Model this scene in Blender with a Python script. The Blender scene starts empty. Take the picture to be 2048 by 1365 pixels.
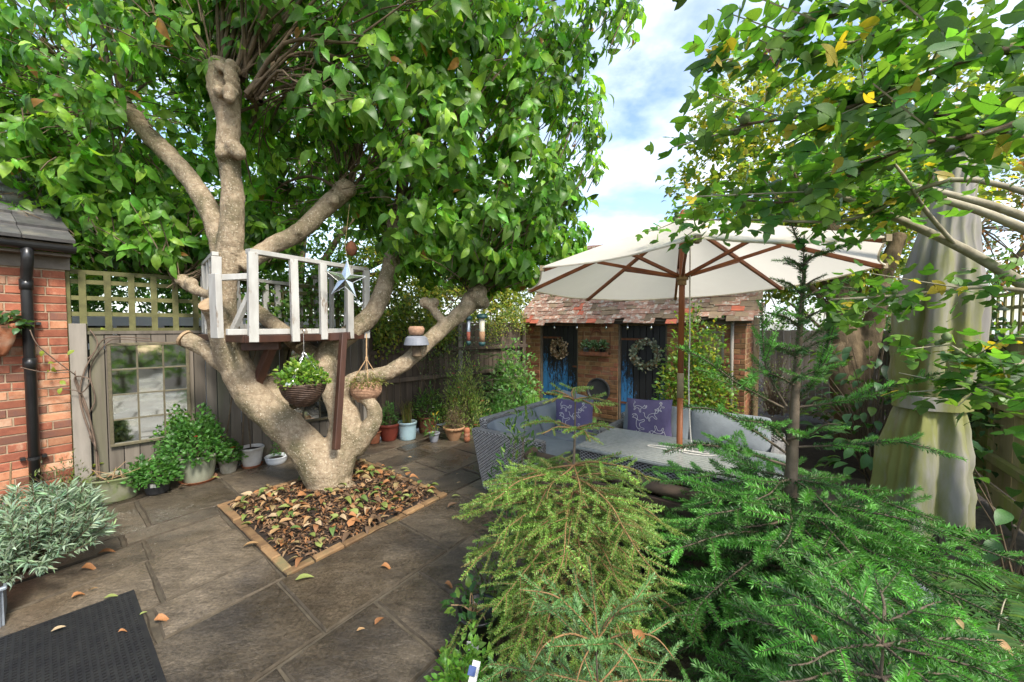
import bpy, bmesh, math, random
import numpy as np
from mathutils import Vector, Matrix

SC = bpy.context.scene
COL = SC.collection
R = math.radians
rng = np.random.default_rng(11)
random.seed(11)

# ------------------------------------------------------------------ camera, sky, sun, exposure
CAM_H, FPX, PITCH = 1.6, 796.4, R(2.19)
cam_data = bpy.data.cameras.new('camera')
cam_data.sensor_width = 36.0
cam_data.lens = 14.0
cam_data.clip_start = 0.02
cam_data.clip_end = 500
cam = bpy.data.objects.new('camera', cam_data)
cam.location = (0, 0, CAM_H)
cam.rotation_euler = (R(90) - PITCH, 0, 0)
COL.objects.link(cam)
SC.camera = cam

SUN_EL, SUN_AZ = R(46), R(142)      # azimuth clockwise from +Y (camera direction): behind, a little right
world = bpy.data.worlds.new('World')
SC.world = world
world.use_nodes = True
wn, wl = world.node_tree.nodes, world.node_tree.links
wn.clear()
w_out = wn.new('ShaderNodeOutputWorld')
w_bg = wn.new('ShaderNodeBackground')
w_bg.inputs['Strength'].default_value = 0.15
sky = wn.new('ShaderNodeTexSky')
sky.sky_type = 'NISHITA'
sky.sun_disc = False
sky.sun_elevation = SUN_EL
sky.sun_rotation = SUN_AZ
sky.air_density = 1.0
sky.dust_density = 1.6
sky.ozone_density = 1.0
tc = wn.new('ShaderNodeTexCoord')
sep = wn.new('ShaderNodeSeparateXYZ')
wl.new(tc.outputs['Generated'], sep.inputs[0])
mx = wn.new('ShaderNodeMath'); mx.operation = 'MAXIMUM'; mx.inputs[1].default_value = 0.0
wl.new(sep.outputs['Z'], mx.inputs[0])
ad = wn.new('ShaderNodeMath'); ad.operation = 'ADD'; ad.inputs[1].default_value = 0.22
wl.new(mx.outputs[0], ad.inputs[0])
dv = wn.new('ShaderNodeVectorMath'); dv.operation = 'DIVIDE'
cmb = wn.new('ShaderNodeCombineXYZ')
for k in range(3): wl.new(ad.outputs[0], cmb.inputs[k])
wl.new(tc.outputs['Generated'], dv.inputs[0]); wl.new(cmb.outputs[0], dv.inputs[1])
mp = wn.new('ShaderNodeMapping'); mp.inputs['Location'].default_value = (0.7, 0.35, 0.0)
wl.new(dv.outputs[0], mp.inputs[0])
cn = wn.new('ShaderNodeTexNoise')
cn.inputs['Scale'].default_value = 1.9; cn.inputs['Detail'].default_value = 7; cn.inputs['Roughness'].default_value = 0.55
wl.new(mp.outputs[0], cn.inputs['Vector'])
cr = wn.new('ShaderNodeValToRGB')
cr.color_ramp.elements[0].position = 0.42; cr.color_ramp.elements[0].color = (0, 0, 0, 1)
cr.color_ramp.elements[1].position = 0.72; cr.color_ramp.elements[1].color = (1, 1, 1, 1)
wl.new(cn.outputs[0], cr.inputs[0])
cn2 = wn.new('ShaderNodeTexNoise')
cn2.inputs['Scale'].default_value = 3.1; cn2.inputs['Detail'].default_value = 5
wl.new(mp.outputs[0], cn2.inputs['Vector'])
cc = wn.new('ShaderNodeValToRGB')
cc.color_ramp.elements[0].position = 0.38; cc.color_ramp.elements[0].color = (3.6, 4.0, 4.6, 1)
cc.color_ramp.elements[1].position = 0.62; cc.color_ramp.elements[1].color = (6.6, 6.8, 7.0, 1)
wl.new(cn2.outputs[0], cc.inputs[0])
wmix = wn.new('ShaderNodeMixRGB')
wl.new(cr.outputs[0], wmix.inputs[0]); wl.new(sky.outputs[0], wmix.inputs[1]); wl.new(cc.outputs[0], wmix.inputs[2])
wl.new(wmix.outputs[0], w_bg.inputs['Color'])
wl.new(w_bg.outputs[0], w_out.inputs['Surface'])

sun_data = bpy.data.lights.new('sun', 'SUN')
sun_data.energy = 2.4
sun_data.angle = R(11)
sun_data.color = (1.0, 0.95, 0.87)
sun = bpy.data.objects.new('sun', sun_data)
sd = Vector((math.sin(SUN_AZ) * math.cos(SUN_EL), math.cos(SUN_AZ) * math.cos(SUN_EL), math.sin(SUN_EL)))
sun.rotation_euler = sd.to_track_quat('Z', 'Y').to_euler()
COL.objects.link(sun)

SC.render.engine = 'CYCLES'
SC.view_settings.view_transform = 'Standard'
SC.view_settings.look = 'None'
SC.view_settings.exposure = 1.3
SC.view_settings.gamma = 1.0
SC.view_settings.use_curve_mapping = False
cy = SC.cycles
cy.use_denoising = True
cy.max_bounces = 7; cy.diffuse_bounces = 4; cy.glossy_bounces = 3; cy.transmission_bounces = 4; cy.transparent_max_bounces = 6
cy.sample_clamp_indirect = 6.0
cy.caustics_reflective = False; cy.caustics_refractive = False

# ------------------------------------------------------------------ helpers
def P(px, py, d):
    """world point at depth Y = d along the sight line of a photo pixel (used as a tape measure)."""
    x = (px - 1024) / FPX; y = -(py - 682.5) / FPX
    v = Vector((x, math.cos(PITCH) + y * math.sin(PITCH), -math.sin(PITCH) + y * math.cos(PITCH)))
    return Vector((0, 0, CAM_H)) + v * (d / v.y)

def G(px, py, z=0.0):
    x = (px - 1024) / FPX; y = -(py - 682.5) / FPX
    v = Vector((x, math.cos(PITCH) + y * math.sin(PITCH), -math.sin(PITCH) + y * math.cos(PITCH)))
    return Vector((0, 0, CAM_H)) + v * ((z - CAM_H) / v.z)

def V(*a): return Vector(a)

def tag(o, label=None, cat=None, group=None, kind=None):
    if label: o['label'] = label
    if cat: o['category'] = cat
    if group: o['group'] = group
    if kind: o['kind'] = kind
    return o

def empty(name, loc=(0, 0, 0), rz=0.0, label=None, cat=None, group=None):
    o = bpy.data.objects.new(name, None)
    o.empty_display_size = 0.1
    o.location = loc; o.rotation_euler = (0, 0, rz)
    COL.objects.link(o)
    return tag(o, label, cat, group)

def link(name, me, parent=None, world=True):
    """object from mesh; when world is True the mesh data are world coordinates even under a parent."""
    o = bpy.data.objects.new(name, me)
    COL.objects.link(o)
    if parent is not None:
        o.parent = parent
        if world:
            o.matrix_parent_inverse = wm(parent).inverted()
    return o

def wm(o):
    m = o.matrix_basis
    if o.parent is not None:
        return wm(o.parent) @ o.matrix_parent_inverse @ m
    return m

def rotm(rx=0, ry=0, rz=0):
    return (Matrix.Rotation(rz, 3, 'Z') @ Matrix.Rotation(ry, 3, 'Y') @ Matrix.Rotation(rx, 3, 'X'))

def frame_from(dirv, up=V(0, 0, 1)):
    y = Vector(dirv).normalized(); z = Vector(up)
    if abs(y.dot(z.normalized())) > 0.98: z = V(0, 1, 0.1)
    x = y.cross(z).normalized(); z = x.cross(y)
    return Matrix((x, y, z)).transposed()       # columns: x side, y along, z up

class MB:
    def __init__(s): s.v = []; s.f = []; s.m = []; s.mi = 0
    def add(s, vs, fs):
        o = len(s.v); s.v += [tuple(x) for x in vs]
        for f in fs: s.f.append(tuple(i + o for i in f)); s.m.append(s.mi)
        return s
    def box(s, c, size, rot=None):
        c = Vector(c); hx, hy, hz = [k / 2 for k in size]
        vs = [V(x, y, z) for x in (-hx, hx) for y in (-hy, hy) for z in (-hz, hz)]
        if rot is not None: vs = [rot @ v for v in vs]
        return s.add([v + c for v in vs], [(0, 1, 3, 2), (4, 6, 7, 5), (0, 4, 5, 1), (2, 3, 7, 6), (0, 2, 6, 4), (1, 5, 7, 3)])
    def bar(s, a, b, w, h, up=V(0, 0, 1)):
        a = Vector(a); b = Vector(b)
        return s.box((a + b) / 2, (w, (b - a).length, h), frame_from(b - a, up))
    def tube(s, pts, rad, n=8, caps=True):
        pts = [Vector(p) for p in pts]
        if not hasattr(rad, '__len__'): rad = [rad] * len(pts)
        vs, fs = [], []
        t0 = (pts[1] - pts[0]).normalized()
        ref = V(0, 0, 1) if abs(t0.z) < 0.9 else V(1, 0, 0)
        x = t0.cross(ref).normalized()
        for i, p in enumerate(pts):
            t = (pts[min(i + 1, len(pts) - 1)] - pts[max(i - 1, 0)]).normalized()
            x = (x - t * x.dot(t)).normalized(); y = t.cross(x)
            for k in range(n):
                a = 2 * math.pi * k / n
                vs.append(p + (x * math.cos(a) + y * math.sin(a)) * rad[i])
        for i in range(len(pts) - 1):
            for k in range(n):
                k2 = (k + 1) % n
                fs.append((i * n + k, i * n + k2, (i + 1) * n + k2, (i + 1) * n + k))
        if caps:
            fs.append(tuple(range(n - 1, -1, -1)))
            o = (len(pts) - 1) * n
            fs.append(tuple(o + k for k in range(n)))
        return s.add(vs, fs)
    def lathe(s, prof, c=(0, 0, 0), n=28, sx=1.0, sy=1.0, rz=0.0):
        c = Vector(c); vs, fs = [], []
        for (r, z) in prof:
            for k in range(n):
                a = 2 * math.pi * k / n
                x, y = r * math.cos(a) * sx, r * math.sin(a) * sy
                vs.append(c + V(x * math.cos(rz) - y * math.sin(rz), x * math.sin(rz) + y * math.cos(rz), z))
        for i in range(len(prof) - 1):
            for k in range(n):
                k2 = (k + 1) % n
                fs.append((i * n + k, i * n + k2, (i + 1) * n + k2, (i + 1) * n + k))
        if prof[0][0] > 1e-5: fs.append(tuple(range(n - 1, -1, -1)))
        if prof[-1][0] > 1e-5: fs.append(tuple((len(prof) - 1) * n + k for k in range(n)))
        return s.add(vs, fs)
    def mesh(s, name, mats=None, smooth=False):
        me = bpy.data.meshes.new(name)
        me.from_pydata(s.v, [], s.f)
        if mats is not None:
            for m in (mats if isinstance(mats, (list, tuple)) else [mats]): me.materials.append(m)
            if any(s.m): me.polygons.foreach_set('material_index', s.m)
        if smooth: me.polygons.foreach_set('use_smooth', [True] * len(me.polygons))
        me.update()
        return me
    def build(s, name, mats, parent=None, smooth=False, bevel=0.0, world=True):
        o = link(name, s.mesh(name, mats, smooth), parent, world)
        if bevel: 
            b = o.modifiers.new('bevel', 'BEVEL'); b.width = bevel; b.segments = 2; b.limit_method = 'ANGLE'; b.angle_limit = R(40)
            b.harden_normals = False
        return o

def np_mesh(name, verts, faces, mat=None, cols=None, smooth=False):
    """verts (N,3), faces (M,k) numpy -> mesh; cols (N,3) colour attribute Col."""
    me = bpy.data.meshes.new(name)
    verts = np.ascontiguousarray(verts, dtype=np.float32); faces = np.ascontiguousarray(faces, dtype=np.int32)
    n, (m, k) = len(verts), faces.shape
    me.vertices.add(n); me.vertices.foreach_set('co', verts.ravel())
    me.loops.add(m * k); me.loops.foreach_set('vertex_index', faces.ravel())
    me.polygons.add(m); me.polygons.foreach_set('loop_start', np.arange(0, m * k, k, dtype=np.int32))
    if smooth: me.polygons.foreach_set('use_smooth', np.ones(m, dtype=bool))
    if cols is not None:
        at = me.color_attributes.new('Col', 'FLOAT_COLOR', 'POINT')
        c4 = np.ones((n, 4), dtype=np.float32); c4[:, :3] = cols
        at.data.foreach_set('color', c4.ravel())
    if mat: me.materials.append(mat)
    me.update(calc_edges=True)
    return me

def nrm(a): return a / np.maximum(np.linalg.norm(a, axis=-1, keepdims=True), 1e-9)

def scatter(name, tmpl, pos, axis, up, scale, cols, mat, parent=None, smooth=True, jitter=None):
    """many copies of a leaf template (verts, faces) joined into one mesh object."""
    tv, tf = tmpl
    pos = np.asarray(pos, float); N = len(pos); k = len(tv)
    y = nrm(np.asarray(axis, float)); z = np.asarray(up, float)
    x = np.cross(y, z); bad = np.linalg.norm(x, axis=1) < 1e-3; x[bad] = np.cross(y[bad], np.array([1., .3, .2])); x = nrm(x); z = np.cross(x, y)
    sc = np.asarray(scale, float).reshape(N, -1)
    if sc.shape[1] == 1: sc = np.repeat(sc, 3, 1)
    t = tv[None] * sc[:, None, :]
    vv = t[..., 0:1] * x[:, None] + t[..., 1:2] * y[:, None] + t[..., 2:3] * z[:, None] + pos[:, None]
    ff = (tf[None] + (np.arange(N) * k)[:, None, None]).reshape(-1, tf.shape[1])
    cc = np.repeat(np.asarray(cols, float)[:, None], k, 1).reshape(-1, 3) if cols is not None else None
    return link(name, np_mesh(name, vv.reshape(-1, 3), ff, mat, cc, smooth), parent)

def leaf_tmpl(w=0.45, rows=5, fold=0.12, curl=0.25, tip=0.6, stalk=0.06):
    """ovate leaf of length 1 along +Y, normal +Z."""
    vs, fs = [], []
    for i in range(rows + 1):
        t = i / rows
        ww = w * 0.5 * (math.sin(math.pi * min(1, t ** tip)) ** 0.8 if 0 < t < 1 else 0.02)
        zc = -curl * t * t + 0.08 * math.sin(t * 3.1)
        y = stalk + t * (1 - stalk) * (1 - 0.12 * curl * t)
        vs += [(-ww, y, zc + fold * ww * 2), (0, y, zc), (ww, y, zc + fold * ww * 2 * 0.8)]
    for i in range(rows):
        a = i * 3
        fs += [(a, a + 1, a + 4, a + 3), (a + 1, a + 2, a + 5, a + 4)]
    return np.array(vs), np.array(fs)

def lobed_tmpl():
    """three-lobed toothed leaf, length 1."""
    half = [(0.0, 0.0), (0.15, 0.02), (0.31, 0.11), (0.45, 0.24), (0.55, 0.43), (0.40, 0.44), (0.27, 0.42), (0.25, 0.53), (0.27, 0.64), (0.15, 0.82), (0.0, 1.0)]
    mid = [(0.0, y) for (_, y) in half]
    vs, fs = [], []
    for (x, y) in half:
        vs += [(-x, y, 0.10 * x - 0.1 * y * y + 0.03 * math.sin(6 * y)), (0, y, -0.1 * y * y), (x, y, 0.07 * x - 0.1 * y * y - 0.03 * math.sin(5 * y))]
    for i in range(len(half) - 1):
        a = i * 3
        fs += [(a, a + 1, a + 4, a + 3), (a + 1, a + 2, a + 5, a + 4)]
    return np.array(vs), np.array(fs)

def blade_tmpl(w=0.05, rows=5, bend=0.5):
    vs, fs = [], []
    for i in range(rows + 1):
        t = i / rows
        ww = w * 0.5 * (1 - t ** 2.2) + 0.002
        y = t * (1 - 0.35 * bend * t * t); z = -bend * t * t * 0.9
        vs += [(-ww, y, z + ww * .5), (ww, y, z + ww * .5)]
    for i in range(rows):
        a = i * 2
        fs.append((a, a + 1, a + 3, a + 2))
    return np.array(vs), np.array(fs)

def shoot_tmpl(n=90, nl=0.16, nw=0.010, fwd=0.55, flat=0.6, seed=1):
    """conifer twig of length 1 along +Y clothed with needles; triangles."""
    r = np.random.default_rng(seed)
    vs, fs = [], []
    for i in range(n):
        t = (i + 0.5) / n
        ang = i * 2.399 + r.uniform(-.3, .3)
        d = np.array([math.cos(ang), 0, math.sin(ang) * (1 - flat) + 0.22])
        d /= np.linalg.norm(d)
        f = fwd + r.uniform(-.15, .15) + 0.5 * max(0, t - .85) * 4
        d = d * math.cos(f) + np.array([0, 1, 0]) * math.sin(f)
        L = nl * r.uniform(.8, 1.1) * (1 - 0.25 * t) * (0.75 + .25 * min(1, t * 5))
        b = np.array([0, t, 0.0])
        s = np.cross(d, np.array([r.uniform(-1, 1), r.uniform(-1, 1), r.uniform(-1, 1)])); s /= np.linalg.norm(s) + 1e-9
        o = len(vs)
        m = b + d * L * .45
        vs += [b, m + s * nw * .5, b + d * L, m - s * nw * .5]
        fs += [(o, o + 1, o + 2, o + 3)]
    return np.array(vs), np.array(fs)

# ------------------------------------------------------------------ materials
def nd(nt, typ, **kw):
    n = nt.nodes.new(typ)
    for k, v in kw.items():
        if k in n.inputs: n.inputs[k].default_value = v
        else: setattr(n, k, v)
    return n

def mat(name, c1, c2=None, rough=0.7, scale=6.0, detail=5, mixlo=0.35, mixhi=0.65, bump=0.25, bscale=60.0, rnd=0.12, spec=0.35,
        metal=0.0, stretch=(1, 1, 1), c3=None, c3scale=2.5, c3lo=0.55, c3hi=0.7, rlo=None, coat=0.0, bdist=0.004):
    """noise-mixed surface: c1/c2 fine mottling, optional c3 patches (stains, moss, wet), random value per object, noise bump."""
    m = bpy.data.materials.new(name); m.use_nodes = True
    nt = m.node_tree; L = nt.links.new
    b = nt.nodes['Principled BSDF']
    b.inputs['Roughness'].default_value = rough
    b.inputs['Metallic'].default_value = metal
    b.inputs['Specular IOR Level'].default_value = spec
    if coat: b.inputs['Coat Weight'].default_value = coat
    tcn = nd(nt, 'ShaderNodeTexCoord'); oi = nd(nt, 'ShaderNodeObjectInfo')
    off = nd(nt, 'ShaderNodeMath', operation='MULTIPLY'); off.inputs[1].default_value = 37.0
    L(oi.outputs['Random'], off.inputs[0])
    av = nd(nt, 'ShaderNodeVectorMath', operation='ADD')
    L(tcn.outputs['Object'], av.inputs[0]); L(off.outputs[0], av.inputs[1])
    mpn = nd(nt, 'ShaderNodeMapping'); mpn.inputs['Scale'].default_value = stretch
    L(av.outputs[0], mpn.inputs[0])
    n1 = nd(nt, 'ShaderNodeTexNoise', Scale=scale, Detail=detail, Roughness=0.6)
    L(mpn.outputs[0], n1.inputs['Vector'])
    r1 = nd(nt, 'ShaderNodeMapRange'); r1.inputs[1].default_value = mixlo; r1.inputs[2].default_value = mixhi
    L(n1.outputs[0], r1.inputs[0])
    mixn = nd(nt, 'ShaderNodeMixRGB'); mixn.inputs[1].default_value = (*c1, 1); mixn.inputs[2].default_value = (*(c2 or [k * .7 for k in c1]), 1)
    L(r1.outputs[0], mixn.inputs[0])
    col = mixn.outputs[0]
    if c3 is not None:
        n3 = nd(nt, 'ShaderNodeTexNoise', Scale=c3scale, Detail=6, Roughness=0.65)
        L(mpn.outputs[0], n3.inputs['Vector'])
        r3 = nd(nt, 'ShaderNodeMapRange'); r3.inputs[1].default_value = c3lo; r3.inputs[2].default_value = c3hi
        L(n3.outputs[0], r3.inputs[0])
        m3 = nd(nt, 'ShaderNodeMixRGB'); m3.inputs[2].default_value = (*c3, 1)
        L(r3.outputs[0], m3.inputs[0]); L(col, m3.inputs[1]); col = m3.outputs[0]
    if rnd:
        hs = nd(nt, 'ShaderNodeHueSaturation')
        rr = nd(nt, 'ShaderNodeMapRange'); rr.inputs[3].default_value = 1 - rnd * 2; rr.inputs[4].default_value = 1 + rnd * 2
        L(oi.outputs['Random'], rr.inputs[0]); L(rr.outputs[0], hs.inputs['Value']); L(col, hs.inputs['Color']); col = hs.outputs[0]
    L(col, b.inputs['Base Color'])
    if rlo is not None:
        n4 = nd(nt, 'ShaderNodeTexNoise', Scale=c3scale * .8, Detail=6, Roughness=0.7)
        L(mpn.outputs[0], n4.inputs['Vector'])
        r4 = nd(nt, 'ShaderNodeMapRange'); r4.inputs[1].default_value = .38; r4.inputs[2].default_value = .62; r4.inputs[3].default_value = rough; r4.inputs[4].default_value = rlo
        L(n4.outputs[0], r4.inputs[0]); L(r4.outputs[0], b.inputs['Roughness'])
    if bump:
        nb = nd(nt, 'ShaderNodeTexNoise', Scale=bscale, Detail=10, Roughness=0.7)
        L(mpn.outputs[0], nb.inputs['Vector'])
        bn = nd(nt, 'ShaderNodeBump', Strength=bump, Distance=bdist)
        L(nb.outputs[0], bn.inputs['Height']); L(bn.outputs[0], b.inputs['Normal'])
    return m

def leaf_mat(name, rough=0.42, trans=0.35, spec=0.4, base=None):
    """leaf: colour from the mesh's own Col attribute, light passing through the blade."""
    m = bpy.data.materials.new(name); m.use_nodes = True
    nt = m.node_tree; L = nt.links.new
    b = nt.nodes['Principled BSDF']; out = nt.nodes['Material Output']
    b.inputs['Roughness'].default_value = rough; b.inputs['Specular IOR Level'].default_value = spec
    at = nd(nt, 'ShaderNodeVertexColor', layer_name='Col')
    tcn = nd(nt, 'ShaderNodeTexCoord')
    n1 = nd(nt, 'ShaderNodeTexNoise', Scale=28.0, Detail=3)
    L(tcn.outputs['Object'], n1.inputs['Vector'])
    hs = nd(nt, 'ShaderNodeHueSaturation')
    rr = nd(nt, 'ShaderNodeMapRange'); rr.inputs[1].default_value = .3; rr.inputs[2].default_value = .7; rr.inputs[3].default_value = .8; rr.inputs[4].default_value = 1.2
    L(n1.outputs[0], rr.inputs[0]); L(rr.outputs[0], hs.inputs['Value'])
    L(at.outputs['Color'], hs.inputs['Color'])
    geo = nd(nt, 'ShaderNodeNewGeometry')
    mb = nd(nt, 'ShaderNodeMixRGB'); mb.blend_type = 'MIX'
    pale = nd(nt, 'ShaderNodeMixRGB'); pale.inputs[0].default_value = 0.25; pale.inputs[2].default_value = (0.22, 0.28, 0.14, 1)
    L(hs.outputs[0], pale.inputs[1])
    L(geo.outputs['Backfacing'], mb.inputs[0]); L(hs.outputs[0], mb.inputs[1]); L(pale.outputs[0], mb.inputs[2])
    L(mb.outputs[0], b.inputs['Base Color'])
    tr = nd(nt, 'ShaderNodeBsdfTranslucent')
    g2 = nd(nt, 'ShaderNodeMixRGB'); g2.blend_type = 'MULTIPLY'; g2.inputs[0].default_value = 1.0; g2.inputs[2].default_value = (1.9, 1.9, 0.7, 1)
    L(hs.outputs[0], g2.inputs[1]); L(g2.outputs[0], tr.inputs['Color'])
    mix = nd(nt, 'ShaderNodeMixShader'); mix.inputs[0].default_value = trans
    L(b.outputs[0], mix.inputs[1]); L(tr.outputs[0], mix.inputs[2]); L(mix.outputs[0], out.inputs['Surface'])
    nb = nd(nt, 'ShaderNodeTexNoise', Scale=70.0, Detail=3); L(tcn.outputs['Object'], nb.inputs['Vector'])
    bn = nd(nt, 'ShaderNodeBump', Strength=.2, Distance=.003); L(nb.outputs[0], bn.inputs['Height']); L(bn.outputs[0], b.inputs['Normal'])
    return m

M = {}
M['bark'] = mat('magnolia_bark', (.41, .325, .215), (.27, .20, .125), rough=.85, scale=30, detail=8, mixlo=.36, mixhi=.62, bump=1.0, bscale=34, rnd=0, c3=(.135, .115, .06), c3scale=3.4, c3lo=.47, c3hi=.66, bdist=.02, stretch=(1, 1, .8))
def bark_detail(m):
    nt = m.node_tree; L = nt.links.new; b = nt.nodes['Principled BSDF']
    tcn = nd(nt, 'ShaderNodeTexCoord')
    old = b.inputs['Base Color'].links[0].from_socket
    n1 = nd(nt, 'ShaderNodeTexNoise', Scale=75.0, Detail=2); L(tcn.outputs['Object'], n1.inputs['Vector'])
    r1 = nd(nt, 'ShaderNodeMapRange'); r1.inputs[1].default_value = .62; r1.inputs[2].default_value = .68; L(n1.outputs[0], r1.inputs[0])
    m1 = nd(nt, 'ShaderNodeMixRGB'); m1.inputs[2].default_value = (.52, .45, .33, 1); L(r1.outputs[0], m1.inputs[0]); L(old, m1.inputs[1])
    mp_ = nd(nt, 'ShaderNodeMapping'); mp_.inputs['Scale'].default_value = (3.0, 3.0, 22.0); L(tcn.outputs['Object'], mp_.inputs[0])
    n2 = nd(nt, 'ShaderNodeTexNoise', Scale=2.2, Detail=6, Roughness=.7, Distortion=1.2); L(mp_.outputs[0], n2.inputs['Vector'])
    r2 = nd(nt, 'ShaderNodeMapRange'); r2.inputs[1].default_value = .58; r2.inputs[2].default_value = .72; r2.inputs[4].default_value = .6; L(n2.outputs[0], r2.inputs[0])
    m2 = nd(nt, 'ShaderNodeMixRGB'); m2.inputs[2].default_value = (.11, .08, .045, 1); L(r2.outputs[0], m2.inputs[0]); L(m1.outputs[0], m2.inputs[1])
    L(m2.outputs[0], b.inputs['Base Color'])
    bn0 = b.inputs['Normal'].links[0].from_node
    bn = nd(nt, 'ShaderNodeBump', Strength=.7, Distance=.012); bn.invert = True
    L(n2.outputs[0], bn.inputs['Height']); L(bn0.outputs[0], bn.inputs['Normal']); L(bn.outputs[0], b.inputs['Normal'])
bark_detail(M['bark'])
M['cut'] = mat('cut_wood', (.42, .30, .18), (.30, .20, .11), rough=.8, scale=14, rnd=0)
M['bark_dark'] = mat('branch_bark', (.16, .115, .07), (.09, .065, .04), rough=.85, scale=20, bump=.4, rnd=.05)
M['bark_old'] = mat('old_tree_bark', (.17, .12, .065), (.09, .065, .035), rough=.9, scale=8, bump=1, bscale=25, rnd=0, stretch=(1, 1, .3), bdist=.02)
M['bark_pale'] = mat('pale_twig_bark', (.36, .32, .22), (.22, .19, .12), rough=.8, scale=20, bump=.3, rnd=.05)
M['twig_orange'] = mat('young_conifer_bark', (.30, .17, .07), (.20, .11, .05), rough=.8, scale=30, bump=.3, rnd=.05)
M['twig_brown'] = mat('conifer_bark', (.17, .13, .09), (.10, .075, .05), rough=.85, scale=18, bump=.8, bscale=50, rnd=.05, bdist=.008)
M['slab'] = mat('riven_stone', (.155, .122, .082), (.082, .064, .043), rough=.38, scale=7, detail=9, mixlo=.34, mixhi=.66, bump=.9, bscale=13, rnd=.2, spec=.55,
                c3=(.06, .048, .035), c3scale=1.9, c3lo=.48, c3hi=.66, rlo=.08, stretch=(.8, 1.35, 1), bdist=.022)
M['slab_edge'] = mat('worn_slab_edge', (.095, .077, .054), (.055, .044, .031), rough=.9, scale=20, bump=.8, bscale=40, rnd=.1, spec=.15)
def wet_stone(m):
    nt = m.node_tree; L = nt.links.new; b = nt.nodes['Principled BSDF']
    tcn = nd(nt, 'ShaderNodeTexCoord')
    nw = nd(nt, 'ShaderNodeTexNoise', Scale=1.1, Detail=7, Roughness=.6); L(tcn.outputs['Object'], nw.inputs['Vector'])
    wet = nd(nt, 'ShaderNodeMapRange'); wet.inputs[1].default_value = .44; wet.inputs[2].default_value = .60; L(nw.outputs[0], wet.inputs[0])
    old = b.inputs['Base Color'].links[0].from_socket
    n1 = nd(nt, 'ShaderNodeTexNoise', Scale=55.0, Detail=6, Roughness=.8); L(tcn.outputs['Object'], n1.inputs['Vector'])
    r1 = nd(nt, 'ShaderNodeMapRange'); r1.inputs[1].default_value = .38; r1.inputs[2].default_value = .62; r1.inputs[3].default_value = .55; r1.inputs[4].default_value = 1.4; L(n1.outputs[0], r1.inputs[0])
    hs = nd(nt, 'ShaderNodeHueSaturation'); L(r1.outputs[0], hs.inputs['Value']); L(old, hs.inputs['Color'])
    dk = nd(nt, 'ShaderNodeMixRGB'); dk.blend_type = 'MULTIPLY'; dk.inputs[2].default_value = (.62, .60, .58, 1); L(wet.outputs[0], dk.inputs[0]); L(hs.outputs[0], dk.inputs[1])
    L(dk.outputs[0], b.inputs['Base Color'])
    rr = nd(nt, 'ShaderNodeMapRange'); rr.inputs[3].default_value = .5; rr.inputs[4].default_value = .12; L(wet.outputs[0], rr.inputs[0]); L(rr.outputs[0], b.inputs['Roughness'])
    bn0 = b.inputs['Normal'].links[0].from_node
    bs = nd(nt, 'ShaderNodeMapRange'); bs.inputs[3].default_value = .9; bs.inputs[4].default_value = .55; L(wet.outputs[0], bs.inputs[0]); L(bs.outputs[0], bn0.inputs['Strength'])
    bn = nd(nt, 'ShaderNodeBump', Strength=.5, Distance=.004); L(n1.outputs[0], bn.inputs['Height']); L(bn0.outputs[0], bn.inputs['Normal']); L(bn.outputs[0], b.inputs['Normal'])
wet_stone(M['slab'])
M['mortar'] = mat('joint_mortar', (.11, .09, .06), (.055, .045, .03), rough=.85, scale=12, bump=.5, rnd=0)
M['soil'] = mat('dark_soil', (.045, .032, .022), (.022, .016, .011), rough=.95, scale=20, bump=1, bscale=50, rnd=0, bdist=.02)
M['house_brick'] = mat('red_brick', (.32, .11, .06), (.22, .07, .04), rough=.85, scale=11, bump=.6, bscale=70, rnd=.16, c3=(.46, .28, .18), c3scale=5, c3lo=.56, c3hi=.75)
M['house_brick2'] = mat('pale_red_brick', (.45, .22, .12), (.32, .12, .06), rough=.85, scale=11, bump=.6, bscale=70, rnd=.12, c3=(.5, .36, .25), c3scale=5, c3lo=.5, c3hi=.7)
M['house_brick3'] = mat('burnt_brick', (.16, .075, .055), (.22, .09, .05), rough=.85, scale=9, bump=.6, bscale=70, rnd=.12)
M['house_mortar'] = mat('house_mortar', (.36, .27, .18), (.26, .19, .12), rough=.9, scale=30, bump=.5, rnd=0)
M['shed_brick'] = mat('shed_brick', (.29, .155, .065), (.19, .09, .04), rough=.9, scale=12, bump=.6, bscale=60, rnd=.15, c3=(.13, .075, .045), c3scale=4)
M['shed_brick2'] = mat('shed_brick_red', (.30, .12, .06), (.20, .075, .04), rough=.9, scale=12, bump=.6, bscale=60, rnd=.15, c3=(.12, .08, .05), c3scale=4)
M['shed_mortar'] = mat('shed_mortar', (.36, .26, .14), (.24, .17, .09), rough=.95, scale=20, bump=.5, rnd=0)
M['tile'] = mat('clay_tile', (.34, .19, .13), (.23, .12, .08), rough=.7, scale=12, bump=.4, rnd=.18, c3=(.40, .36, .29), c3scale=14, c3lo=.5, c3hi=.6)
M['tile_red'] = mat('red_clay_tile', (.46, .13, .07), (.34, .09, .05), rough=.7, scale=12, bump=.4, rnd=.14)
M['tile_old'] = mat('lichened_tile', (.24, .17, .10), (.17, .12, .08), rough=.85, scale=12, bump=.5, rnd=.16, c3=(.32, .28, .2), c3scale=8, c3lo=.56, c3hi=.7)
M['slate'] = mat('grey_roof_tile', (.12, .115, .11), (.07, .068, .066), rough=.5, scale=12, bump=.3, rnd=.12, c3=(.22, .2, .16), c3scale=6, rlo=.28)
M['black_plastic'] = mat('black_plastic', (.012, .012, .013), (.02, .02, .02), rough=.32, scale=6, bump=.1, rnd=0, spec=.5)
M['fascia'] = mat('fascia_board', (.20, .17, .14), (.13, .11, .09), rough=.8, scale=8, rnd=0)
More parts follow.
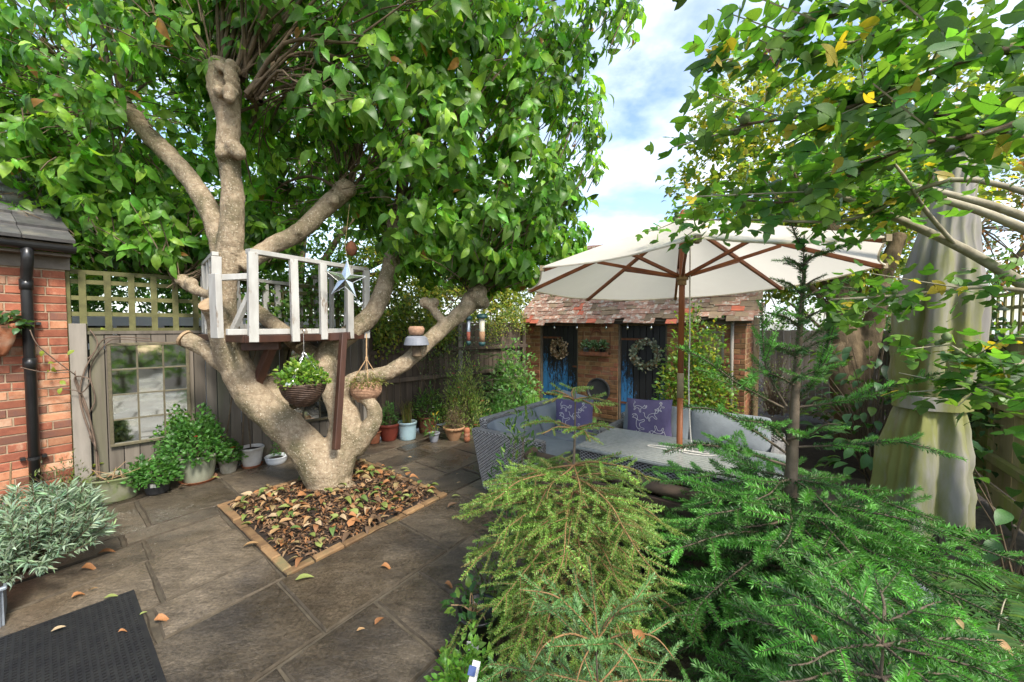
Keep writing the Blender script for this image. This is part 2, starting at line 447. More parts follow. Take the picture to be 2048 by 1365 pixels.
M['fence'] = mat('weathered_fence', (.17, .145, .115), (.105, .088, .068), rough=.9, scale=10, stretch=(1, 1, .08), bump=.5, bscale=40, rnd=.14, c3=(.10, .11, .05), c3scale=1.5, c3lo=.55, c3hi=.75)
M['fence_dark'] = mat('dark_fence', (.115, .085, .062), (.065, .048, .036), rough=.9, scale=10, stretch=(1, 1, .08), bump=.5, bscale=40, rnd=.16)
M['fence_green'] = mat('algae_fence', (.33, .27, .13), (.23, .19, .085), rough=.85, scale=8, stretch=(1, 1, .1), bump=.4, bscale=40, rnd=.10, c3=(.22, .25, .05), c3scale=2, c3lo=.45, c3hi=.65)
M['gate'] = mat('grey_gate_boards', (.31, .27, .23), (.22, .19, .16), rough=.9, scale=10, stretch=(1, 1, .08), bump=.5, rnd=.1, c3=(.25, .26, .1), c3scale=1.5)
M['trellis'] = mat('olive_trellis', (.135, .13, .05), (.085, .082, .034), rough=.9, scale=12, bump=.4, rnd=.12)
M['post_grey'] = mat('grey_post', (.27, .24, .20), (.19, .17, .14), rough=.9, scale=12, stretch=(1, 1, .15), bump=.4, rnd=.08)
M['white_paint'] = mat('weathered_white_paint', (.45, .44, .40), (.36, .345, .31), rough=.6, scale=14, bump=.3, rnd=.05, stretch=(1, 1, .3), c3=(.22, .18, .14), c3scale=9, c3lo=.58, c3hi=.63)
M['deck_brown'] = mat('brown_stained_timber', (.085, .037, .022), (.05, .023, .015), rough=.45, scale=10, stretch=(1, 1, .2), bump=.3, rnd=.1)
M['chrome'] = mat('mirror_metal', (.66, .66, .63), (.42, .42, .40), rough=.14, scale=8, bump=.1, rnd=.08, metal=1.0)
M['steel'] = mat('bright_chain', (.6, .6, .6), (.4, .4, .4), rough=.3, scale=20, bump=.1, rnd=0, metal=1.0)
M['galv'] = mat('galvanised_metal', (.40, .45, .50), (.28, .32, .36), rough=.45, scale=14, bump=.2, rnd=.04, metal=.6)
M['mirror_glass'] = mat('mirror_glass', (.55, .57, .54), (.48, .5, .47), rough=.04, scale=2, bump=.03, bscale=3, rnd=.03, metal=1.0)
M['mirror_frame'] = mat('aged_bronze_frame', (.10, .085, .055), (.15, .13, .075), rough=.6, scale=30, bump=.4, rnd=.05, metal=.3)
M['teak'] = mat('varnished_pole', (.28, .095, .03), (.18, .055, .02), rough=.4, scale=8, stretch=(1, 1, .1), bump=.2, rnd=.06)
M['teak_pale'] = mat('worn_pole_sleeve', (.30, .24, .14), (.2, .15, .08), rough=.6, scale=12, bump=.3, rnd=0)
M['brass'] = mat('brass_collar', (.25, .17, .08), (.15, .1, .05), rough=.4, metal=.8, rnd=0)
M['canvas'] = mat('cream_canvas', (.80, .745, .62), (.74, .68, .56), rough=.9, scale=4, bump=.25, bscale=9, rnd=0, spec=.1, bdist=.02)
M['rope'] = mat('white_cord', (.62, .59, .53), (.5, .47, .41), rough=.9, scale=60, bump=.5, bscale=200, rnd=0)
M['jute'] = mat('jute_rope', (.42, .28, .15), (.30, .19, .10), rough=.95, scale=60, bump=.6, bscale=150, rnd=0)
M['wicker_grey'] = mat('grey_rattan', (.40, .385, .36), (.28, .265, .25), rough=.5, scale=30, bump=.2, rnd=.05)
M['wicker_dark'] = mat('dark_willow', (.085, .048, .03), (.045, .027, .018), rough=.6, scale=40, bump=.3, rnd=0)
M['coir'] = mat('coir_weave', (.40, .24, .15), (.26, .15, .09), rough=.9, scale=40, bump=.6, bscale=90, rnd=0)
M['cushion'] = mat('blue_grey_cushion', (.215, .238, .25), (.175, .195, .206), rough=.9, scale=5, bump=.6, bscale=9, rnd=.04, spec=.15, bdist=.012)
M['pillow'] = mat('purple_cotton', (.135, .115, .21), (.105, .088, .165), rough=.95, scale=6, bump=.4, bscale=9, rnd=0, spec=.1, bdist=.012)
M['print'] = mat('white_print', (.62, .60, .62), None, rough=.9, bump=0, rnd=0)
M['glass_top'] = mat('pale_table_top', (.33, .345, .315), (.26, .275, .25), rough=.25, scale=30, bump=.1, rnd=0, spec=.5)
M['bench_wood'] = mat('old_brown_bench_wood', (.13, .085, .06), (.085, .055, .04), rough=.7, scale=10, stretch=(.1, 1, 1), bump=.4, rnd=.12)
M['log'] = mat('grey_log', (.15, .105, .075), (.09, .063, .045), rough=.85, scale=10, bump=.6, rnd=.05, stretch=(.3, 1, 1))
M['terracotta'] = mat('terracotta', (.42, .16, .075), (.32, .11, .055), rough=.8, scale=10, bump=.3, rnd=.08, c3=(.46, .30, .2), c3scale=4)
M['terracotta_tan'] = mat('tan_terracotta', (.44, .26, .14), (.34, .18, .09), rough=.8, scale=10, bump=.3, rnd=0, c3=(.25, .25, .14), c3scale=3)
M['red_glaze'] = mat('oxblood_plastic_pot', (.22, .045, .028), (.16, .035, .022), rough=.4, scale=8, bump=.2, rnd=0)
M['blue_glaze'] = mat('powder_blue_pot', (.30, .42, .46), (.24, .35, .39), rough=.45, scale=6, bump=.2, rnd=0, c3=(.33, .36, .30), c3scale=4)
M['green_pot'] = mat('sage_plastic_pot', (.27, .28, .21), (.21, .22, .16), rough=.6, scale=8, bump=.2, rnd=0, c3=(.18, .17, .12), c3scale=3)
M['beige_pot'] = mat('stone_beige_pot', (.31, .30, .25), (.25, .235, .19), rough=.6, scale=8, bump=.2, rnd=.04, c3=(.18, .17, .13), c3scale=4)
M['white_pot'] = mat('chalky_white_pot', (.60, .58, .54), (.50, .47, .43), rough=.7, scale=10, bump=.4, rnd=0, c3=(.36, .29, .22), c3scale=4)
M['white_gloss'] = mat('white_enamel', (.68, .70, .71), (.62, .64, .65), rough=.3, scale=4, bump=.1, rnd=0)
M['dark_pot'] = mat('charcoal_plastic_pot', (.045, .043, .045), (.03, .03, .03), rough=.5, scale=8, bump=.2, rnd=.05)
M['grey_pot'] = mat('grey_plastic', (.23, .24, .27), (.18, .19, .21), rough=.5, scale=6, bump=.15, rnd=.04)
M['mossy_zinc'] = mat('mossy_zinc', (.22, .215, .155), (.16, .165, .09), rough=.7, scale=9, bump=.4, rnd=0, c3=(.12, .16, .04), c3scale=3, c3lo=.45, c3hi=.62)
M['aqua_pot'] = mat('faded_blue_pot', (.19, .27, .30), (.14, .2, .23), rough=.6, scale=8, bump=.2, rnd=0)
M['paper'] = mat('paper_label', (.7, .69, .66), (.55, .54, .52), rough=.6, bump=0, rnd=0)
M['tag_blue'] = mat('blue_print', (.05, .09, .25), None, rough=.5, bump=0, rnd=0)
M['rubber'] = mat('black_rubber', (.011, .011, .012), (.02, .02, .019), rough=.6, scale=20, bump=.3, bscale=120, rnd=0)
M['dead_leaf'] = leaf_mat('dry_leaf', rough=.6, trans=.08, spec=.3)
M['leaf'] = leaf_mat('leaf_blade', rough=.38, trans=.5, spec=.38)
M['leaf_gloss'] = leaf_mat('glossy_leaf', rough=.42, trans=.35, spec=.35)
M['needle'] = leaf_mat('conifer_needle', rough=.45, trans=.2, spec=.35)
M['leaf_far'] = leaf_mat('far_leaf', rough=.6, trans=.4, spec=.2)
M['silver_leaf'] = leaf_mat('felted_silver_leaf', rough=.9, trans=.15, spec=.1)
M['petal'] = leaf_mat('petal', rough=.6, trans=.3, spec=.2)
M['umbrella_cover'] = mat('mildewed_grey_cover', (.27, .25, .225), (.215, .20, .175), rough=.85, scale=5, bump=.3, bscale=30, rnd=0, spec=.2, stretch=(1, 1, .22),
                          c3=(.18, .185, .06), c3scale=3.4, c3lo=.39, c3hi=.55)
M['cap'] = mat('pale_grey_cap', (.5, .54, .53), (.42, .46, .45), rough=.5, bump=.1, rnd=0)
M['moss'] = mat('dry_moss', (.13, .12, .04), (.08, .075, .03), rough=1, scale=30, bump=1, bscale=80, rnd=0, bdist=.02)
M['white_frame'] = mat('white_upvc', (.75, .76, .78), (.68, .7, .73), rough=.4, bump=.05, rnd=.02)
M['dark_glass'] = mat('dark_window_glass', (.02, .024, .025), (.03, .034, .034), rough=.08, bump=0, rnd=0, spec=.6)
M['lintel'] = mat('old_grey_timber', (.16, .125, .09), (.10, .08, .055), rough=.9, scale=8, stretch=(.2, 1, 1), bump=.5, rnd=.08)
M['rust'] = mat('rusty_iron', (.20, .075, .035), (.11, .045, .025), rough=.85, scale=20, bump=.4, rnd=.05)
M['litter_bark'] = mat('bark_chip', (.09, .055, .035), (.045, .03, .02), rough=.9, scale=20, bump=.6, rnd=.2)
M['edging'] = mat('edging_brick', (.27, .165, .075), (.18, .105, .05), rough=.85, scale=10, bump=.7, bscale=40, rnd=.14, c3=(.15, .13, .06), c3scale=4)
def door_mat():
    m = bpy.data.materials.new('flaking_blue_paint'); m.use_nodes = True
    nt = m.node_tree; L = nt.links.new; b = nt.nodes['Principled BSDF']; b.inputs['Roughness'].default_value = .6
    tcn = nd(nt, 'ShaderNodeTexCoord'); oi = nd(nt, 'ShaderNodeObjectInfo')
    off = nd(nt, 'ShaderNodeMath', operation='MULTIPLY'); off.inputs[1].default_value = 37.0; L(oi.outputs['Random'], off.inputs[0])
    av = nd(nt, 'ShaderNodeVectorMath', operation='ADD'); L(tcn.outputs['Object'], av.inputs[0]); L(off.outputs[0], av.inputs[1])
    mp_ = nd(nt, 'ShaderNodeMapping'); mp_.inputs['Scale'].default_value = (9, 9, 2.6); L(av.outputs[0], mp_.inputs[0])
    n1 = nd(nt, 'ShaderNodeTexNoise', Scale=3.2, Detail=10, Roughness=.85); L(mp_.outputs[0], n1.inputs['Vector'])
    at = nd(nt, 'ShaderNodeAttribute', attribute_type='OBJECT', attribute_name='paint_left')
    sb = nd(nt, 'ShaderNodeMath', operation='ADD'); L(n1.outputs[0], sb.inputs[0]); L(at.outputs['Fac'], sb.inputs[1])
    sx = nd(nt, 'ShaderNodeSeparateXYZ'); L(tcn.outputs['Object'], sx.inputs[0])
    hz = nd(nt, 'ShaderNodeMapRange'); hz.inputs[1].default_value = .4; hz.inputs[2].default_value = 1.6; hz.inputs[3].default_value = .10; hz.inputs[4].default_value = -.16
    L(sx.outputs['Z'], hz.inputs[0])
    s2 = nd(nt, 'ShaderNodeMath', operation='ADD'); L(sb.outputs[0], s2.inputs[0]); L(hz.outputs[0], s2.inputs[1])
    rp = nd(nt, 'ShaderNodeMapRange'); rp.inputs[1].default_value = .535; rp.inputs[2].default_value = .555; L(s2.outputs[0], rp.inputs[0])
    mixn = nd(nt, 'ShaderNodeMixRGB'); mixn.inputs[1].default_value = (.013, .012, .012, 1); mixn.inputs[2].default_value = (.04, .20, .42, 1)
    L(rp.outputs[0], mixn.inputs[0]); L(mixn.outputs[0], b.inputs['Base Color'])
    bn = nd(nt, 'ShaderNodeBump', Strength=.6, Distance=.003); L(rp.outputs[0], bn.inputs['Height']); L(bn.outputs[0], b.inputs['Normal'])
    return m
M['door'] = door_mat()

GREEN = np.array([.060, .135, .028])
def greens(n, base=(.060, .135, .028), var=.3, yellow=0.0, ycol=(.30, .27, .03), young=0.15, ycolor=(.14, .24, .04)):
    c = np.array(base)[None] * np.exp(rng.normal(0, var, (n, 1))) * (1 + rng.normal(0, .08, (n, 3)))
    k = rng.random(n) < young; c[k] = np.array(ycolor) * np.exp(rng.normal(0, .15, (k.sum(), 1)))
    k = rng.random(n) < yellow; c[k] = np.array(ycol) * np.exp(rng.normal(0, .2, (k.sum(), 1)))
    return np.clip(c, .004, .8)

LEAF = leaf_tmpl(.46, 5, .14, .28, 1.1)
LEAF4 = leaf_tmpl(.44, 4, .16, .34, 1.1)
LEAF_S = leaf_tmpl(.58, 3, .15, .2, .85)
LEAF_N = leaf_tmpl(.26, 3, .12, .25)
LEAF_Q = (np.array([(-.28, .45, .06), (0, 0, 0), (.28, .45, .05), (0, 1, -.1)]), np.array([(0, 1, 2, 3)]))
LOBED = lobed_tmpl()
BLADE = blade_tmpl()

A2 = Vector((.557, .831)); B2 = Vector((-.764, .645))     # the two directions of the paving
A3 = V(.557, .831, 0); B3 = V(-.764, .645, 0)
F0 = V(-1.439, 2.481, 0)                                   # front corner of the tree bed
def ST(s, t, z=0): return F0 + A3 * s + B3 * t + V(0, 0, z)
# ------------------------------------------------------------------ ground and paving
mb = MB()
mb.add([(-90, -30, -.06), (90, -30, -.06), (90, 150, -.06), (-90, 150, -.06)], [(0, 1, 2, 3)])
tag(mb.build('ground', M['soil']), 'dark bare soil of the garden', kind='structure')

mb = MB()
q = [ST(-4.2, -6.0, -.012), ST(4.6, -6.0, -.012), ST(4.6, 3.4, -.012), ST(-4.2, 3.4, -.012)]
mb.add(q, [(0, 1, 2, 3)])
patio = tag(mb.build('patio', M['mortar']), 'wet riven stone patio with sandy mortar joints', kind='structure')

def slab(s0, s1, t0, t1):
    g = .009
    z = rng.uniform(-.003, .004); tilt = rng.uniform(-.003, .003, 2)
    cs = [(s0 + g, t0 + g), (s1 - g, t0 + g), (s1 - g, t1 - g), (s0 + g, t1 - g)]
    cs = [(a + rng.uniform(-.006, .006), b + rng.uniform(-.006, .006)) for a, b in cs]
    ms, mt_ = (s0 + s1) / 2, (t0 + t1) / 2
    ring = []
    for i in range(4):                       # uneven dressed edges: extra points along each side
        a, b = cs[i], cs[(i + 1) % 4]
        for k in range(4):
            f = k / 4; j = 0 if k == 0 else .005
            ring.append((a[0] + (b[0] - a[0]) * f + rng.uniform(-j, j), a[1] + (b[1] - a[1]) * f + rng.uniform(-j, j)))
    n = len(ring); vs = []
    def zz(a, b): return z + tilt[0] * (a - ms) + tilt[1] * (b - mt_)
    def inset(a, b, d):
        l = math.hypot(a - ms, b - mt_); return ms + (a - ms) * (1 - d / l), mt_ + (b - mt_) * (1 - d / l)
    for a, b in ring: vs.append(ST(a, b, -.035))
    for a, b in ring: vs.append(ST(a, b, zz(a, b) - .010))
    for a, b in ring:
        a2, b2 = inset(a, b, .010); vs.append(ST(a2, b2, zz(a2, b2)))
    fs = [tuple(range(n * 2, n * 3))]
    for r_ in range(2):
        for k in range(n): fs.append((r_ * n + k, r_ * n + (k + 1) % n, (r_ + 1) * n + (k + 1) % n, (r_ + 1) * n + k))
    m = MB(); m.add(vs, fs); m.m = [0] + [1] * (len(fs) - 1); m.build('paving_slab', [M['slab'], M['slab_edge']], patio)

SQ_S, SQ_T = 1.49, 1.57
bands = [(-5.9, -5.2, [-1, -.1, .8, 1.5, 2.4, 3.2]), (-5.2, -4.5, [-1.2, -.4, .5, 1.1, 2.0, 2.9]), (-4.5, -3.7, [-1.6, -.7, .2, .8, 1.7, 2.6]), (-3.7, -3.1, [-1.5, -.9, 0, .6, 1.5, 2.1, 3.0]), (-3.1, -2.5, [-1.6, -.8, -.2, .7, 1.3, 2.2, 3.0]),
         (-2.5, -1.9, [-1.9, -1.0, -.1, .5, 1.4, 2.0, 2.9, 3.6]), (-1.9, -1.25, [-2.2, -1.3, -.4, .2, 1.1, 1.7, 2.6, 3.4]),
         (-1.25, -.65, [-2.2, -1.55, -.7, -.29, .24, .58, 1.13, 1.75, 2.4, 3.2, 4.0]), (-.65, 0, [-2.3, -1.6, -.95, -.05, .88, 1.55, 2.3, 2.95, 3.8]),
         (0, .36, [-2.4, -1.5, -.62, 0, 1.49, 2.05, 2.75, 3.5, 4.2]), (.36, .98, [-2.2, -1.3, -.55, 0, 1.49, 1.85, 2.5, 3.2, 4.1]),
         (.98, 1.34, [-2.2, -1.4, -.52, -.02, 1.49, 2.2, 2.9, 3.6, 4.2]), (1.34, 1.57, [-2.2, -1.3, -.62, 0, 1.49, 2.0, 2.7, 3.4, 4.2]),
         (1.57, 2.3, [-2.2, -1.2, -.45, .2, .95, 1.6, 2.4, 3.1, 3.9]), (2.3, 3.0, [-2.0, -1.1, -.2, .55, 1.3, 2.1, 2.9, 3.7])]
for t0, t1, br in bands:
    for s0, s1 in zip(br[:-1], br[1:]):
        if t0 >= -.01 and t1 <= 1.58 and s0 >= -.03 and s1 <= 1.5: continue
        slab(s0, s1, t0, t1)

# ------------------------------------------------------------------ tree bed
mb = MB()
N = 24; vs = []; fs = []
for i in range(N + 1):
    for j in range(N + 1):
        s, t = SQ_S * i / N, SQ_T * j / N
        e = min(s, t, SQ_S - s, SQ_T - t)
        z = -.004 + .045 * min(1, e / .5) + rng.uniform(-.008, .008)
        vs.append(ST(s, t, z))
for i in range(N):
    for j in range(N):
        a = i * (N + 1) + j; fs.append((a, a + N + 1, a + N + 2, a + 1))
mb.add(vs, fs)
bed = tag(mb.build('tree_bed', M['soil']), 'square tree bed edged in brick and full of fallen leaves', kind='structure')
def edge_brick(s, t, ls, lt):
    m = MB()
    z0, z1 = -.03, .012 + rng.uniform(-.006, .006)
    hs, ht = ls / 2 - .004, lt / 2 - .004; c = .008
    vs = []
    for (d, z) in ((0, z0), (0, z1 - c), (c, z1)):
        for (x, y) in ((-1, -1), (1, -1), (1, 1), (-1, 1)):
            vs.append(ST(s + x * (hs - d) + rng.uniform(-.003, .003), t + y * (ht - d) + rng.uniform(-.003, .003), z + rng.uniform(-.002, .002)))
    fs = [(8, 9, 10, 11)] + [(r_ * 4 + k, r_ * 4 + (k + 1) % 4, r_ * 4 + 4 + (k + 1) % 4, r_ * 4 + 4 + k) for r_ in range(2) for k in range(4)]
    m.add(vs, fs); m.build('edging_brick', M['edging'], bed)
W_ = .07
x = 0.0
while x < SQ_S - .05:
    l = min(.2 + rng.uniform(-.02, .03), SQ_S - x)
    edge_brick(x + l / 2, W_ / 2, l, W_); edge_brick(x + l / 2, SQ_T - W_ / 2, l, W_); x += l
x = W_
while x < SQ_T - W_ - .05:
    l = min(.2 + rng.uniform(-.02, .03), SQ_T - W_ - x)
    edge_brick(W_ / 2, x + l / 2, W_, l); edge_brick(SQ_S - W_ / 2, x + l / 2, W_, l); x += l
# bark chips (uncountable) and the fallen leaves on top
n = 5200
s = rng.uniform(.09, SQ_S - .09, n); t = rng.uniform(.09, SQ_T - .09, n)
e = np.minimum(np.minimum(s, t), np.minimum(SQ_S - s, SQ_T - t))
zz = .0 + .045 * np.minimum(1, e / .5) + rng.uniform(0, .02, n)
pos = np.array(F0)[None] + s[:, None] * np.array(A3) + t[:, None] * np.array(B3); pos[:, 2] = zz
ax = rng.normal(0, 1, (n, 3)); ax[:, 2] *= .35
up = np.array([0, 0, 1.]) + rng.normal(0, .35, (n, 3))
cols = np.array([[.10, .055, .03], [.05, .03, .02], [.22, .13, .07], [.30, .19, .10], [.28, .13, .05]])[rng.choice(5, n, p=[.25, .2, .25, .15, .15])] * rng.uniform(.7, 1.2, (n, 1))
tag(scatter('leaf_litter', LEAF_N, pos, ax, up, rng.uniform(.03, .07, n), cols, M['dead_leaf'], bed), 'fine bark chips and crumbled leaves', kind='stuff')
def one_leaf_mesh(name, tm, col, m, smooth=True):
    return np_mesh(name, tm[0], tm[1], m, np.repeat(np.array([col]), len(tm[0]), 0), smooth)
dead_cols = [(.34, .155, .06), (.22, .10, .04), (.36, .22, .10), (.16, .20, .045), (.24, .28, .08), (.10, .16, .04), (.13, .08, .045), (.27, .20, .09), (.42, .31, .18)]
dead_meshes = []
for i, c in enumerate(dead_cols):
    for v in range(2):
        dead_meshes.append(one_leaf_mesh('dry_leaf', leaf_tmpl(.45 + .08 * v, 5, rng.uniform(.1, .5), rng.uniform(-.3, .5)), c, M['dead_leaf']))
def place(o, pos, axis, up, sc):
    m = frame_from(axis, up)
    o.matrix_basis = Matrix.Translation(Vector(pos)) @ m.to_4x4() @ Matrix.Diagonal((*([sc] * 3), 1))
trunk_xy = P(650, 985, 3.85)
k = 0
while k < 260:
    s_, t_ = rng.uniform(.05, SQ_S - .05), rng.uniform(.05, SQ_T - .05)
    p = ST(s_, t_); 
    if (p.xy - trunk_xy.xy).length < .3: continue
    e = min(s_, t_, SQ_S - s_, SQ_T - t_)
    p.z = .03 + .045 * min(1, e / .5) + rng.uniform(0, .03)
    o = link('fallen_leaf', dead_meshes[rng.integers(len(dead_meshes))])
    a = rng.uniform(0, 6.28)
    place(o, p, (math.cos(a), math.sin(a), rng.uniform(-.2, .2)), (rng.normal(0, .22), rng.normal(0, .22), 1), rng.uniform(.055, .115))
    o.parent = bed; o.matrix_parent_inverse = wm(bed).inverted(); k += 1

# ------------------------------------------------------------------ brick house on the left
def brick_mesh(name, m, L=.215, H=.065, D=.1, seed=0):
    r = np.random.default_rng(seed); c = .004
    vs = []
    for (d, y) in ((0, D), (0, c), (c, 0)):           # back ring, edge ring, face ring (face at y=0 looking -Y)
        for (x, z) in ((0, 0), (1, 0), (1, 1), (0, 1)):
            vs.append(((d if x == 0 else L - d) + r.uniform(-.0015, .0015), y + r.uniform(-.0015, .0015), (d if z == 0 else H - d) + r.uniform(-.0015, .0015)))
    fs = [(8, 9, 10, 11)] + [(q_ * 4 + k, q_ * 4 + (k + 1) % 4, q_ * 4 + 4 + (k + 1) % 4, q_ * 4 + 4 + k) for q_ in range(2) for k in range(4)]
    mm = MB(); mm.add(vs, fs)
    return mm.mesh(name, m)
hb = [brick_mesh('brick', M[k], seed=i) for i, k in enumerate(['house_brick'] * 4 + ['house_brick2'] * 3 + ['house_brick3'] * 2)]
sb_ = [brick_mesh('brick', M[k], seed=i + 20) for i, k in enumerate(['shed_brick'] * 5 + ['shed_brick2'] * 3)]

HC = V(-4.05, 3.63, 0)
hd = -A3                                   # wall runs from the corner towards the camera's left
hn = V(.831, -.557, 0)                     # outward normal
# local frame for bricks: x along wall, y into wall (-normal), z up.
def brick_run(parent, meshes, origin, xdir, ydir, x0, x1, row, joint=.01, course=.075, header_p=.25, z0=0.0, depth_j=.003):
    x = x0; first = True
    Mx = Matrix((xdir, ydir, V(0, 0, 1))).transposed()
    while x < x1 - .03:
        L = .215 if rng.random() > header_p else .1025
        if first and row % 2: L = .1025 + rng.uniform(0, .05)
        first = False
        L = min(L, x1 - x)
        if x1 - x - L < .05: L = x1 - x
        o = bpy.data.objects.new('brick', meshes[rng.integers(len(meshes))]); COL.objects.link(o)
        pos = origin + xdir * x + ydir * rng.uniform(-depth_j, depth_j) + V(0, 0, z0 + row * course)
        o.matrix_basis = Matrix.Translation(pos) @ Mx.to_4x4() @ Matrix.Rotation(rng.normal(0, .006), 4, 'Y') @ Matrix.Diagonal((max(.04, L - .0) / .215 * 1.0, 1, 1, 1))
        o.parent = parent
        o.matrix_parent_inverse = wm(parent).inverted()
        x += L + joint
house = empty('brick_house', HC, 0, 'red brick house corner with a black downpipe at the left edge', 'house')
mb = MB()
# mortar core set 7 mm behind the brick faces
def quadbox(m, o, xd, yd, x0, x1, y0, y1, z0, z1):
    vs = [o + xd * x + yd * y + V(0, 0, z) for x in (x0, x1) for y in (y0, y1) for z in (z0, z1)]
    m.add(vs, [(0, 1, 3, 2), (4, 6, 7, 5), (0, 4, 5, 1), (2, 3, 7, 6), (0, 2, 6, 4), (1, 5, 7, 3)])
quadbox(mb, HC, hd, -hn, 0, 2.3, .007, .22, -.05, 2.2)
hwall = mb.build('wall', M['house_mortar'], house)
for row in range(28):
    brick_run(hwall, hb, HC, hd, -hn, 0, 1.15, row)
    # return wall of the corner, facing away along +A3
# gable return: single header course ends read from the corner
mb = MB(); quadbox(mb, HC, hd, hn, -.03, 2.3, -.02, .012, 2.105, 2.24); mb.build('soffit_board', M['fascia'], house)
mb = MB(); quadbox(mb, HC, hd, hn, -.02, 2.3, .014, .15, 2.21, 2.235); mb.build('fascia', M['fascia'], house)
# gutter
mb = MB()
gp = [(.055 * math.cos(a), .055 * math.sin(a)) for a in np.linspace(math.pi, 2 * math.pi, 10)]
gp2 = [(x * .92, z * .92) for x, z in gp[::-1]]
ring = gp + gp2
vs = []; n = len(ring)
for xx in (-.04, 2.3):
    for (y, z) in ring: vs.append(HC + hd * xx + hn * (.20 + y) + V(0, 0, 2.29 + z))
mb.add(vs, [(k, (k + 1) % n, n + (k + 1) % n, n + k) for k in range(n)] + [tuple(range(n - 1, -1, -1)), tuple(range(n, 2 * n))])
mb.build('gutter', M['black_plastic'], house)
# downpipe
dx = .235
mb = MB()
pp = [HC + hd * dx + hn * .20 + V(0, 0, 2.26), HC + hd * dx + hn * .20 + V(0, 0, 2.15), HC + hd * dx + hn * .15 + V(0, 0, 2.08), HC + hd * dx + hn * .085 + V(0, 0, 2.0), HC + hd * dx + hn * .075 + V(0, 0, 1.9), HC + hd * dx + hn * .075 + V(0, 0, 0.02)]
mb.tube(pp, .036, 16)
for z in (1.95, 1.28): mb.tube([HC + hd * dx + hn * .075 + V(0, 0, z - .045), HC + hd * dx + hn * .075 + V(0, 0, z + .045)], .042, 16)
dp = mb.build('downpipe', M['black_plastic'], house, smooth=True)
for z in (.46, 1.62):
    mb = MB(); mb.tube([HC + hd * dx + hn * .075 + V(0, 0, z - .012), HC + hd * dx + hn * .075 + V(0, 0, z + .012)], .041, 14)
    for sgn in (-1, 1):
        mb.box(HC + hd * (dx + sgn * .06) + hn * .03 + V(0, 0, z), (.03, .05, .024), Matrix((hd, hn, V(0, 0, 1))).transposed())
    mb.build('pipe_bracket', M['black_plastic'], dp)
# roof: courses of flat grey tiles rising away from the wall
rise = R(27); rdir = -hn * math.cos(rise) + V(0, 0, math.sin(rise)); rnm = hn * math.sin(rise) + V(0, 0, math.cos(rise))
r0 = HC + hn * .20 + V(0, 0, 2.33)
mb = MB()
vs = [r0 + hd * x + rdir * y - rnm * .02 for x, y in ((-.03, 0), (2.4, 0), (2.4, 3.2), (-.03, 3.2))]
vs += [v - rnm * .08 for v in vs]
mb.add(vs, [(0, 1, 2, 3), (7, 6, 5, 4), (0, 4, 5, 1), (1, 5, 6, 2), (2, 6, 7, 3), (3, 7, 4, 0)])
hroof = mb.build('roof', M['fascia'], house)
tm = MB(); tm.box((.15, .21, .014), (.296, .42, .028)); tile_me = tm.mesh('roof_tile', M['slate'])
for row in range(9):
    for c in range(8):
        o = bpy.data.objects.new('roof_tile', tile_me); COL.objects.link(o)
        tilt = R(-4.5)
        Mx = Matrix((hd, rdir, rnm)).transposed()
        o.matrix_basis = Matrix.Translation(r0 + hd * (-.035 + c * .3) + rdir * (row * .30 - .05) + rnm * .012) @ Mx.to_4x4() @ Matrix.Rotation(tilt, 4, 'X')
        o.parent = hroof; o.matrix_parent_inverse = wm(hroof).inverted()

# terracotta wall planter cut by the left edge
wp = HC + hd * .42 + hn * .12 + V(0, 0, 1.52)
pl = empty('wall_planter', wp, 0, 'orange terracotta scalloped planter fixed to the house wall', 'planter')
mb = MB()
prof = [(.02, -.16), (.06, -.15), (.09, -.10), (.115, -.03), (.125, .05), (.14, .09), (.13, .095), (.11, .05)]
mb.lathe(prof, wp, 20)
mb.v = [tuple(Vector(v) + (Vector(v) - wp) * (.10 * math.sin(5 * math.atan2(v[1] - wp.y, v[0] - wp.x)))) for v in mb.v]
mb.build('planter_body', M['terracotta'], pl, smooth=True)

# ------------------------------------------------------------------ fence on the left
FD = V(.724, .69, 0); FN = V(.69, -.724, 0)         # along, towards the garden
def FP(u, out=0.0, z=0.0): return HC + FD * u + FN * out + V(0, 0, z)
FM = Matrix((FD, FN, V(0, 0, 1))).transposed()
def boards(parent, fp, fm, u0, u1, h, m, w=.105, z0=.02, th=.016, hj=.01):
    u = u0
    while u < u1 - .03:
        ww = w + rng.uniform(-.012, .012)
        ww = min(ww, u1 - u)
        b = MB()
        hh = h + rng.uniform(-hj, hj)
        b.box((0, 0, 0), (ww - .006, th, hh))
        b.v = [tuple(fp(u + ww / 2, rng.uniform(-.003, .003), z0 + hh / 2) + fm @ Vector(v)) for v in b.v]
        b.build('fence_board', m, parent, bevel=.002)
        u += ww
fl = empty('grey_fence', FP(0), 0, 'weathered grey close-boarded fence with trellis on top beside the house', 'fence')
boards(fl, FP, FM, .13, 2.72, 1.50, M['fence'])
def post(parent, fp, u, z1, w=.09, m=None, out=-.02, name='post'):
    b = MB(); b.box((0, 0, z1 / 2), (w, w, z1)); b.v = [tuple(fp(u, out) + FM @ Vector(v)) for v in b.v]
    return b.build(name, m or M['post_grey'], parent, bevel=.004)
post(fl, FP, .065, 1.62, .11, M['post_grey'], 0.0)
post(fl, FP, .0, 2.12, .05, M['trellis'], -.05)
post(fl, FP, 2.76, 1.62, .09, M['post_grey'], 0)
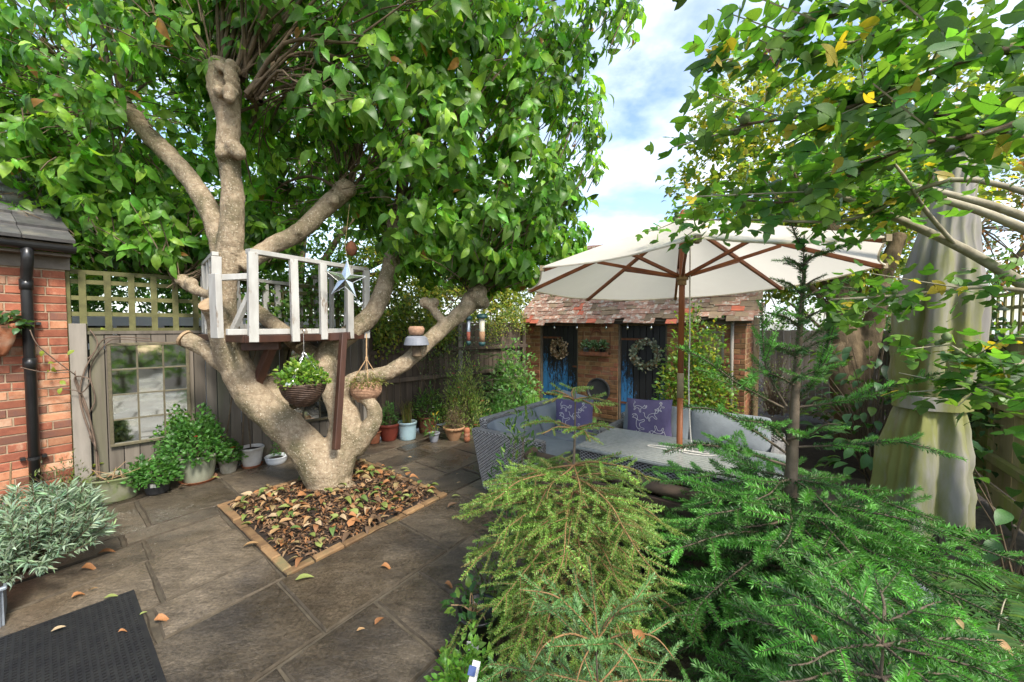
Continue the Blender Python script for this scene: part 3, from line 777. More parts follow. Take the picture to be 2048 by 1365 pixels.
# trellis: upright and cross slats
for u in np.arange(.10, 2.7, .165):
    b = MB(); b.bar(FP(u, -.03, 1.47), FP(u, -.03, 2.1), .048, .014, FN); b.build('trellis_slat', M['trellis'], fl)
for z in (1.56, 1.71, 1.86, 2.01, 2.1):
    b = MB(); b.bar(FP(.0, -.046, z), FP(2.7, -.046, z), .014, .04); b.build('trellis_slat', M['trellis'], fl)
b = MB(); b.bar(FP(.1, .0, 1.535), FP(2.7, .0, 1.535), .04, .03); b.build('top_rail', M['fence'], fl)

fr = empty('dark_fence', FP(2.8), 0, 'dark brown garden fence with cross rails between the tree and the outhouse', 'fence')
boards(fr, FP, FM, 2.81, 5.95, 1.60, M['fence_dark'], w=.095, hj=.012)
for z in (.32, .80, 1.22):
    b = MB(); b.bar(FP(2.8, .045, z), FP(5.95, .045, z), .06, .065); b.build('rail', M['fence_dark'], fr, bevel=.01)
for u in (4.35, 5.85): post(fr, FP, u, 1.66, .085, M['post_grey'] if u < 5 else M['fence_dark'], .03)
b = MB(); b.bar(FP(2.8, .0, 1.64), FP(5.95, .0, 1.64), .05, .03); b.build('top_rail', M['fence_dark'], fr)

# window-pane mirrors hung on the fence
def mirror(name, label, u0, u1, z0, z1, nc, nr):
    e = empty(name, FP((u0 + u1) / 2, .02, z0), 0, label, 'mirror', 'window mirrors on the fence')
    fw = .028
    for (a, b_) in (((u0, z0), (u1, z0)), ((u0, z1), (u1, z1))):
        m = MB(); m.bar(FP(a[0] - fw / 2, .035, a[1]), FP(b_[0] + fw / 2, .035, b_[1]), .035, fw); m.build('frame', M['mirror_frame'], e, bevel=.004)
    for uu in (u0, u1):
        m = MB(); m.bar(FP(uu, .034, z0 + fw / 2), FP(uu, .034, z1 - fw / 2), fw, .033, FN); m.build('frame', M['mirror_frame'], e, bevel=.004)
    for i in range(1, nc):
        uu = u0 + (u1 - u0) * i / nc
        m = MB(); m.bar(FP(uu, .034, z0), FP(uu, .034, z1), .014, .022, FN); m.build('glazing_bar', M['mirror_frame'], e)
    for j in range(1, nr):
        z = z0 + (z1 - z0) * j / nr
        m = MB(); m.bar(FP(u0, .034, z), FP(u1, .034, z), .019, .013); m.build('glazing_bar', M['mirror_frame'], e)
    for i in range(nc):
        for j in range(nr):
            a, b_ = u0 + (u1 - u0) * i / nc, u0 + (u1 - u0) * (i + 1) / nc
            c, d = z0 + (z1 - z0) * j / nr, z0 + (z1 - z0) * (j + 1) / nr
            t1, t2 = rng.normal(0, .0022, 2)
            m = MB(); m.add([FP(a, .028 - t1 - t2, c), FP(b_, .028 + t1 - t2, c), FP(b_, .028 + t1 + t2, d), FP(a, .028 - t1 + t2, d)], [(0, 1, 2, 3)])
            m.build('pane', M['mirror_glass'], e)
    return e
mirror('pane_mirror', 'tall twelve-pane mirror on the grey fence left of the tree', .26, .84, .45, 1.42, 3, 4)
mirror('pane_mirror', 'pane mirror on the fence behind the hanging wicker basket', 1.76, 2.34, .40, 1.33, 3, 4)

# ------------------------------------------------------------------ brick outhouse with clay roof
S0 = V(.26, 7.86, 0); SD = V(.8, -.6, 0); SN = V(-.6, -.8, 0)
SM = Matrix((SD, -SN, V(0, 0, 1))).transposed()
def SP(t, out=0.0, z=0.0): return S0 + SD * t + SN * out + V(0, 0, z)
shed = empty('brick_outhouse', S0, 0, 'old brick outhouse with sagging clay tile roof and two flaking doors', 'outhouse')
mb = MB()
quadbox(mb, S0, SD, -SN, .0, .34, .008, 1.9, -.05, 1.74)
quadbox(mb, S0, SD, -SN, 1.16, 1.91, .008, .22, -.05, 1.74)
quadbox(mb, S0, SD, -SN, 2.71, 3.78, .008, 1.9, -.05, 1.74)
quadbox(mb, S0, SD, -SN, .34, 1.16, .2, .24, -.05, 1.74)
quadbox(mb, S0, SD, -SN, 1.91, 2.71, .2, .24, -.05, 1.74)
swall = mb.build('wall', M['shed_mortar'], shed)
for row in range(23):
    for (x0, x1) in ((0, .34), (1.16, 1.91), (2.71, 3.78)):
        if x0 > 2.6 and 14 <= row <= 19:
            brick_run(swall, sb_, S0, SD, -SN, 2.71, 3.18, row); brick_run(swall, sb_, S0, SD, -SN, 3.5, 3.78, row); continue
        brick_run(swall, sb_, S0, SD, -SN, x0, x1, row, depth_j=.006)
for row in range(23):
    brick_run(swall, sb_, SP(3.784), -SN, -SD, .105, .9, row)
mb = MB(); quadbox(mb, S0, SD, SN, .0, 3.85, -.1, .018, 1.632, 1.735); mb.build('lintel_beam', M['lintel'], shed)
# doors
def shed_door(t0, t1, paint, label):
    m = MB(); quadbox(m, S0, SD, SN, t0 + .02, t1 - .02, -.14, -.10, .02, 1.60)
    d = m.build('door', M['door'], shed); d['paint_left'] = -.3; d['label'] = label
    nb = 7; w = (t1 - t0 - .06) / nb
    for i in range(nb):
        b = MB(); quadbox(b, S0, SD, SN, t0 + .03 + i * w + .005, t0 + .03 + (i + 1) * w - .005, -.098, -.075 + rng.uniform(-.003, .003), .03, 1.595)
        o = b.build('door_board', M['door'], d, bevel=.004); o['paint_left'] = paint[i]
    for tt in (t0 + .012, t1 - .012):
        b = MB(); quadbox(b, S0, SD, SN, tt - .016, tt + .016, -.12, -.02, 0, 1.63); b.build('door_frame', M['lintel'], d)
    for z in (.28, 1.36):
        b = MB(); quadbox(b, S0, SD, SN, t0 + .03, t0 + .42, -.072, -.066, z, z + .035); b.build('strap_hinge', M['rust'], d)
    b = MB(); quadbox(b, S0, SD, SN, t1 - .14, t1 - .05, -.072, -.055, .84, .87); b.build('latch', M['rust'], d)
    return d
shed_door(.34, 1.16, [.06, .0, -.03, .0, .01, -.05, -.07], 'plank door with half its blue paint left')
shed_door(1.91, 2.71, [.02, -.03, -.12, -.17, -.16, -.14, -.05], 'mostly black plank door with strips of blue paint')
# little window
wn_ = MB(); quadbox(wn_, S0, SD, SN, 3.19, 3.49, -.06, -.05, 1.06, 1.50)
win = wn_.build('window', M['dark_glass'], shed)
for (a, b_, c, d_) in ((3.17, 3.2, 1.05, 1.52), (3.48, 3.51, 1.05, 1.52), (3.2, 3.48, 1.05, 1.08), (3.2, 3.48, 1.49, 1.52)):
    b = MB(); quadbox(b, S0, SD, SN, a, b_, -.05, .012, c, d_); b.build('window_frame', M['post_grey'], win)
b = MB(); b.tube([SP(3.62, .06, 1.66), SP(3.62, .06,   .05)], .022, 12); b.build('downpipe', M['post_grey'], shed, smooth=True)
# roof
RS = R(47); RD = -SN * math.cos(RS) + V(0, 0, math.sin(RS)); RN = SN * math.sin(RS) + V(0, 0, math.cos(RS))
E0 = SP(0, .15, 1.70)
def RP(t, y, n=0.0):
    sag = -.03 * math.sin(max(0, min(1, t / 3.9)) * math.pi) - .012 * math.sin(t * 5.1 + y)
    return E0 + SD * t + RD * y + RN * (n + sag)
mb = MB(); vs = []; fs = []
for i in range(21):
    for j in range(5): vs.append(RP(-.06 + .35 * (j / 4) + (3.95 - .35 * j / 4) * i / 20, .02 + 1.98 * j / 4, -.03))
for i in range(20):
    for j in range(4): a = i * 5 + j; fs.append((a, a + 5, a + 6, a + 1))
mb.add(vs, fs); sroof = mb.build('roof', M['lintel'], shed)
tmesh = []
for k in ('tile', 'tile', 'tile', 'tile_red', 'tile_old'):
    b = MB(); b.box((.085, .135, .006), (.163, .27, .012)); tmesh.append(b.mesh('roof_tile', M[k]))
GA = .102; stuff = MB()
for row in range(20):
    x = -.10 + .019 * row + (row % 2) * .083
    while x < 3.85:
        rightness = x / 3.9
        pr = np.array([.34 - .25 * rightness, .30 - .2 * rightness, .2, .14 if row < 3 else .05, .10 + .5 * rightness * (1 if row < 6 else .7)]); pr /= pr.sum()
        me = tmesh[rng.choice(5, p=pr)]
        slip = rng.uniform(-.012, .012) - (rng.random() < .09) * rng.uniform(.02, .06)
        pos = RP(x, row * GA - .06 + slip, .0 + rng.uniform(0, .007))
        Mx = Matrix((SD, RD, RN)).transposed()
        T = Matrix.Translation(pos) @ Mx.to_4x4() @ Matrix.Rotation(R(-4.5) + rng.normal(0, .012), 4, 'X') @ Matrix.Rotation(rng.normal(0, .02), 4, 'Z') @ Matrix.Rotation(rng.normal(0, .012), 4, 'Y')
        if row < 13:
            if not (row == 0 and rng.random() < .12):
                o = bpy.data.objects.new('roof_tile', me); COL.objects.link(o)
                o.matrix_basis = T; o.parent = sroof; o.matrix_parent_inverse = wm(sroof).inverted()
        else:
            b = MB(); b.box((.085, .135, .006), (.163, .27, .012)); stuff.add([T @ Vector(v) for v in b.v], b.f)
        x += .166
tag(stuff.build('roof_tile', M['tile'], sroof), kind='stuff')
for i in range(12):
    b = MB(); a0 = RP(.33 + i * .3, 2.02, .03); a1 = RP(.33 + i * .3 + .29, 2.02, .03)
    b.tube([a0, a1], .085, 12); b.build('ridge_tile', M['tile' if i % 3 else 'tile_old'], sroof)

# wreaths
def wreath(name, label, t, z, Ro, ri, cols, tm, n, size):
    c = SP(t, -.055, z)
    e = empty(name, c, 0, label, 'wreath', 'wreaths on the outhouse doors')
    b = MB(); ring = [c + SD * (Ro * math.cos(a)) + V(0, 0, Ro * math.sin(a)) + SN * .012 for a in np.linspace(0, 2 * math.pi, 25)]
    b.tube(ring, .02, 8, caps=False); b.build('ring', M['bark_dark'], e)
    a = rng.uniform(0, 2 * math.pi, n); rr = Ro + rng.normal(0, ri, n)
    cc = np.array(c)
    pos = cc + np.outer(rr * np.cos(a), np.array(SD)) + np.outer(rr * np.sin(a), [0, 0, 1]) + np.outer(np.abs(rng.normal(.02, .02, n)), np.array(SN))
    ax = np.outer(-np.sin(a), np.array(SD)) + np.outer(np.cos(a), [0, 0, 1]) + rng.normal(0, .7, (n, 3))
    upv = np.array(SN) + rng.normal(0, .5, (n, 3))
    cl = np.array(cols)[rng.integers(len(cols), size=n)] * rng.uniform(.7, 1.25, (n, 1))
    tag(scatter('wreath_foliage', tm, pos, ax, upv, rng.uniform(.6, 1.2, n) * size, cl, M['silver_leaf'], e), kind='stuff')
wreath('dried_wreath', 'small brown dried-cone wreath on the blue flaking door', .74, 1.17, .135, .034, [(.30, .21, .12), (.20, .13, .075), (.42, .34, .24), (.14, .09, .05)], LEAF_S, 420, .055)
wreath('leaf_wreath', 'larger silvery green leaf wreath on the black door', 2.36, 1.14, .20, .03, [(.24, .25, .17), (.17, .21, .14), (.30, .31, .24), (.25, .17, .09)], LEAF_S, 520, .06)

# wall shelf with succulents
sc_ = SP(1.50, .06, 1.09)
e = empty('wall_shelf', sc_, 0, 'rusty iron wall tray with ornate crest between the outhouse doors', 'shelf')
b = MB(); quadbox(b, S0, SD, SN, 1.26, 1.78, .008, .13, 1.085, 1.10); quadbox(b, S0, SD, SN, 1.26, 1.78, .118, .13, 1.10, 1.15); b.build('tray', M['rust'], e)
for tt in (1.265, 1.775):
    b = MB(); b.bar(SP(tt, .012, 1.1), SP(tt, .012, 1.5), .012, .01, SN); b.build('bracket', M['rust'], e)
b = MB()
for k in range(3):
    b.tube([SP(1.52 + .11 * math.cos(a) * (1 - .25 * k), .012, 1.42 + .05 * k + .08 * math.sin(a)) for a in np.linspace(.1, math.pi - .1, 12)], .009, 6)
b.build('crest', M['rust'], e)
for i, tt in enumerate((1.35, 1.50, 1.66)):
    c = SP(tt, .065, 1.102)
    p_ = empty('tin_pot', c, 0, ['dented tin pot at the left of the wall tray', 'tiny rusty pot in the middle of the wall tray', 'dark tin pot at the right of the wall tray'][i], 'pot', 'tins on the wall tray')
    b = MB(); b.lathe([(.045, 0), (.052, .11), (.055, .11), (.048, .10), (.0, .095)], c, 16); b.build('pot_body', M['galv' if i == 0 else 'rust' if i == 1 else 'dark_pot'], p_, smooth=True)
    n = 130
    d = nrm(rng.normal(0, 1, (n, 3)) + np.array([0, 0, .5]))
    pos = np.array(c) + np.array([0, 0, .15]) + d * rng.uniform(.02, .085, (n, 1))
    pt = empty('succulent_plant', c + V(0, 0, .1), 0, ['round succulent in the left tin of the wall tray', 'small pale succulent in the middle of the wall tray', 'tall succulent spilling right on the wall tray'][i], 'succulent', 'succulents on the wall tray')
    tag(scatter('foliage', LEAF_S, pos, d, rng.normal(0, 1, (n, 3)), rng.uniform(.035, .06, n), greens(n, (.09, .17, .09), .25, young=.2, ycolor=(.2, .28, .17)), M['leaf'], pt), kind='stuff')
# orange sun ornament
c = SP(.155, .02, 1.53)
b = MB(); b.lathe([(.0, .03), (.05, .022), (.062, .0)], (0, 0, 0), 16)
for k in range(12):
    a = k * math.pi / 6
    b.add([(math.cos(a - .2) * .06, math.sin(a - .2) * .06, 0), (math.cos(a + .2) * .06, math.sin(a + .2) * .06, 0), (math.cos(a) * .105, math.sin(a) * .105, 0), (math.cos(a) * .06, math.sin(a) * .06, .02)], [(0, 2, 3), (2, 1, 3), (0, 1, 2)])
Mx = Matrix((SD, V(0, 0, 1), SN)).transposed()
b.v = [tuple(c + Mx @ Vector(v)) for v in b.v]
tag(b.build('sun_ornament', M['terracotta'], None), 'small orange sun plaque on the outhouse corner', 'ornament')
# string of bulbs under the eaves
e = empty('string_lights', SP(.1, .1, 1.66), 0, 'black cord of clear glass bulbs along the outhouse eaves', 'string lights')
pts = []
hooks = [-.02, .74, 1.2, 1.75, 2.12, 2.5, 3.3, 4.3]
for a, b_ in zip(hooks[:-1], hooks[1:]):
    for f in np.linspace(0, 1, 7)[:-1]:
        pts.append(SP(a + (b_ - a) * f, .12 + .06 * f, 1.66 - .22 * (b_ - a) * f * (1 - f)))
b = MB(); b.tube(pts, .004, 5); b.build('cord', M['black_plastic'], e)
for h_ in hooks[1:-1]:
    c = SP(h_, .12, 1.65)
    b = MB(); b.tube([c, c + V(0, 0, -.045)], .012, 8); so = b.build('socket', M['black_plastic'], e)
    b = MB(); b.lathe([(.008, 0), (.02, -.025), (.022, -.05), (.012, -.07), (0, -.074)], c + V(0, 0, -.045), 12); b.build('bulb', M['chrome'], so, smooth=True)
# black dish leaning against the wall between the doors
c = SP(1.62, .12, .50)
b = MB(); b.lathe([(0, .02), (.165, .02), (.19, .04), (.21, .04), (.21, .0), (0, -.01)], (0, 0, 0), 32)
b.v = [tuple(c + Matrix((SD, V(0, 0, 1), SN)).transposed() @ Vector(v)) for v in b.v]
tag(b.build('round_lid', M['dark_pot'], None, smooth=False), 'round dark grey bin lid leaning on the outhouse wall', 'lid')

# low plinth post right of the outhouse and the grey gate beyond
g0 = V(5.15, 7.0, 0); gdv = V(.80, -.6, 0)
e = empty('side_gate', g0, 0, 'grey vertical-board gate behind the old tree trunk', 'gate')
def GP(u, out=0, z=0): return g0 + gdv * u + V(-.6, -.8, 0) * out + V(0, 0, z)
GM = Matrix((gdv, V(-.6, -.8, 0), V(0, 0, 1))).transposed()
boards(e, GP, GM, -.6, 1.2, 1.5, M['gate'], w=.1)
for z in (.3, 1.2): 
    b = MB(); b.bar(GP(-.6, .02, z), GP(1.2, .02, z), .03, .08); b.build('ledge', M['gate'], e)

# ------------------------------------------------------------------ right-hand fence
RF0 = V(3.55, 2.35, 0); RFD = V(.56, .83, 0); RFN = V(-.83, .56, 0)
RM = Matrix((RFD, RFN, V(0, 0, 1))).transposed()
def RFP(u, out=0, z=0): return RF0 + RFD * u + RFN * out + V(0, 0, z)
e = empty('right_fence', RF0, 0, 'pale wooden fence stained green with algae behind the folded parasol', 'fence')
boards(e, RFP, RM, -.6, 6.2, 1.30, M['fence_green'], w=.125, z0=.17)
for z in (.42, .92): 
    b = MB(); b.bar(RFP(-.6, .04, z), RFP(6.2, .04, z), .05, .075); b.build('rail', M['fence_green'], e, bevel=.006)
b = MB(); b.bar(RFP(-.6, .03, .09), RFP(6.2, .03, .09), .03, .16); b.build('gravel_board', M['fence_green'], e, bevel=.004)
b = MB(); b.bar(RFP(-.6, .0, 1.49), RFP(6.2, .0, 1.49), .07, .03); b.build('capping', M['fence_green'], e)
for u in (.4, 2.3, 4.2, 6.1): 
    b = MB(); b.box((0, 0, .95), (.09, .09, 1.9)); b.v = [tuple(RFP(u, -.06) + RM @ Vector(v)) for v in b.v]; b.build('post', M['fence_green'], e)
for u in np.arange(-.5, 6.1, .14):
    b = MB(); b.bar(RFP(u, -.02, 1.5), RFP(u, -.02, 1.88), .035, .012, RFN); b.build('trellis_slat', M['fence_green'], e)
for z in (1.62, 1.76, 1.88):
    b = MB(); b.bar(RFP(-.6, -.034, z), RFP(6.2, -.034, z), .012, .032); b.build('trellis_slat', M['fence_green'], e)
# ------------------------------------------------------------------ magnolia
base = P(650, 985, 3.85)
mag = empty('magnolia_tree', (base.x, base.y, 0), 0, 'large many-limbed magnolia tree carrying the white treehouse', 'tree')
def limb(pts): return [P(a, b, d) for a, b, d, r in pts], [r * d / FPX for a, b, d, r in pts]
def dens(pts, rad, k=4):
    """Catmull-Rom through the joints."""
    out, ro = [], []
    n = len(pts)
    for i in range(n - 1):
        p0, p1, p2, p3 = pts[max(i - 1, 0)], pts[i], pts[i + 1], pts[min(i + 2, n - 1)]
        for j in range(k):
            t = j / k
            out.append(.5 * ((2 * p1) + (p2 - p0) * t + (2 * p0 - 5 * p1 + 4 * p2 - p3) * t * t + (3 * p1 - p0 - 3 * p2 + p3) * t ** 3))
            ro.append(rad[i] + (rad[i + 1] - rad[i]) * t)
    out.append(pts[-1]); ro.append(rad[-1])
    return out, ro
LIMBS = [
    [(655, 1012, 3.86, 50), (656, 985, 3.86, 45), (650, 945, 3.87, 48), (602, 884, 3.84, 39), (560, 843, 3.82, 37), (515, 805, 3.78, 35), (489, 768, 3.75, 34), (472, 730, 3.72, 33), (457, 692, 3.7, 33), (444, 640, 3.68, 30), (447, 570, 3.68, 26), (460, 500, 3.68, 25), (466, 420, 3.66, 23.5), (461, 340, 3.62, 21), (455, 300, 3.6, 24), (458, 250, 3.6, 22), (452, 200, 3.58, 30), (446, 160, 3.58, 32), (440, 125, 3.6, 20)],
    [(448, 510, 3.72, 24), (428, 440, 3.75, 22), (399, 387, 3.8, 21), (360, 335, 3.85, 20), (322, 295, 3.9, 19), (285, 258, 3.92, 18), (258, 225, 3.95, 18), (240, 195, 3.95, 16)],
    [(480, 535, 3.72, 18), (545, 492, 3.9, 19), (600, 463, 4.05, 19), (650, 416, 4.2, 20), (685, 385, 4.3, 20)],
    [(660, 985, 3.88, 42), (668, 935, 3.92, 44), (690, 872, 4.0, 38), (688, 829, 4.08, 33), (668, 780, 4.15, 28), (652, 730, 4.22, 26), (665, 695, 4.32, 24), (710, 660, 4.42, 22), (748, 622, 4.5, 21), (772, 565, 4.6, 19), (790, 490, 4.7, 18), (790, 440, 4.75, 17)],
    [(652, 730, 4.24, 20), (612, 700, 4.34, 18), (570, 668, 4.45, 17), (530, 635, 4.52, 16), (480, 600, 4.6, 14)],
    [(680, 805, 4.1, 26), (700, 767, 4.16, 20), (735, 755, 4.22, 18), (775, 746, 4.28, 17), (815, 722, 4.36, 18), (860, 680, 4.5, 18), (905, 641, 4.65, 17), (938, 612, 4.75, 19), (953, 596, 4.8, 19)],
    [(900, 648, 4.62, 9), (885, 640, 4.6, 10), (868, 622, 4.6, 10), (858, 608, 4.6, 13)],
    [(706, 900, 4.0, 25), (735, 862, 4.03, 22), (750, 832, 4.05, 17), (738, 803, 4.06, 14), (714, 786, 4.1, 17)],
    [(447, 655, 3.66, 26), (431, 627, 3.57, 22), (420, 611, 3.5, 20)],
    [(458, 738, 3.74, 20), (412, 700, 3.74, 18), (372, 678, 3.73, 18)],
    [(562, 818, 3.9, 18), (549, 776, 3.95, 17), (541, 752, 3.95, 16)],
    [(445, 592, 3.8, 11), (405, 586, 3.95, 10), (378, 573, 4.05, 12), (362, 556, 4.1, 11)],
]
mb = MB()
for L_ in LIMBS:
    p, r = dens(*limb(L_))
    r = [x * .88 * (1 + .025 * math.sin(i * 1.7 + len(L_))) for i, x in enumerate(r)]
    mb.tube(p, r, 14)
def lump(c, r, k=1.0):
    m = bmesh.new(); bmesh.ops.create_icosphere(m, subdivisions=2, radius=r)
    idx = len(mb.v)
    vs = [c + Vector(v.co) * (1 + rng.uniform(-.12, .12)) for v in m.verts]
    mb.add(vs, [tuple(v.index for v in f.verts) for f in m.faces]); m.free()
for (a, b_, d, r) in [(470, 300, 3.53, 21), (478, 308, 3.53, 17), (446, 308, 3.52, 18), (462, 292, 3.5, 15), (270, 235, 3.9, 20), (228, 195, 3.95, 22), (690, 378, 4.28, 26), (668, 402, 4.16, 15), (595, 462, 3.99, 17), (955, 590, 4.75, 26), (938, 600, 4.75, 20), (963, 604, 4.74, 20), (850, 607, 4.6, 15), (868, 605, 4.6, 13), (364, 560, 4.05, 16), (383, 567, 4.0, 15), (790, 440, 4.75, 24), (630, 995, 3.76, 28), (690, 985, 3.85, 32), (655, 1003, 3.74, 26)]:
    lump(P(a, b_, d), .80 * r * d / FPX)
for k in range(26):
    a = rng.uniform(0, 6.28); lump(P(449 + 27 * math.cos(a), rng.uniform(128, 215), 3.58 + .15 * math.sin(a)), rng.uniform(.03, .055))
trunk = mb.build('trunk', M['bark'], mag, smooth=True)
rm = trunk.modifiers.new('union', 'REMESH'); rm.mode = 'VOXEL'; rm.voxel_size = .013; rm.use_smooth_shade = True
sm = trunk.modifiers.new('smooth', 'SMOOTH'); sm.factor = .6; sm.iterations = 5
tx = bpy.data.textures.new('bark_lumps', 'CLOUDS'); tx.noise_scale = .12; tx.noise_depth = 3
dm = trunk.modifiers.new('lumps', 'DISPLACE'); dm.texture = tx; dm.strength = .025; dm.mid_level = .5; dm.texture_coords = 'LOCAL'
tx2 = bpy.data.textures.new('bark_rings', 'WOOD'); tx2.noise_scale = .05; tx2.turbulence = 4; tx2.wood_type = 'BANDNOISE'
# pale sawn faces on the stubs
for (p0, p1, r) in (((431, 627, 3.57), (418.8, 609.3, 3.495), 18.5), ((412, 700, 3.74), (370, 677, 3.729), 17), ((549, 776, 3.95), (540.6, 750.5, 3.95), 14.5)):
    a, b_ = P(*p0), P(*p1); d = (b_ - a).normalized()
    c = MB(); c.tube([b_ - d * .01, b_ + d * .012, b_ + d * .016], [r * p1[2] / FPX, r * p1[2] / FPX, r * .8 * p1[2] / FPX], 18)
    c.build('sawn_face', M['cut'], mag)

# crown: lobes (centre, radii) that hold the leaf clusters
LOBES = [((-.55, 4.85, 3.75), (1.72, 1.45, 1.80), 1250), ((-2.0, 4.5, 4.7), (2.1, 1.9, 1.95), 1050), ((-3.95, 4.75, 3.95), (2.1, 1.7, 1.75), 1200), ((-5.2, 4.3, 3.3), (1.5, 1.3, 1.05), 560), ((-.3, 4.3, 5.0), (1.75, 1.5, 1.2), 560), ((-.35, 4.9, 2.75), (.95, .8, .75), 320), ((-3.5, 4.7, 2.65), (1.0, .6, .5), 330), ((-4.7, 4.4, 2.7), (1.0, .6, .5), 330), ((.35, 5.0, 2.7), (.6, .6, .7), 160), ((-2.5, 4.0, 4.55), (1.0, .7, .55), 200), ((-3.75, 4.25, 2.42), (.95, .4, .32), 150)]
KNOBS = [P(440, 130, 3.6), P(480, 150, 3.6), P(236, 188, 3.95), P(688, 378, 4.3), P(788, 440, 4.75), P(953, 585, 4.8), P(362, 556, 4.1), P(500, 190, 3.6)]
cp, cdir = [], []
for c, r, n in LOBES:
    c = np.array(c); r = np.array(r)
    m = n * 4
    d = nrm(rng.normal(0, 1, (m, 3))); rad = rng.uniform(.50, 1.03, (m, 1)) ** .6
    p = c + d * r * rad
    # open hollow around the bare limbs, seen from below
    hollow = (p[:, 0] > -3.2) & (p[:, 0] < -1.2) & (p[:, 1] < 4.1) & (p[:, 2] < 3.4)
    low = p[:, 2] < 1.95 + .0 * p[:, 0]
    near = (p[:, 1] < 3.1) & (p[:, 2] < 3.2)
    tn = (np.abs(p[:, 0] + 2.7) < .62) & (p[:, 1] < 3.7) & (p[:, 2] < 3.75)
    ok = ~(hollow | low | near | tn)
    p, d = p[ok][:n], d[ok][:n]
    cp.append(p); cdir.append(d)
cp = np.vstack(cp); cdir = np.vstack(cdir); NC = len(cp)
print('magnolia clusters', NC)
# clumping: pull clusters towards random attractors so that light and dark masses form
att = cp[rng.choice(NC, 150, replace=False)]
dd = np.linalg.norm(cp[:, None] - att[None], axis=2); w = dd.argmin(1)
cp = cp + (att[w] - cp) * rng.uniform(.05, .35, (NC, 1))
kn = np.array([list(k) for k in KNOBS])
kd = np.linalg.norm(cp[:, None] - kn[None], axis=2); ki = kd.argmin(1)
# shoots from every pollard knuckle
for i, k in enumerate(KNOBS):
    mine = np.where(ki == i)[0]
    if len(mine) == 0: continue
    sel = rng.choice(mine, min(len(mine), 2 if i == 6 else 15), replace=False)
    b = MB()
    for j in sel:
        t = Vector(cp[j]); L0 = (t - k).length
        m1 = k + (t - k) * .35 + V(rng.normal(0, .05), rng.normal(0, .05), .22 * L0); m2 = k + (t - k) * .7 + V(rng.normal(0, .06), rng.normal(0, .06), .16 * L0)
        r0 = rng.uniform(.009, .022)
        pp, rr = dens([k + V(rng.normal(0, .03), rng.normal(0, .03), -.03), m1, m2, t], [r0, r0 * .8, r0 * .55, .004], 3)
        b.tube(pp, rr, 6, caps=False)
        for q_ in range(3):
            o_ = rng.choice(mine); t2 = Vector(cp[o_]); st = pp[3 + 2 * q_]
            if (t2 - st).length < 1.3:
                b.tube([st, (st + t2) / 2 + V(0, 0, .08), t2], [r0 * .45, r0 * .3, .003], 5, caps=False)
    b.build('branch', M['bark_dark'], mag, smooth=True)
# twigs
b = MB()
for j in range(NC):
    if rng.random() < .45:
        t = Vector(cp[j]); k = KNOBS[ki[j]]; dv_ = (k - t).normalized()
        s_ = t + dv_ * rng.uniform(.2, .45) + V(rng.normal(0, .08), rng.normal(0, .08), -.05)
        b.tube([s_, (s_ + t) / 2 + V(0, 0, .02), t], [.006, .005, .003], 4, caps=False)
b.build('twigs', M['bark_dark'], mag)
# leaves: whorl around each twig end
lp, la, lu, ls = [], [], [], []
per = rng.integers(5, 10, NC)
for j in range(NC):
    n = per[j]; c = cp[j]; o = cdir[j]
    phi = rng.uniform(0, 6.28) + np.arange(n) * 2.4
    ref = np.array([.3, .2, .9]); s1 = np.cross(o, ref); s1 /= np.linalg.norm(s1); s2 = np.cross(o, s1)
    ax = o * .55 + np.outer(np.cos(phi), s1) + np.outer(np.sin(phi), s2) + np.array([0, 0, -1.05]) + rng.normal(0, .3, (n, 3))
    lp.append(c + rng.normal(0, .025, (n, 3)) - o * rng.uniform(0, .12, (n, 1))); la.append(ax)
    lu.append(o * 1.0 + np.array([0, -.35, .5]) + rng.normal(0, .4, (n, 3))); ls.append(rng.uniform(.075, .2, n))
lp = np.vstack(lp); la = np.vstack(la); lu = np.vstack(lu); ls = np.concatenate(ls); NL = len(lp)
bright = np.repeat(rng.random(NC) < .3, per)
lc = greens(NL, (.10, .225, .033), .38, young=.2, ycolor=(.22, .37, .05), yellow=.008, ycol=(.28, .14, .04))
lc[bright] *= np.array([1.45, 1.35, 1.25])
print('magnolia leaves', NL)
size = ls / np.linalg.norm(lp - np.array([0, 0, CAM_H]), axis=1)
vis = (np.abs(lp[:, 0] / lp[:, 1]) < 1.25) & ((lp[:, 2] - 1.6) / lp[:, 1] < .8)
order = np.argsort(-(size * vis)); big, rest = order[:290], order[290:]
tag(scatter('foliage', LEAF4, lp[rest], la[rest], lu[rest], ls[rest], lc[rest], M['leaf'], mag), kind='stuff')
mag_meshes = [one_leaf_mesh('leaf', leaf_tmpl(rng.uniform(.42, .52), 6, rng.uniform(.08, .25), rng.uniform(.1, .45)), c, M['leaf']) for c in greens(14, (.10, .21, .04), .25, young=.3)]
for j in big:
    o = link('leaf', mag_meshes[rng.integers(14)])
    place(o, lp[j], la[j], lu[j], ls[j] * 1.1); o.parent = mag; o.matrix_parent_inverse = wm(mag).inverted()

# ------------------------------------------------------------------ treehouse
TA, TB, TC = V(-2.215, 3.38, 0), V(-1.645, 4.50, 0), V(-3.17, 4.12, 0)
TD = TB + (TC - TA)
th = empty('treehouse', (TA + TD) / 2 + V(0, 0, 1.5), 0, 'small white-painted treehouse balcony in the magnolia', 'treehouse')
DZ, TZ = 1.52, 2.255
ua = (TB - TA).normalized(); ub = (TC - TA).normalized()
def wbar(a, b_, w, h, name, m='white_paint', up=V(0, 0, 1)):
    j = .006 if name in ('baluster', 'top_rail', 'brace') else .002
    a = Vector(a) + V(*rng.normal(0, j, 3)); b_ = Vector(b_) + V(*rng.normal(0, j, 3))
    x = MB(); x.bar(a, b_, w, h, up); return x.build(name, M[m], th, bevel=.004)
def Z(v, z): return V(v.x, v.y, z)
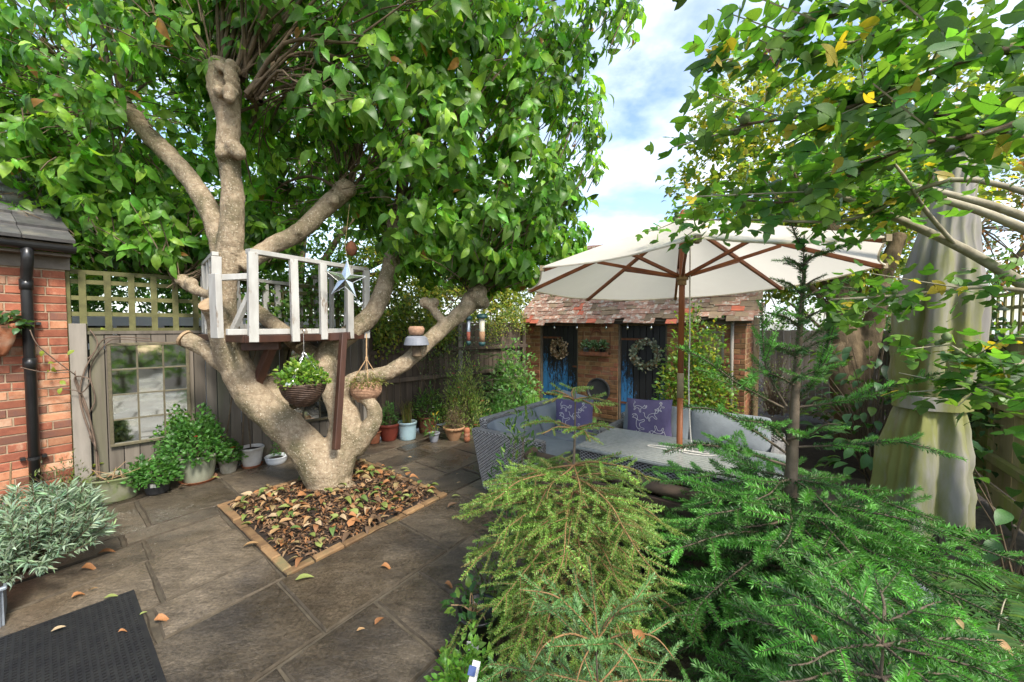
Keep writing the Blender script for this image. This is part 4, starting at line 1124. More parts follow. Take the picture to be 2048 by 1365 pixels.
# deck boards
nb = 9
for i in range(nb):
    f = (i + .5) / nb
    a = TA + (TC - TA) * f * .97 + ua * 0.0; b_ = a + (TB - TA)
    wbar(Z(a, DZ - .015), Z(b_, DZ - .015), .105, .024, 'deck_board', 'deck_brown')
wbar(Z(TA - ua * .06 - ub * .02, DZ - .035), Z(TB + ua * .02 - ub * .02, DZ - .035), .03, .06, 'edge_joist', 'deck_brown')
wbar(Z(TA - ua * .05, DZ - .035), Z(TC - ua * .05, DZ - .035), .03, .06, 'edge_joist', 'deck_brown')
wbar(Z(TB, DZ - .035), Z(TD, DZ - .035), .03, .06, 'edge_joist', 'deck_brown')
# front railing
wbar(Z(TA - ub * .0, TZ - .02), Z(TB + ua * .03, TZ - .02), .075, .04, 'top_rail')
wbar(Z(TA - ua * .18 + ub * .02, DZ + .028), Z(TB + ub * .02, DZ + .028), .03, .05, 'bottom_board')
for f in (.012, .30, .545, .80, .985):
    p = TA + (TB - TA) * f - ub * .03
    wbar(Z(p, DZ - .06), Z(p, TZ - .042), .068 if f > .1 else .075, .045, 'baluster', up=ub)
# right and back railings
wbar(Z(TB, TZ - .02), Z(TD, TZ - .02), .06, .035, 'top_rail')
for f in (.33, .62, .95):
    p = TB + (TD - TB) * f; wbar(Z(p, DZ - .01), Z(p, TZ - .04), .05, .04, 'baluster', up=ua)
wbar(Z(TC + ua * .15, TZ - .14), Z(TD, TZ - .14), .05, .04, 'top_rail')
for f in (.25, .5, .62, .85):
    p = TC + (TD - TC) * f; wbar(Z(p, DZ - .01), Z(p, TZ - .162), .06, .04, 'baluster', up=ub)
wbar(Z(TC + ua * .1, DZ + .05), Z(TD, DZ + .05), .03, .09, 'bottom_board')
# left side: low post with gap for the trunk, then a short panel
pl_ = TA + ub * .235 - ua * .19
wbar(Z(pl_, DZ - .02), Z(pl_, 2.03), .11, .05, 'post', up=ua)
wbar(Z(pl_ + ua * .02, 2.0), Z(TA + ua * .02, 2.02), .05, .05, 'short_rail')
wbar(Z(pl_ + ua * .12, DZ + .05), Z(TA + ua * .05, 1.98), .05, .04, 'brace', up=ua)
pn, pf = P(431, 505, 3.55), P(407, 530, 4.25)
pn.z = pf.z = 0
wbar(Z(pn, 2.24), Z(pf, 2.24), .05, .035, 'top_rail')
wbar(Z(pn, DZ + .02), Z(pf, DZ + .02), .03, .06, 'bottom_board')
for f in (.0, .30, .55, .8, 1.0):
    p = pn + (pf - pn) * f; wbar(Z(p, DZ), Z(p, 2.222), .06 if f else .075, .05, 'baluster', up=(pf - pn).normalized())
# supports
b = MB(); b.bar(P(687, 668, 3.96), P(672, 900, 3.70), .062, .058, V(-.6, -.8, 0)); b.build('support_post', M['deck_brown'], th, bevel=.006)
b = MB(); b.bar(P(485, 690, 3.66), P(560, 688, 3.72), .07, .11); b.build('support_beam', M['deck_brown'], th, bevel=.006)
b = MB(); b.bar(P(545, 690, 3.72), P(513, 768, 3.78), .09, .07, V(-.6, -.8, 0)); b.build('brace', M['deck_brown'], th, bevel=.006)
b = MB(); b.bar(P(590, 678, 4.0), P(700, 672, 4.1), .06, .08); b.build('support_beam', M['deck_brown'], th, bevel=.006)

# ------------------------------------------------------------------ things hanging in the tree
def chain(b, a, z, n=None):
    a = Vector(a); z = Vector(z); L0 = (z - a).length; n = n or max(2, int(L0 / .028)); d = (z - a) / n
    fr_ = frame_from(d, V(.3, .9, .1))
    for i in range(n):
        c = a + d * (i + .5); s = fr_ @ (V(1, 0, 0) if i % 2 else V(0, 0, 1)); dn = d.normalized()
        b.tube([c + s * .009 * math.cos(t) + dn * (d.length * .68) * math.sin(t) for t in np.linspace(0, 2 * math.pi, 9)], .0026, 4, caps=False)

hb_c = P(606, 770, 3.42)
e = empty('hanging_basket', P(606, 808, 3.42), 0, 'dark wicker hanging basket on a steel chain under the treehouse', 'hanging basket')
b = MB()
Rb, Hb = .18, .175
for i in range(12):
    t = i / 11; z = -Hb * t; r = Rb * math.sqrt(max(.06, 1 - (t * .93) ** 2.4)) * (1 - .25 * t)
    ring = [hb_c + V((r + .006 * math.sin(k * math.pi + i * math.pi)) * math.cos(k * 2 * math.pi / 40), (r + .006 * math.sin(k * math.pi + i * math.pi)) * math.sin(k * 2 * math.pi / 40), z + .003 * math.sin(k * 1.3 + i)) for k in range(41)]
    b.tube(ring, .0085, 5, caps=False)
    if i == 0: b.tube([p + V(0, 0, .012) for p in ring], .011, 5, caps=False)
b.lathe([(0, -Hb), (.06, -Hb + .005), (.13, -.12), (.168, -.04), (.172, 0), (.0, -.01)], hb_c, 24)
b.build('woven_bowl', M['wicker_dark'], e)
b = MB(); hk = P(607, 668, 3.46); j1 = hk + V(0, 0, -.16)
b.tube([hk + V(.012 * math.cos(t), 0, .018 + .018 * math.sin(t)) for t in np.linspace(-.9, 3.6, 10)] , .003, 5)
b.tube([hk, j1], .0025, 5)
for k in range(3):
    a = 2.1 * k + .4; chain(b, j1, hb_c + V(.17 * math.cos(a), .17 * math.sin(a), 0))
b.build('chain', M['steel'], e)
def bushy(name, label, cat, c, rx, ry, h, n, size, tm, mtl, cols, group=None, droop=.2, stems=14, stem_m='bark_dark', flower=None, fl_n=0, fl_size=.02, upward=.4, shell=.5, stem_r=.004):
    """dome of leaves on thin stems, base at c."""
    c = Vector(c)
    e_ = empty(name, c, 0, label, cat, group)
    d = nrm(rng.normal(0, 1, (n, 3))); d[:, 2] = np.abs(d[:, 2])
    rad = rng.uniform(shell ** 2, 1, (n, 1)) ** .5 * (1 + .22 * np.sin(d[:, 0:1] * 7 + 1) * np.cos(d[:, 1:2] * 6 + d[:, 2:3] * 5))
    pos = np.array(c) + d * rad * np.array([rx, ry, h])
    ax = d * .8 + np.array([0, 0, upward]) + rng.normal(0, .45, (n, 3)); ax[:, 2] -= droop
    upv = d * .6 + np.array([0, 0, .8]) + rng.normal(0, .35, (n, 3))
    tag(scatter('foliage', tm, pos, ax, upv, rng.uniform(.65, 1.15, n) * size, cols(n), mtl, e_), kind='stuff')
    b_ = MB()
    for k in range(stems):
        t = Vector(pos[rng.integers(n)]); s0 = c + V(rng.normal(0, .15) * rx, rng.normal(0, .15) * ry, -.02)
        b_.tube([s0, (s0 + t) / 2 + V(0, 0, .12 * h), t], [stem_r, stem_r * .8, stem_r * .4], 5, caps=False)
    b_.build('stem', M[stem_m], e_)
    if flower is not None and fl_n:
        k = rng.choice(n, fl_n); fp = pos[k] + d[k] * .02
        fp = np.repeat(fp, 5, 0); m_ = len(fp); a = np.tile(np.arange(5) * 1.257, fl_n)
        fx = np.stack([np.cos(a), np.sin(a), np.full(m_, .4)], 1)
        tag(scatter('flower', LEAF_S, fp, fx, np.tile([0, 0, 1.], (m_, 1)), np.full(m_, fl_size), np.tile(np.array(flower), (m_, 1)) * rng.uniform(.85, 1.1, (m_, 1)), M['petal'], e_), kind='stuff')
    return e_
bushy('trailing_plant', 'lime green trailing plant with white flowers in the wicker hanging basket', 'plant', hb_c + V(0, 0, .0), .20, .2, .22, 900, .045, LEAF_S, M['leaf'], lambda n: greens(n, (.13, .25, .04), .25, young=.3, ycolor=(.26, .36, .06)), flower=(.8, .8, .76), fl_n=9, droop=.1)
b = MB(); b.lathe([(0, 0), (.04, .005), (.045, .02), (.03, .045), (0, .055)], hb_c + V(-.03, -.14, -.005), 14); tag(b.build('pebble_ornament', M['white_gloss'], None, smooth=True), 'small white glazed ornament in the wicker hanging basket', 'ornament')

cb = P(732, 764, 4.12)
e = empty('coir_planter', P(732, 802, 4.12), 0, 'round woven coir planter hung on jute rope from the treehouse', 'hanging planter')
b = MB()
for i in range(15):
    t = i / 14; z = .0 - .205 * t; r = .15 * (1 - .42 * abs(2 * t - .75) ** 2.2) * (1 if t < .9 else .82)
    b.tube([cb + V((r + .004 * math.sin(k * 3.14 + i * 3.14)) * math.cos(k * math.pi / 18), (r + .004 * math.sin(k * 3.14 + i * 3.14)) * math.sin(k * math.pi / 18), z) for k in range(37)], .0095, 5, caps=False)
b.lathe([(0, -.20), (.09, -.2), (.135, -.12), (.142, -.03), (.12, 0.0), (0, -.01)], cb, 22)
b.build('woven_bowl', M['coir'], e)
b = MB(); top = P(733, 668, 4.3); kn_ = P(733, 718, 4.2)
b.tube([top, kn_], .007, 6); b.lathe([(0, -.03), (.014, -.02), (.016, 0), (.012, .02), (0, .03)], kn_, 8)
for k in range(4):
    a = k * 1.57 + .5; b.tube([kn_, cb + V(.14 * math.cos(a), .14 * math.sin(a), .0)], .005, 5)
b.build('rope', M['jute'], e)
bushy('hanging_moss', 'wispy dry moss and stonecrop spilling from the coir planter', 'plant', cb + V(0, 0, -.03), .23, .18, .12, 900, .035, LEAF_N, M['leaf'], lambda n: greens(n, (.13, .14, .035), .3, young=.2, ycolor=(.16, .2, .06)), droop=.5, upward=.1)

# mirrored star
c = P(691, 560, 3.86)
b = MB(); R1, R2 = .17, .068
fr_ = frame_from(V(0, 0, 1), V(.35, -.93, 0))
def sp_(a, r, d=0): return c + (fr_ @ V(r * math.sin(a), r * math.cos(a), 0)) + (fr_ @ V(0, 0, d))
tilt = .10
for k in range(5):
    a0 = tilt + k * 2 * math.pi / 5
    for (sg) in (-1, 1):
        a1 = a0 + sg * math.pi / 5
        for d_ in (.035, -.035):
            tri = [sp_(a0, R1 * 1.12), sp_(a1, R2), c + fr_ @ V(0, 0, d_)]
            b.add(tri if sg * d_ > 0 else tri[::-1], [(0, 1, 2)])
e = empty('hanging_star', c, 0, 'silver mirrored star hanging by a thread in front of the treehouse rail', 'star')
b.build('star_facets', M['chrome'], e)
b = MB()
for k in range(5):
    a0 = tilt + k * 2 * math.pi / 5
    for sg in (-1, 1): b.tube([sp_(a0, R1 * 1.12), sp_(a0 + sg * math.pi / 5, R2)], .0035, 5)
b.build('star_edge', M['steel'], e)
b = MB(); b.tube([sp_(tilt, R1 * 1.12), c + V(0, 0, .34), c + V(.01, .1, .75)], .0015, 4); b.build('thread', M['jute'], e)
# grey leaf-shaped hanging ornament by the treehouse (terracotta bird)
c = P(703, 498, 4.25)
b = MB(); b.lathe([(0, -.08), (.04, -.06), (.062, 0), (.045, .05), (.012, .085), (0, .09)], c, 16); tag(b.build('clay_ornament', M['rust'], None, smooth=True), 'brown clay ornament hanging above the silver star', 'ornament')
b = MB()

# bird feeders under the right-hand limb
def feeder(name, label, px, py0, py1, d, r, m1, m2):
    t, b0 = P(px, py0, d), P(px, py1, d)
    e_ = empty(name, b0, 0, label, 'bird feeder', 'bird feeders hung from the magnolia')
    x = MB(); x.lathe([(r * 1.9, 0), (r * 2.0, .012), (r * 1.9, .035), (r * 1.2, .05), (0, .055)], t, 20); x.build('lid', M['dark_teal'], e_, smooth=True)
    x = MB(); x.tube([b0 + V(0, 0, .03), t], r, 16); x.build('tube', m1, e_, smooth=True)
    x = MB(); x.tube([b0 + V(0, 0, .035), b0 + (t - b0) * .5], r * 1.02, 16); x.build('seed', m2, e_, smooth=True)
    x = MB(); x.lathe([(0, -.02), (r * .9, -.015), (r * 1.25, .01), (r * 1.25, .03), (0, .032)], b0, 16); x.build('tray', M['dark_teal'], e_, smooth=True)
    x = MB(); x.tube([t + V(0, 0, .05), t + V(0, 0, .2)], .002, 4); x.build('wire', M['steel'], e_)
    for k in range(3):
        z = .08 + .1 * k; x = MB(); x.tube([b0 + V(-r * 1.6, -.005, z), b0 + V(r * 1.6, -.005, z)], .004, 5); x.build('perch', M['dark_teal'], e_)
M['dark_teal'] = mat('dark_green_plastic', (.02, .06, .06), (.03, .08, .075), rough=.4, bump=.05, rnd=0)
M['seed'] = mat('bird_seed', (.33, .20, .11), (.2, .11, .06), rough=.9, scale=90, bump=.6, bscale=150, rnd=0)
M['peanut'] = mat('red_nuts', (.32, .10, .06), (.2, .06, .04), rough=.9, scale=90, bump=.6, bscale=150, rnd=0)
M['husk'] = mat('pale_clear_tube', (.5, .48, .38), (.42, .4, .3), rough=.15, bump=.05, rnd=0, spec=.6)
feeder('seed_feeder', 'tall pale seed feeder with dark green lid hanging from the right limb', 964, 637, 690, 4.7, .033, M['husk'], M['seed'])
feeder('nut_feeder', 'slim feeder of red peanuts left of the tall seed feeder', 937, 640, 688, 4.75, .022, M['galv'], M['peanut'])
# grey plastic dome with fern on the limb
c = P(833, 690, 4.3)
e = empty('feeding_dome', c, 0, 'grey plastic stool-shaped bird shelter fixed on the right limb', 'bird shelter')
b = MB(); b.lathe([(.135, 0), (.115, .075), (.09, .095), (0, .1), ], c, 24); b.lathe([(.13, 0.0), (.108, .07), (0, .09)], c + V(0, 0, -.002), 24)
b.build('dome', M['grey_pot'], e, smooth=False)
b = MB(); b.tube([c + V(0, 0, -.12), c + V(0, 0, .02)], [.05, .045], 12); b.build('stem', M['bark_dark'], e)
b = MB(); b.lathe([(.04, 0), (.075, .01), (.09, .07), (.07, .1), (0, .1)], c + V(0, 0, .1), 16); b.build('nest_pot', M['coir'], e, smooth=True)

# ------------------------------------------------------------------ trees and shrubs behind the fences
def tree(name, label, base, trunk_h, tr, lobes, n, size, cols, tm=LEAF_Q, mtl=None, cat='tree', group=None, trunk_m='bark_dark', twig=.15):
    base = Vector(base); e_ = empty(name, base, 0, label, cat, group)
    cs = [Vector(l[0]) for l in lobes]; b_ = MB()
    top = base + V(0, 0, trunk_h)
    p, r = dens([base + V(0, 0, -.05), base + V(.05, 0, trunk_h * .5), top], [tr, tr * .85, tr * .7], 3); b_.tube(p, r, 10)
    for c in cs: b_.tube([top + V(0, 0, -.1), (top + c) / 2 + V(0, 0, .1), c], [tr * .6, tr * .4, tr * .15], 8)
    vols = np.array([np.prod(l[1]) for l in lobes]); vols = vols ** .75; ns = (n * vols / vols.sum()).astype(int)
    pos, dr = [], []
    for (c, r_), m_ in zip(lobes, ns):
        d = nrm(rng.normal(0, 1, (m_, 3))); rad = rng.uniform(.4, 1.0, (m_, 1)) ** .55
        wob = 1 + .22 * np.sin(d[:, 0:1] * 5 + c[0]) * np.sin(d[:, 1:2] * 6 + c[1]) + .15 * np.sin(d[:, 2:3] * 9)
        pos.append(np.array(c) + d * np.array(r_) * rad * wob); dr.append(d)
    pos = np.vstack(pos); dr = np.vstack(dr); m_ = len(pos)
    att_ = pos[rng.choice(m_, max(12, m_ // 60), replace=False)]
    for s_ in range(0, m_, 2000):
        q_ = pos[s_:s_ + 2000]; w_ = np.linalg.norm(q_[:, None] - att_[None], axis=2).argmin(1)
        pos[s_:s_ + 2000] = q_ + (att_[w_] - q_) * rng.uniform(.1, .45, (len(q_), 1))
    for a in att_[:: max(1, int(len(att_) * twig / 6))]:
        c = min(cs, key=lambda c: (Vector(a) - c).length); b_.tube([c, (c + Vector(a)) / 2 + V(0, 0, .06), Vector(a)], [tr * .14, tr * .1, .004], 5, caps=False)
    b_.build('trunk', M[trunk_m], e_, smooth=True)
    ax = dr * .7 + rng.normal(0, .6, (m_, 3)); ax[:, 2] -= .25
    upv = dr * .5 + np.array([0, 0, .8]) + rng.normal(0, .45, (m_, 3))
    tag(scatter('crown', tm, pos, ax, upv, rng.uniform(.6, 1.2, m_) * size, cols(m_), mtl or M['leaf_far'], e_), kind='stuff')
    return e_
gA = lambda n: greens(n, (.075, .16, .032), .35, young=.25, ycolor=(.17, .29, .055))
gY = lambda n: greens(n, (.13, .19, .035), .35, young=.3, ycolor=(.28, .30, .055), yellow=.1, ycol=(.42, .34, .06))
gD = lambda n: greens(n, (.04, .085, .03), .3, young=.1)
tree('back_tree', 'broad green tree behind the far left corner of the trellis', (-8.2, 7.6, 0), 2.2, .16, [((-8.0, 7.4, 3.9), (2.0, 1.6, 2.2)), ((-6.2, 7.9, 3.0), (1.5, 1.2, 1.6)), ((-7.0, 7.8, 5.6), (1.8, 1.5, 1.5))], 11000, .12, gA, group='trees beyond the garden')
tree('back_tree', 'dense green tree seen through the magnolia above the mirror', (-4.6, 8.6, 0), 2.2, .16, [((-4.4, 8.6, 3.6), (1.8, 1.4, 1.9)), ((-3.0, 8.9, 4.6), (1.8, 1.4, 1.8)), ((-4.6, 8.8, 5.9), (1.9, 1.4, 1.5)), ((-2.4, 9.6, 3.0), (1.5, .9, 1.2)), ((-1.2, 10.2, 4.0), (1.3, .9, 1.3))], 14000, .12, gA, group='trees beyond the garden')
tree('back_shrub', 'bright green shrub behind the trellis left of the treehouse', (-5.3, 6.0, 0), .8, .05, [((-5.9, 6.3, 2.0), (1.1, .6, .8)), ((-4.9, 7.2, 2.1), (1.1, .6, .9)), ((-3.9, 7.9, 2.2), (1.1, .6, 1.0)), ((-7.3, 6.0, 2.2), (1.2, .6, 1.0))], 13000, .10, gA, cat='shrub', group='shrubs beyond the fence')
tree('back_shrub', 'yellow green shrub above the dark fence behind the treehouse', (-1.9, 7.9, 0), 1.0, .05, [((-2.0, 7.7, 1.95), (.9, .55, .55)), ((-1.2, 8.2, 2.1), (.9, .55, .65)), ((-1.5, 8.8, 2.9), (1.2, .6, .8)), ((-2.6, 7.6, 2.3), (.9, .5, .8))], 11000, .085, gY, cat='shrub', group='shrubs beyond the fence')
tree('back_shrub', 'golden shrub above the fence left of the outhouse roof', (-.2, 9.6, 0), 1.0, .05, [((-.5, 9.2, 1.9), (.8, .5, .6)), ((.2, 9.8, 2.0), (.9, .5, .75)), ((-.6, 9.9, 2.9), (1.1, .6, .8))], 10000, .09, gY, cat='shrub', group='shrubs beyond the fence')
tree('distant_tree', 'small dark treetop just above the outhouse ridge', (3.0, 22, 0), 4.6, .12, [((3.0, 22, 5.0), (.7, .6, 1.1)), ((3.6, 22, 4.7), (.6, .5, .9)), ((2.2, 22, 4.6), (.7, .5, .8))], 900, .22, gD)
gYY = lambda n: greens(n, (.13, .20, .035), .32, young=.3, ycolor=(.28, .33, .05), yellow=.14, ycol=(.48, .40, .06))
yt = tree('yellowing_tree', 'tree with yellowing leaves above the parasol', (4.7, 5.55, 0), 1.6, .07, [((4.0, 5.9, 4.1), (1.35, 1.1, 1.5)), ((3.0, 5.7, 3.35), (.85, .8, .95)), ((4.7, 5.6, 3.0), (1.2, 1.0, 1.1)), ((5.6, 5.9, 4.4), (1.5, 1.1, 1.6)), ((3.2, 5.8, 4.6), (.7, .7, .6)), ((4.2, 6.0, 2.6), (1.0, .6, .7))], 15000, .105, gYY, tm=LEAF_S, trunk_m='bark_old', twig=1.0)
b = MB()
OT = [[(1712, 905, 5.3, 34), (1705, 860, 5.32, 30), (1700, 790, 5.35, 28), (1690, 700, 5.4, 27), (1682, 610, 5.45, 24), (1690, 520, 5.5, 20), (1640, 430, 5.6, 14)], [(1705, 790, 5.35, 22), (1730, 710, 5.3, 19), (1752, 630, 5.3, 17), (1765, 560, 5.35, 15), (1800, 470, 5.4, 12)], [(1708, 880, 5.3, 22), (1690, 820, 5.25, 18), (1675, 740, 5.25, 17), (1668, 690, 5.28, 15)]]
for L_ in OT: b.tube(*dens(*limb(L_)), 12)
ot = b.build('lower_trunk', M['bark_old'], yt, smooth=True)
rm = ot.modifiers.new('union', 'REMESH'); rm.mode = 'VOXEL'; rm.voxel_size = .02; rm.use_smooth_shade = True
dm = ot.modifiers.new('lumps', 'DISPLACE'); dm.texture = tx; dm.strength = .03; dm.mid_level = .5
tree('russet_tree', 'rust and green tree far right behind the fence', (8.8, 7.5, 0), 2.0, .12, [((8.6, 7.4, 3.4), (1.9, 1.2, 1.9)), ((7.6, 7.8, 4.8), (1.6, 1.2, 1.4)), ((10.2, 7.2, 4.2), (1.6, 1.2, 1.9))], 6500, .10, lambda n: greens(n, (.10, .13, .035), .35, young=.35, ycolor=(.26, .12, .05), yellow=.1, ycol=(.40, .22, .06)))
tree('back_shrub', 'tall green shrub behind the gate on the right', (6.9, 8.3, 0), 1.2, .07, [((6.6, 8.3, 2.2), (1.1, .6, 1.2)), ((7.6, 8.2, 2.4), (1.0, .6, 1.3)), ((5.6, 8.8, 2.4), (1.0, .6, 1.1))], 4200, .09, gA, cat='shrub', group='shrubs beyond the fence')
tree('hedge_shrub', 'tall shrub standing behind the photographer', (2.6, -2.6, 0), .8, .06, [((2.2, -2.6, 1.2), (1.3, .7, 1.1)), ((4.0, -2.0, 1.3), (1.3, .8, 1.2)), ((.6, -3.0, 1.2), (1.2, .7, 1.1))], 4000, .12, gA, cat='shrub')
# white garden room seen through the trellis
e = empty('garden_room', (-5.2, 6.9, 0), 0, 'low white framed garden room seen through the trellis', 'building')
o_ = HC + FN * -2.4; 
def NP(u, out=0, z=0): return o_ + FD * u + FN * out + V(0, 0, z)
b = MB(); quadbox(b, o_, FD, FN, -.8, 3.2, -.6, -.05, 0, 1.60); b.build('wall', M['dark_glass'], e)
b = MB(); quadbox(b, o_, FD, FN, -.9, 3.3, -.7, .05, 1.60, 1.76); b.build('roof_edge', M['white_frame'], e)
b = MB(); quadbox(b, o_, FD, FN, -.8, 3.2, -.04, .0, 1.28, 1.36); b.build('transom', M['white_frame'], e)
for u in np.arange(-.8, 3.3, .5):
    b = MB(); quadbox(b, o_, FD, FN, u, u + .07, -.05, .02, 0, 1.6); b.build('window_post', M['white_frame'], e)
# climbers over the fence
def climber(name, label, u0, u1, z, zr, n, cols, size, fp=FP, out=.05):
    e_ = empty(name, fp((u0 + u1) / 2, .1, 0), 0, label, 'climber')
    u = rng.uniform(u0, u1, n); zz_ = z + rng.normal(0, zr, n) + .12 * np.sin(u * 6) - .0; oo = out + np.abs(rng.normal(0, .09, n))
    pos = np.array([list(fp(a, b_, c_)) for a, b_, c_ in zip(u, oo, zz_)])
    ax = rng.normal(0, .6, (n, 3)) + np.array([.3, -.4, -.6]); upv = np.array([.3, -.5, .8]) + rng.normal(0, .4, (n, 3))
    tag(scatter('foliage', LEAF_S, pos, ax, upv, rng.uniform(.6, 1.2, n) * size, cols(n), M['leaf'], e_), kind='stuff')
    b_ = MB()
    for k in range(4):
        a = rng.uniform(u0, u1); b_.tube([fp(a, .06, .05), fp(a + rng.normal(0, .1), .08, z * .5), fp(a + rng.normal(0, .2), .06, z)], [.008, .007, .004], 5, caps=False)
    b_.build('stem', M['bark_dark'], e_)
climber('fence_climber', 'yellow green creeper spilling over the dark fence by the treehouse', 2.85, 4.2, 1.62, .15, 2600, gY, .06)
climber('fence_ivy', 'dark small-leaved creeper hanging on the dark fence under the limb', 3.5, 4.7, 1.25, .28, 900, lambda n: greens(n, (.07, .11, .05), .3, young=.15, ycolor=(.2, .24, .16)), .035)
climber('corner_creeper', 'pale green creeper on the fence top next to the outhouse', 4.8, 5.85, 1.66, .13, 900, gY, .045)
climber('trellis_vine', 'leafy vine climbing the trellis beside the treehouse', 1.0, 2.6, 1.85, .2, 700, gA, .07, out=-.05)
climber('fence_clematis', 'dark leafy climber covering the right fence behind the parasol', 1.2, 5.4, 1.2, .42, 3600, lambda n: greens(n, (.05, .105, .035), .3, young=.1), .085, fp=RFP)
# woody vine on the left fence and house
e = empty('bare_vine', FP(.2, .05, 0), 0, 'tangle of bare brown vine stems twisting beside the left mirror', 'vine')
paths = [[(200, 965, 3.62), (193, 900, 3.66), (170, 850, 3.68), (190, 800, 3.7), (180, 740, 3.7), (215, 685, 3.75), (260, 680, 3.8), (370, 690, 3.9)], [(195, 960, 3.6), (188, 870, 3.65), (160, 790, 3.62), (150, 755, 3.6), (180, 760, 3.6), (165, 785, 3.6), (140, 780, 3.55), (40, 778, 3.35), (0, 780, 3.25)],
         [(192, 900, 3.62), (175, 820, 3.64), (150, 745, 3.62), (185, 710, 3.7), (215, 676, 3.74), (300, 678, 3.84)], [(185, 880, 3.6), (160, 800, 3.6), (170, 740, 3.64), (195, 690, 3.7), (180, 660, 3.7)], [(150, 750, 3.55), (110, 720, 3.42), (75, 690, 3.32), (60, 660, 3.3)], [(140, 745, 3.5), (90, 745, 3.4), (40, 735, 3.3)]]
b = MB()
for i, pth in enumerate(paths):
    p, r = dens([P(*q_) for q_ in pth], [.008 - .0007 * k for k in range(len(pth))] if i < 4 else [.004] * len(pth), 5); b.tube(p, r, 6)
b.build('stem', M['log'], e, smooth=True)
pos = np.array([list(P(a, b_, 3.45)) for a, b_ in ((125, 775), (133, 770), (100, 742), (112, 745), (45, 728), (38, 742), (15, 738), (90, 700), (95, 728), (200, 660), (150, 700))])
tag(scatter('leaf', LEAF_S, pos, rng.normal(0, 1, (11, 3)), np.tile([.3, -.8, .4], (11, 1)), np.full(11, .065), np.tile([.28, .36, .06], (11, 1)), M['leaf'], e), kind='stuff')
bushy('ivy_geranium', 'dark green leaves overflowing the orange wall planter', 'plant', wp + V(0, 0, .06), .20, .2, .12, 90, .085, LEAF_S, M['leaf'], lambda n: greens(n, (.045, .11, .035), .25), droop=.35)
# ------------------------------------------------------------------ pots along the fence
def pot(name, label, c, rt, rb, h, m, rim=.018, soil=True, saucer=None, sx=1, sy=1, rz=0, lip=.008, handle=False):
    c = Vector((c[0], c[1], c[2] if len(c) > 2 else 0)); e_ = empty(name, c, 0, label, 'pot', 'pots standing along the fence')
    z0 = 0
    if saucer:
        b_ = MB(); b_.lathe([(rb * 1.05, 0), (rb * 1.28, .03), (rb * 1.22, .03), (rb * 1.0, .008), (0, .008)], c, 24, sx, sy, rz); b_.build('saucer', M[saucer], e_, smooth=False); z0 = .012
    prof = [(rb * .96, z0), (rb, z0 + .012)]
    for t in (.25, .5, .75): prof.append((rb + (rt - rb) * t ** .9, z0 + h * t))
    prof += [(rt - .002, z0 + h - rim - .006), (rt + lip, z0 + h - rim), (rt + lip, z0 + h - .003), (rt + lip - .004, z0 + h), (rt - .008, z0 + h), (rt - .012, z0 + h - .04), (rt * .9, z0 + h * .7)]
    b_ = MB(); b_.lathe(prof, c, 30, sx, sy, rz)
    o = b_.build('pot_body', M[m], e_, smooth=True)
    if soil:
        b_ = MB(); b_.lathe([(rt - .013, z0 + h - .035), (rt * .5, z0 + h - .022), (0, z0 + h - .02)], c, 20, sx, sy, rz); b_.build('soil', M['soil'], e_)
    return e_
def gp_(px, py): v = G(px, py); return (v.x, v.y, 0)
cA = gp_(168, 995)
pot('blue_pot', 'small faded blue pot half hidden by the lavender', cA, .085, .07, .11, 'aqua_pot')
bushy('lime_seedling', 'yellow green seedling in the faded blue pot', 'plant', (cA[0], cA[1], .1), .09, .09, .2, 26, .085, LEAF, M['leaf'], lambda n: greens(n, (.22, .26, .06), .2), stems=6)
cB = gp_(236, 998)
tb = pot('zinc_tub', 'mossy oval zinc tub of dead stems at the fence foot', cB, .17, .115, .225, 'mossy_zinc', sx=1.2, sy=.85, rz=.7, rim=.012, lip=.006)
e = empty('dead_stems', (cB[0], cB[1], .2), 0, 'dry stems and fern leaves in the mossy zinc tub', 'plant')
b = MB()
for k in range(14):
    a = rng.uniform(0, 6.28); s = V(cB[0] + .1 * math.cos(a), cB[1] + .08 * math.sin(a), .19); b.tube([s, s + V(rng.normal(0, .12), rng.normal(0, .1), rng.uniform(.03, .16))], [.004, .002], 5)
b.build('stem', M['jute'], e)
n = 60; pos = np.array([cB[0], cB[1], .21]) + rng.normal(0, .09, (n, 3)) * np.array([1, 1, .2]); tag(scatter('foliage', BLADE, pos, np.c_[rng.normal(0, 1, (n, 2)), rng.uniform(.1, .7, n)], np.tile([0, 0, 1.], (n, 1)), rng.uniform(.08, .2, n), greens(n, (.05, .1, .03), .3), M['leaf'], e), kind='stuff')
cC = gp_(316, 985)
pC = pot('charcoal_pot', 'charcoal plastic pot with a paper label beside the zinc tub', cC, .115, .085, .165, 'dark_pot')
b = MB(); b.box((cC[0] + .045, cC[1] - .10, .10), (.045, .003, .035), rotm(.15, 0, .3)); b.build('paper_label', M['paper'], pC)
cD = gp_(397, 962)
pot('sage_pot', 'large sage green pot on a terracotta saucer under the bushy salvia', cD, .165, .125, .27, 'green_pot', saucer='terracotta', rim=.03)
gS = lambda n: greens(n, (.075, .19, .04), .28, young=.3, ycolor=(.12, .27, .07))
bushy('salvia_bush', 'big bushy salvia with tiny red flowers in the sage green pot', 'shrub', (cD[0] - .02, cD[1], .24), .32, .26, .46, 2100, .05, LEAF_S, M['leaf'], gS, flower=(.6, .03, .05), fl_n=7, fl_size=.022, stems=30)
bushy('strawberry_plant', 'bright green trailing leaves over the charcoal pot', 'plant', (cC[0] - .02, cC[1] - .02, .12), .24, .2, .22, 850, .052, LEAF_S, M['leaf'], gS, droop=.35, stems=16)
cE = gp_(457, 945)
pot('beige_pot', 'small stone beige pot right of the sage green pot', cE, .095, .07, .16, 'beige_pot', rim=.03)
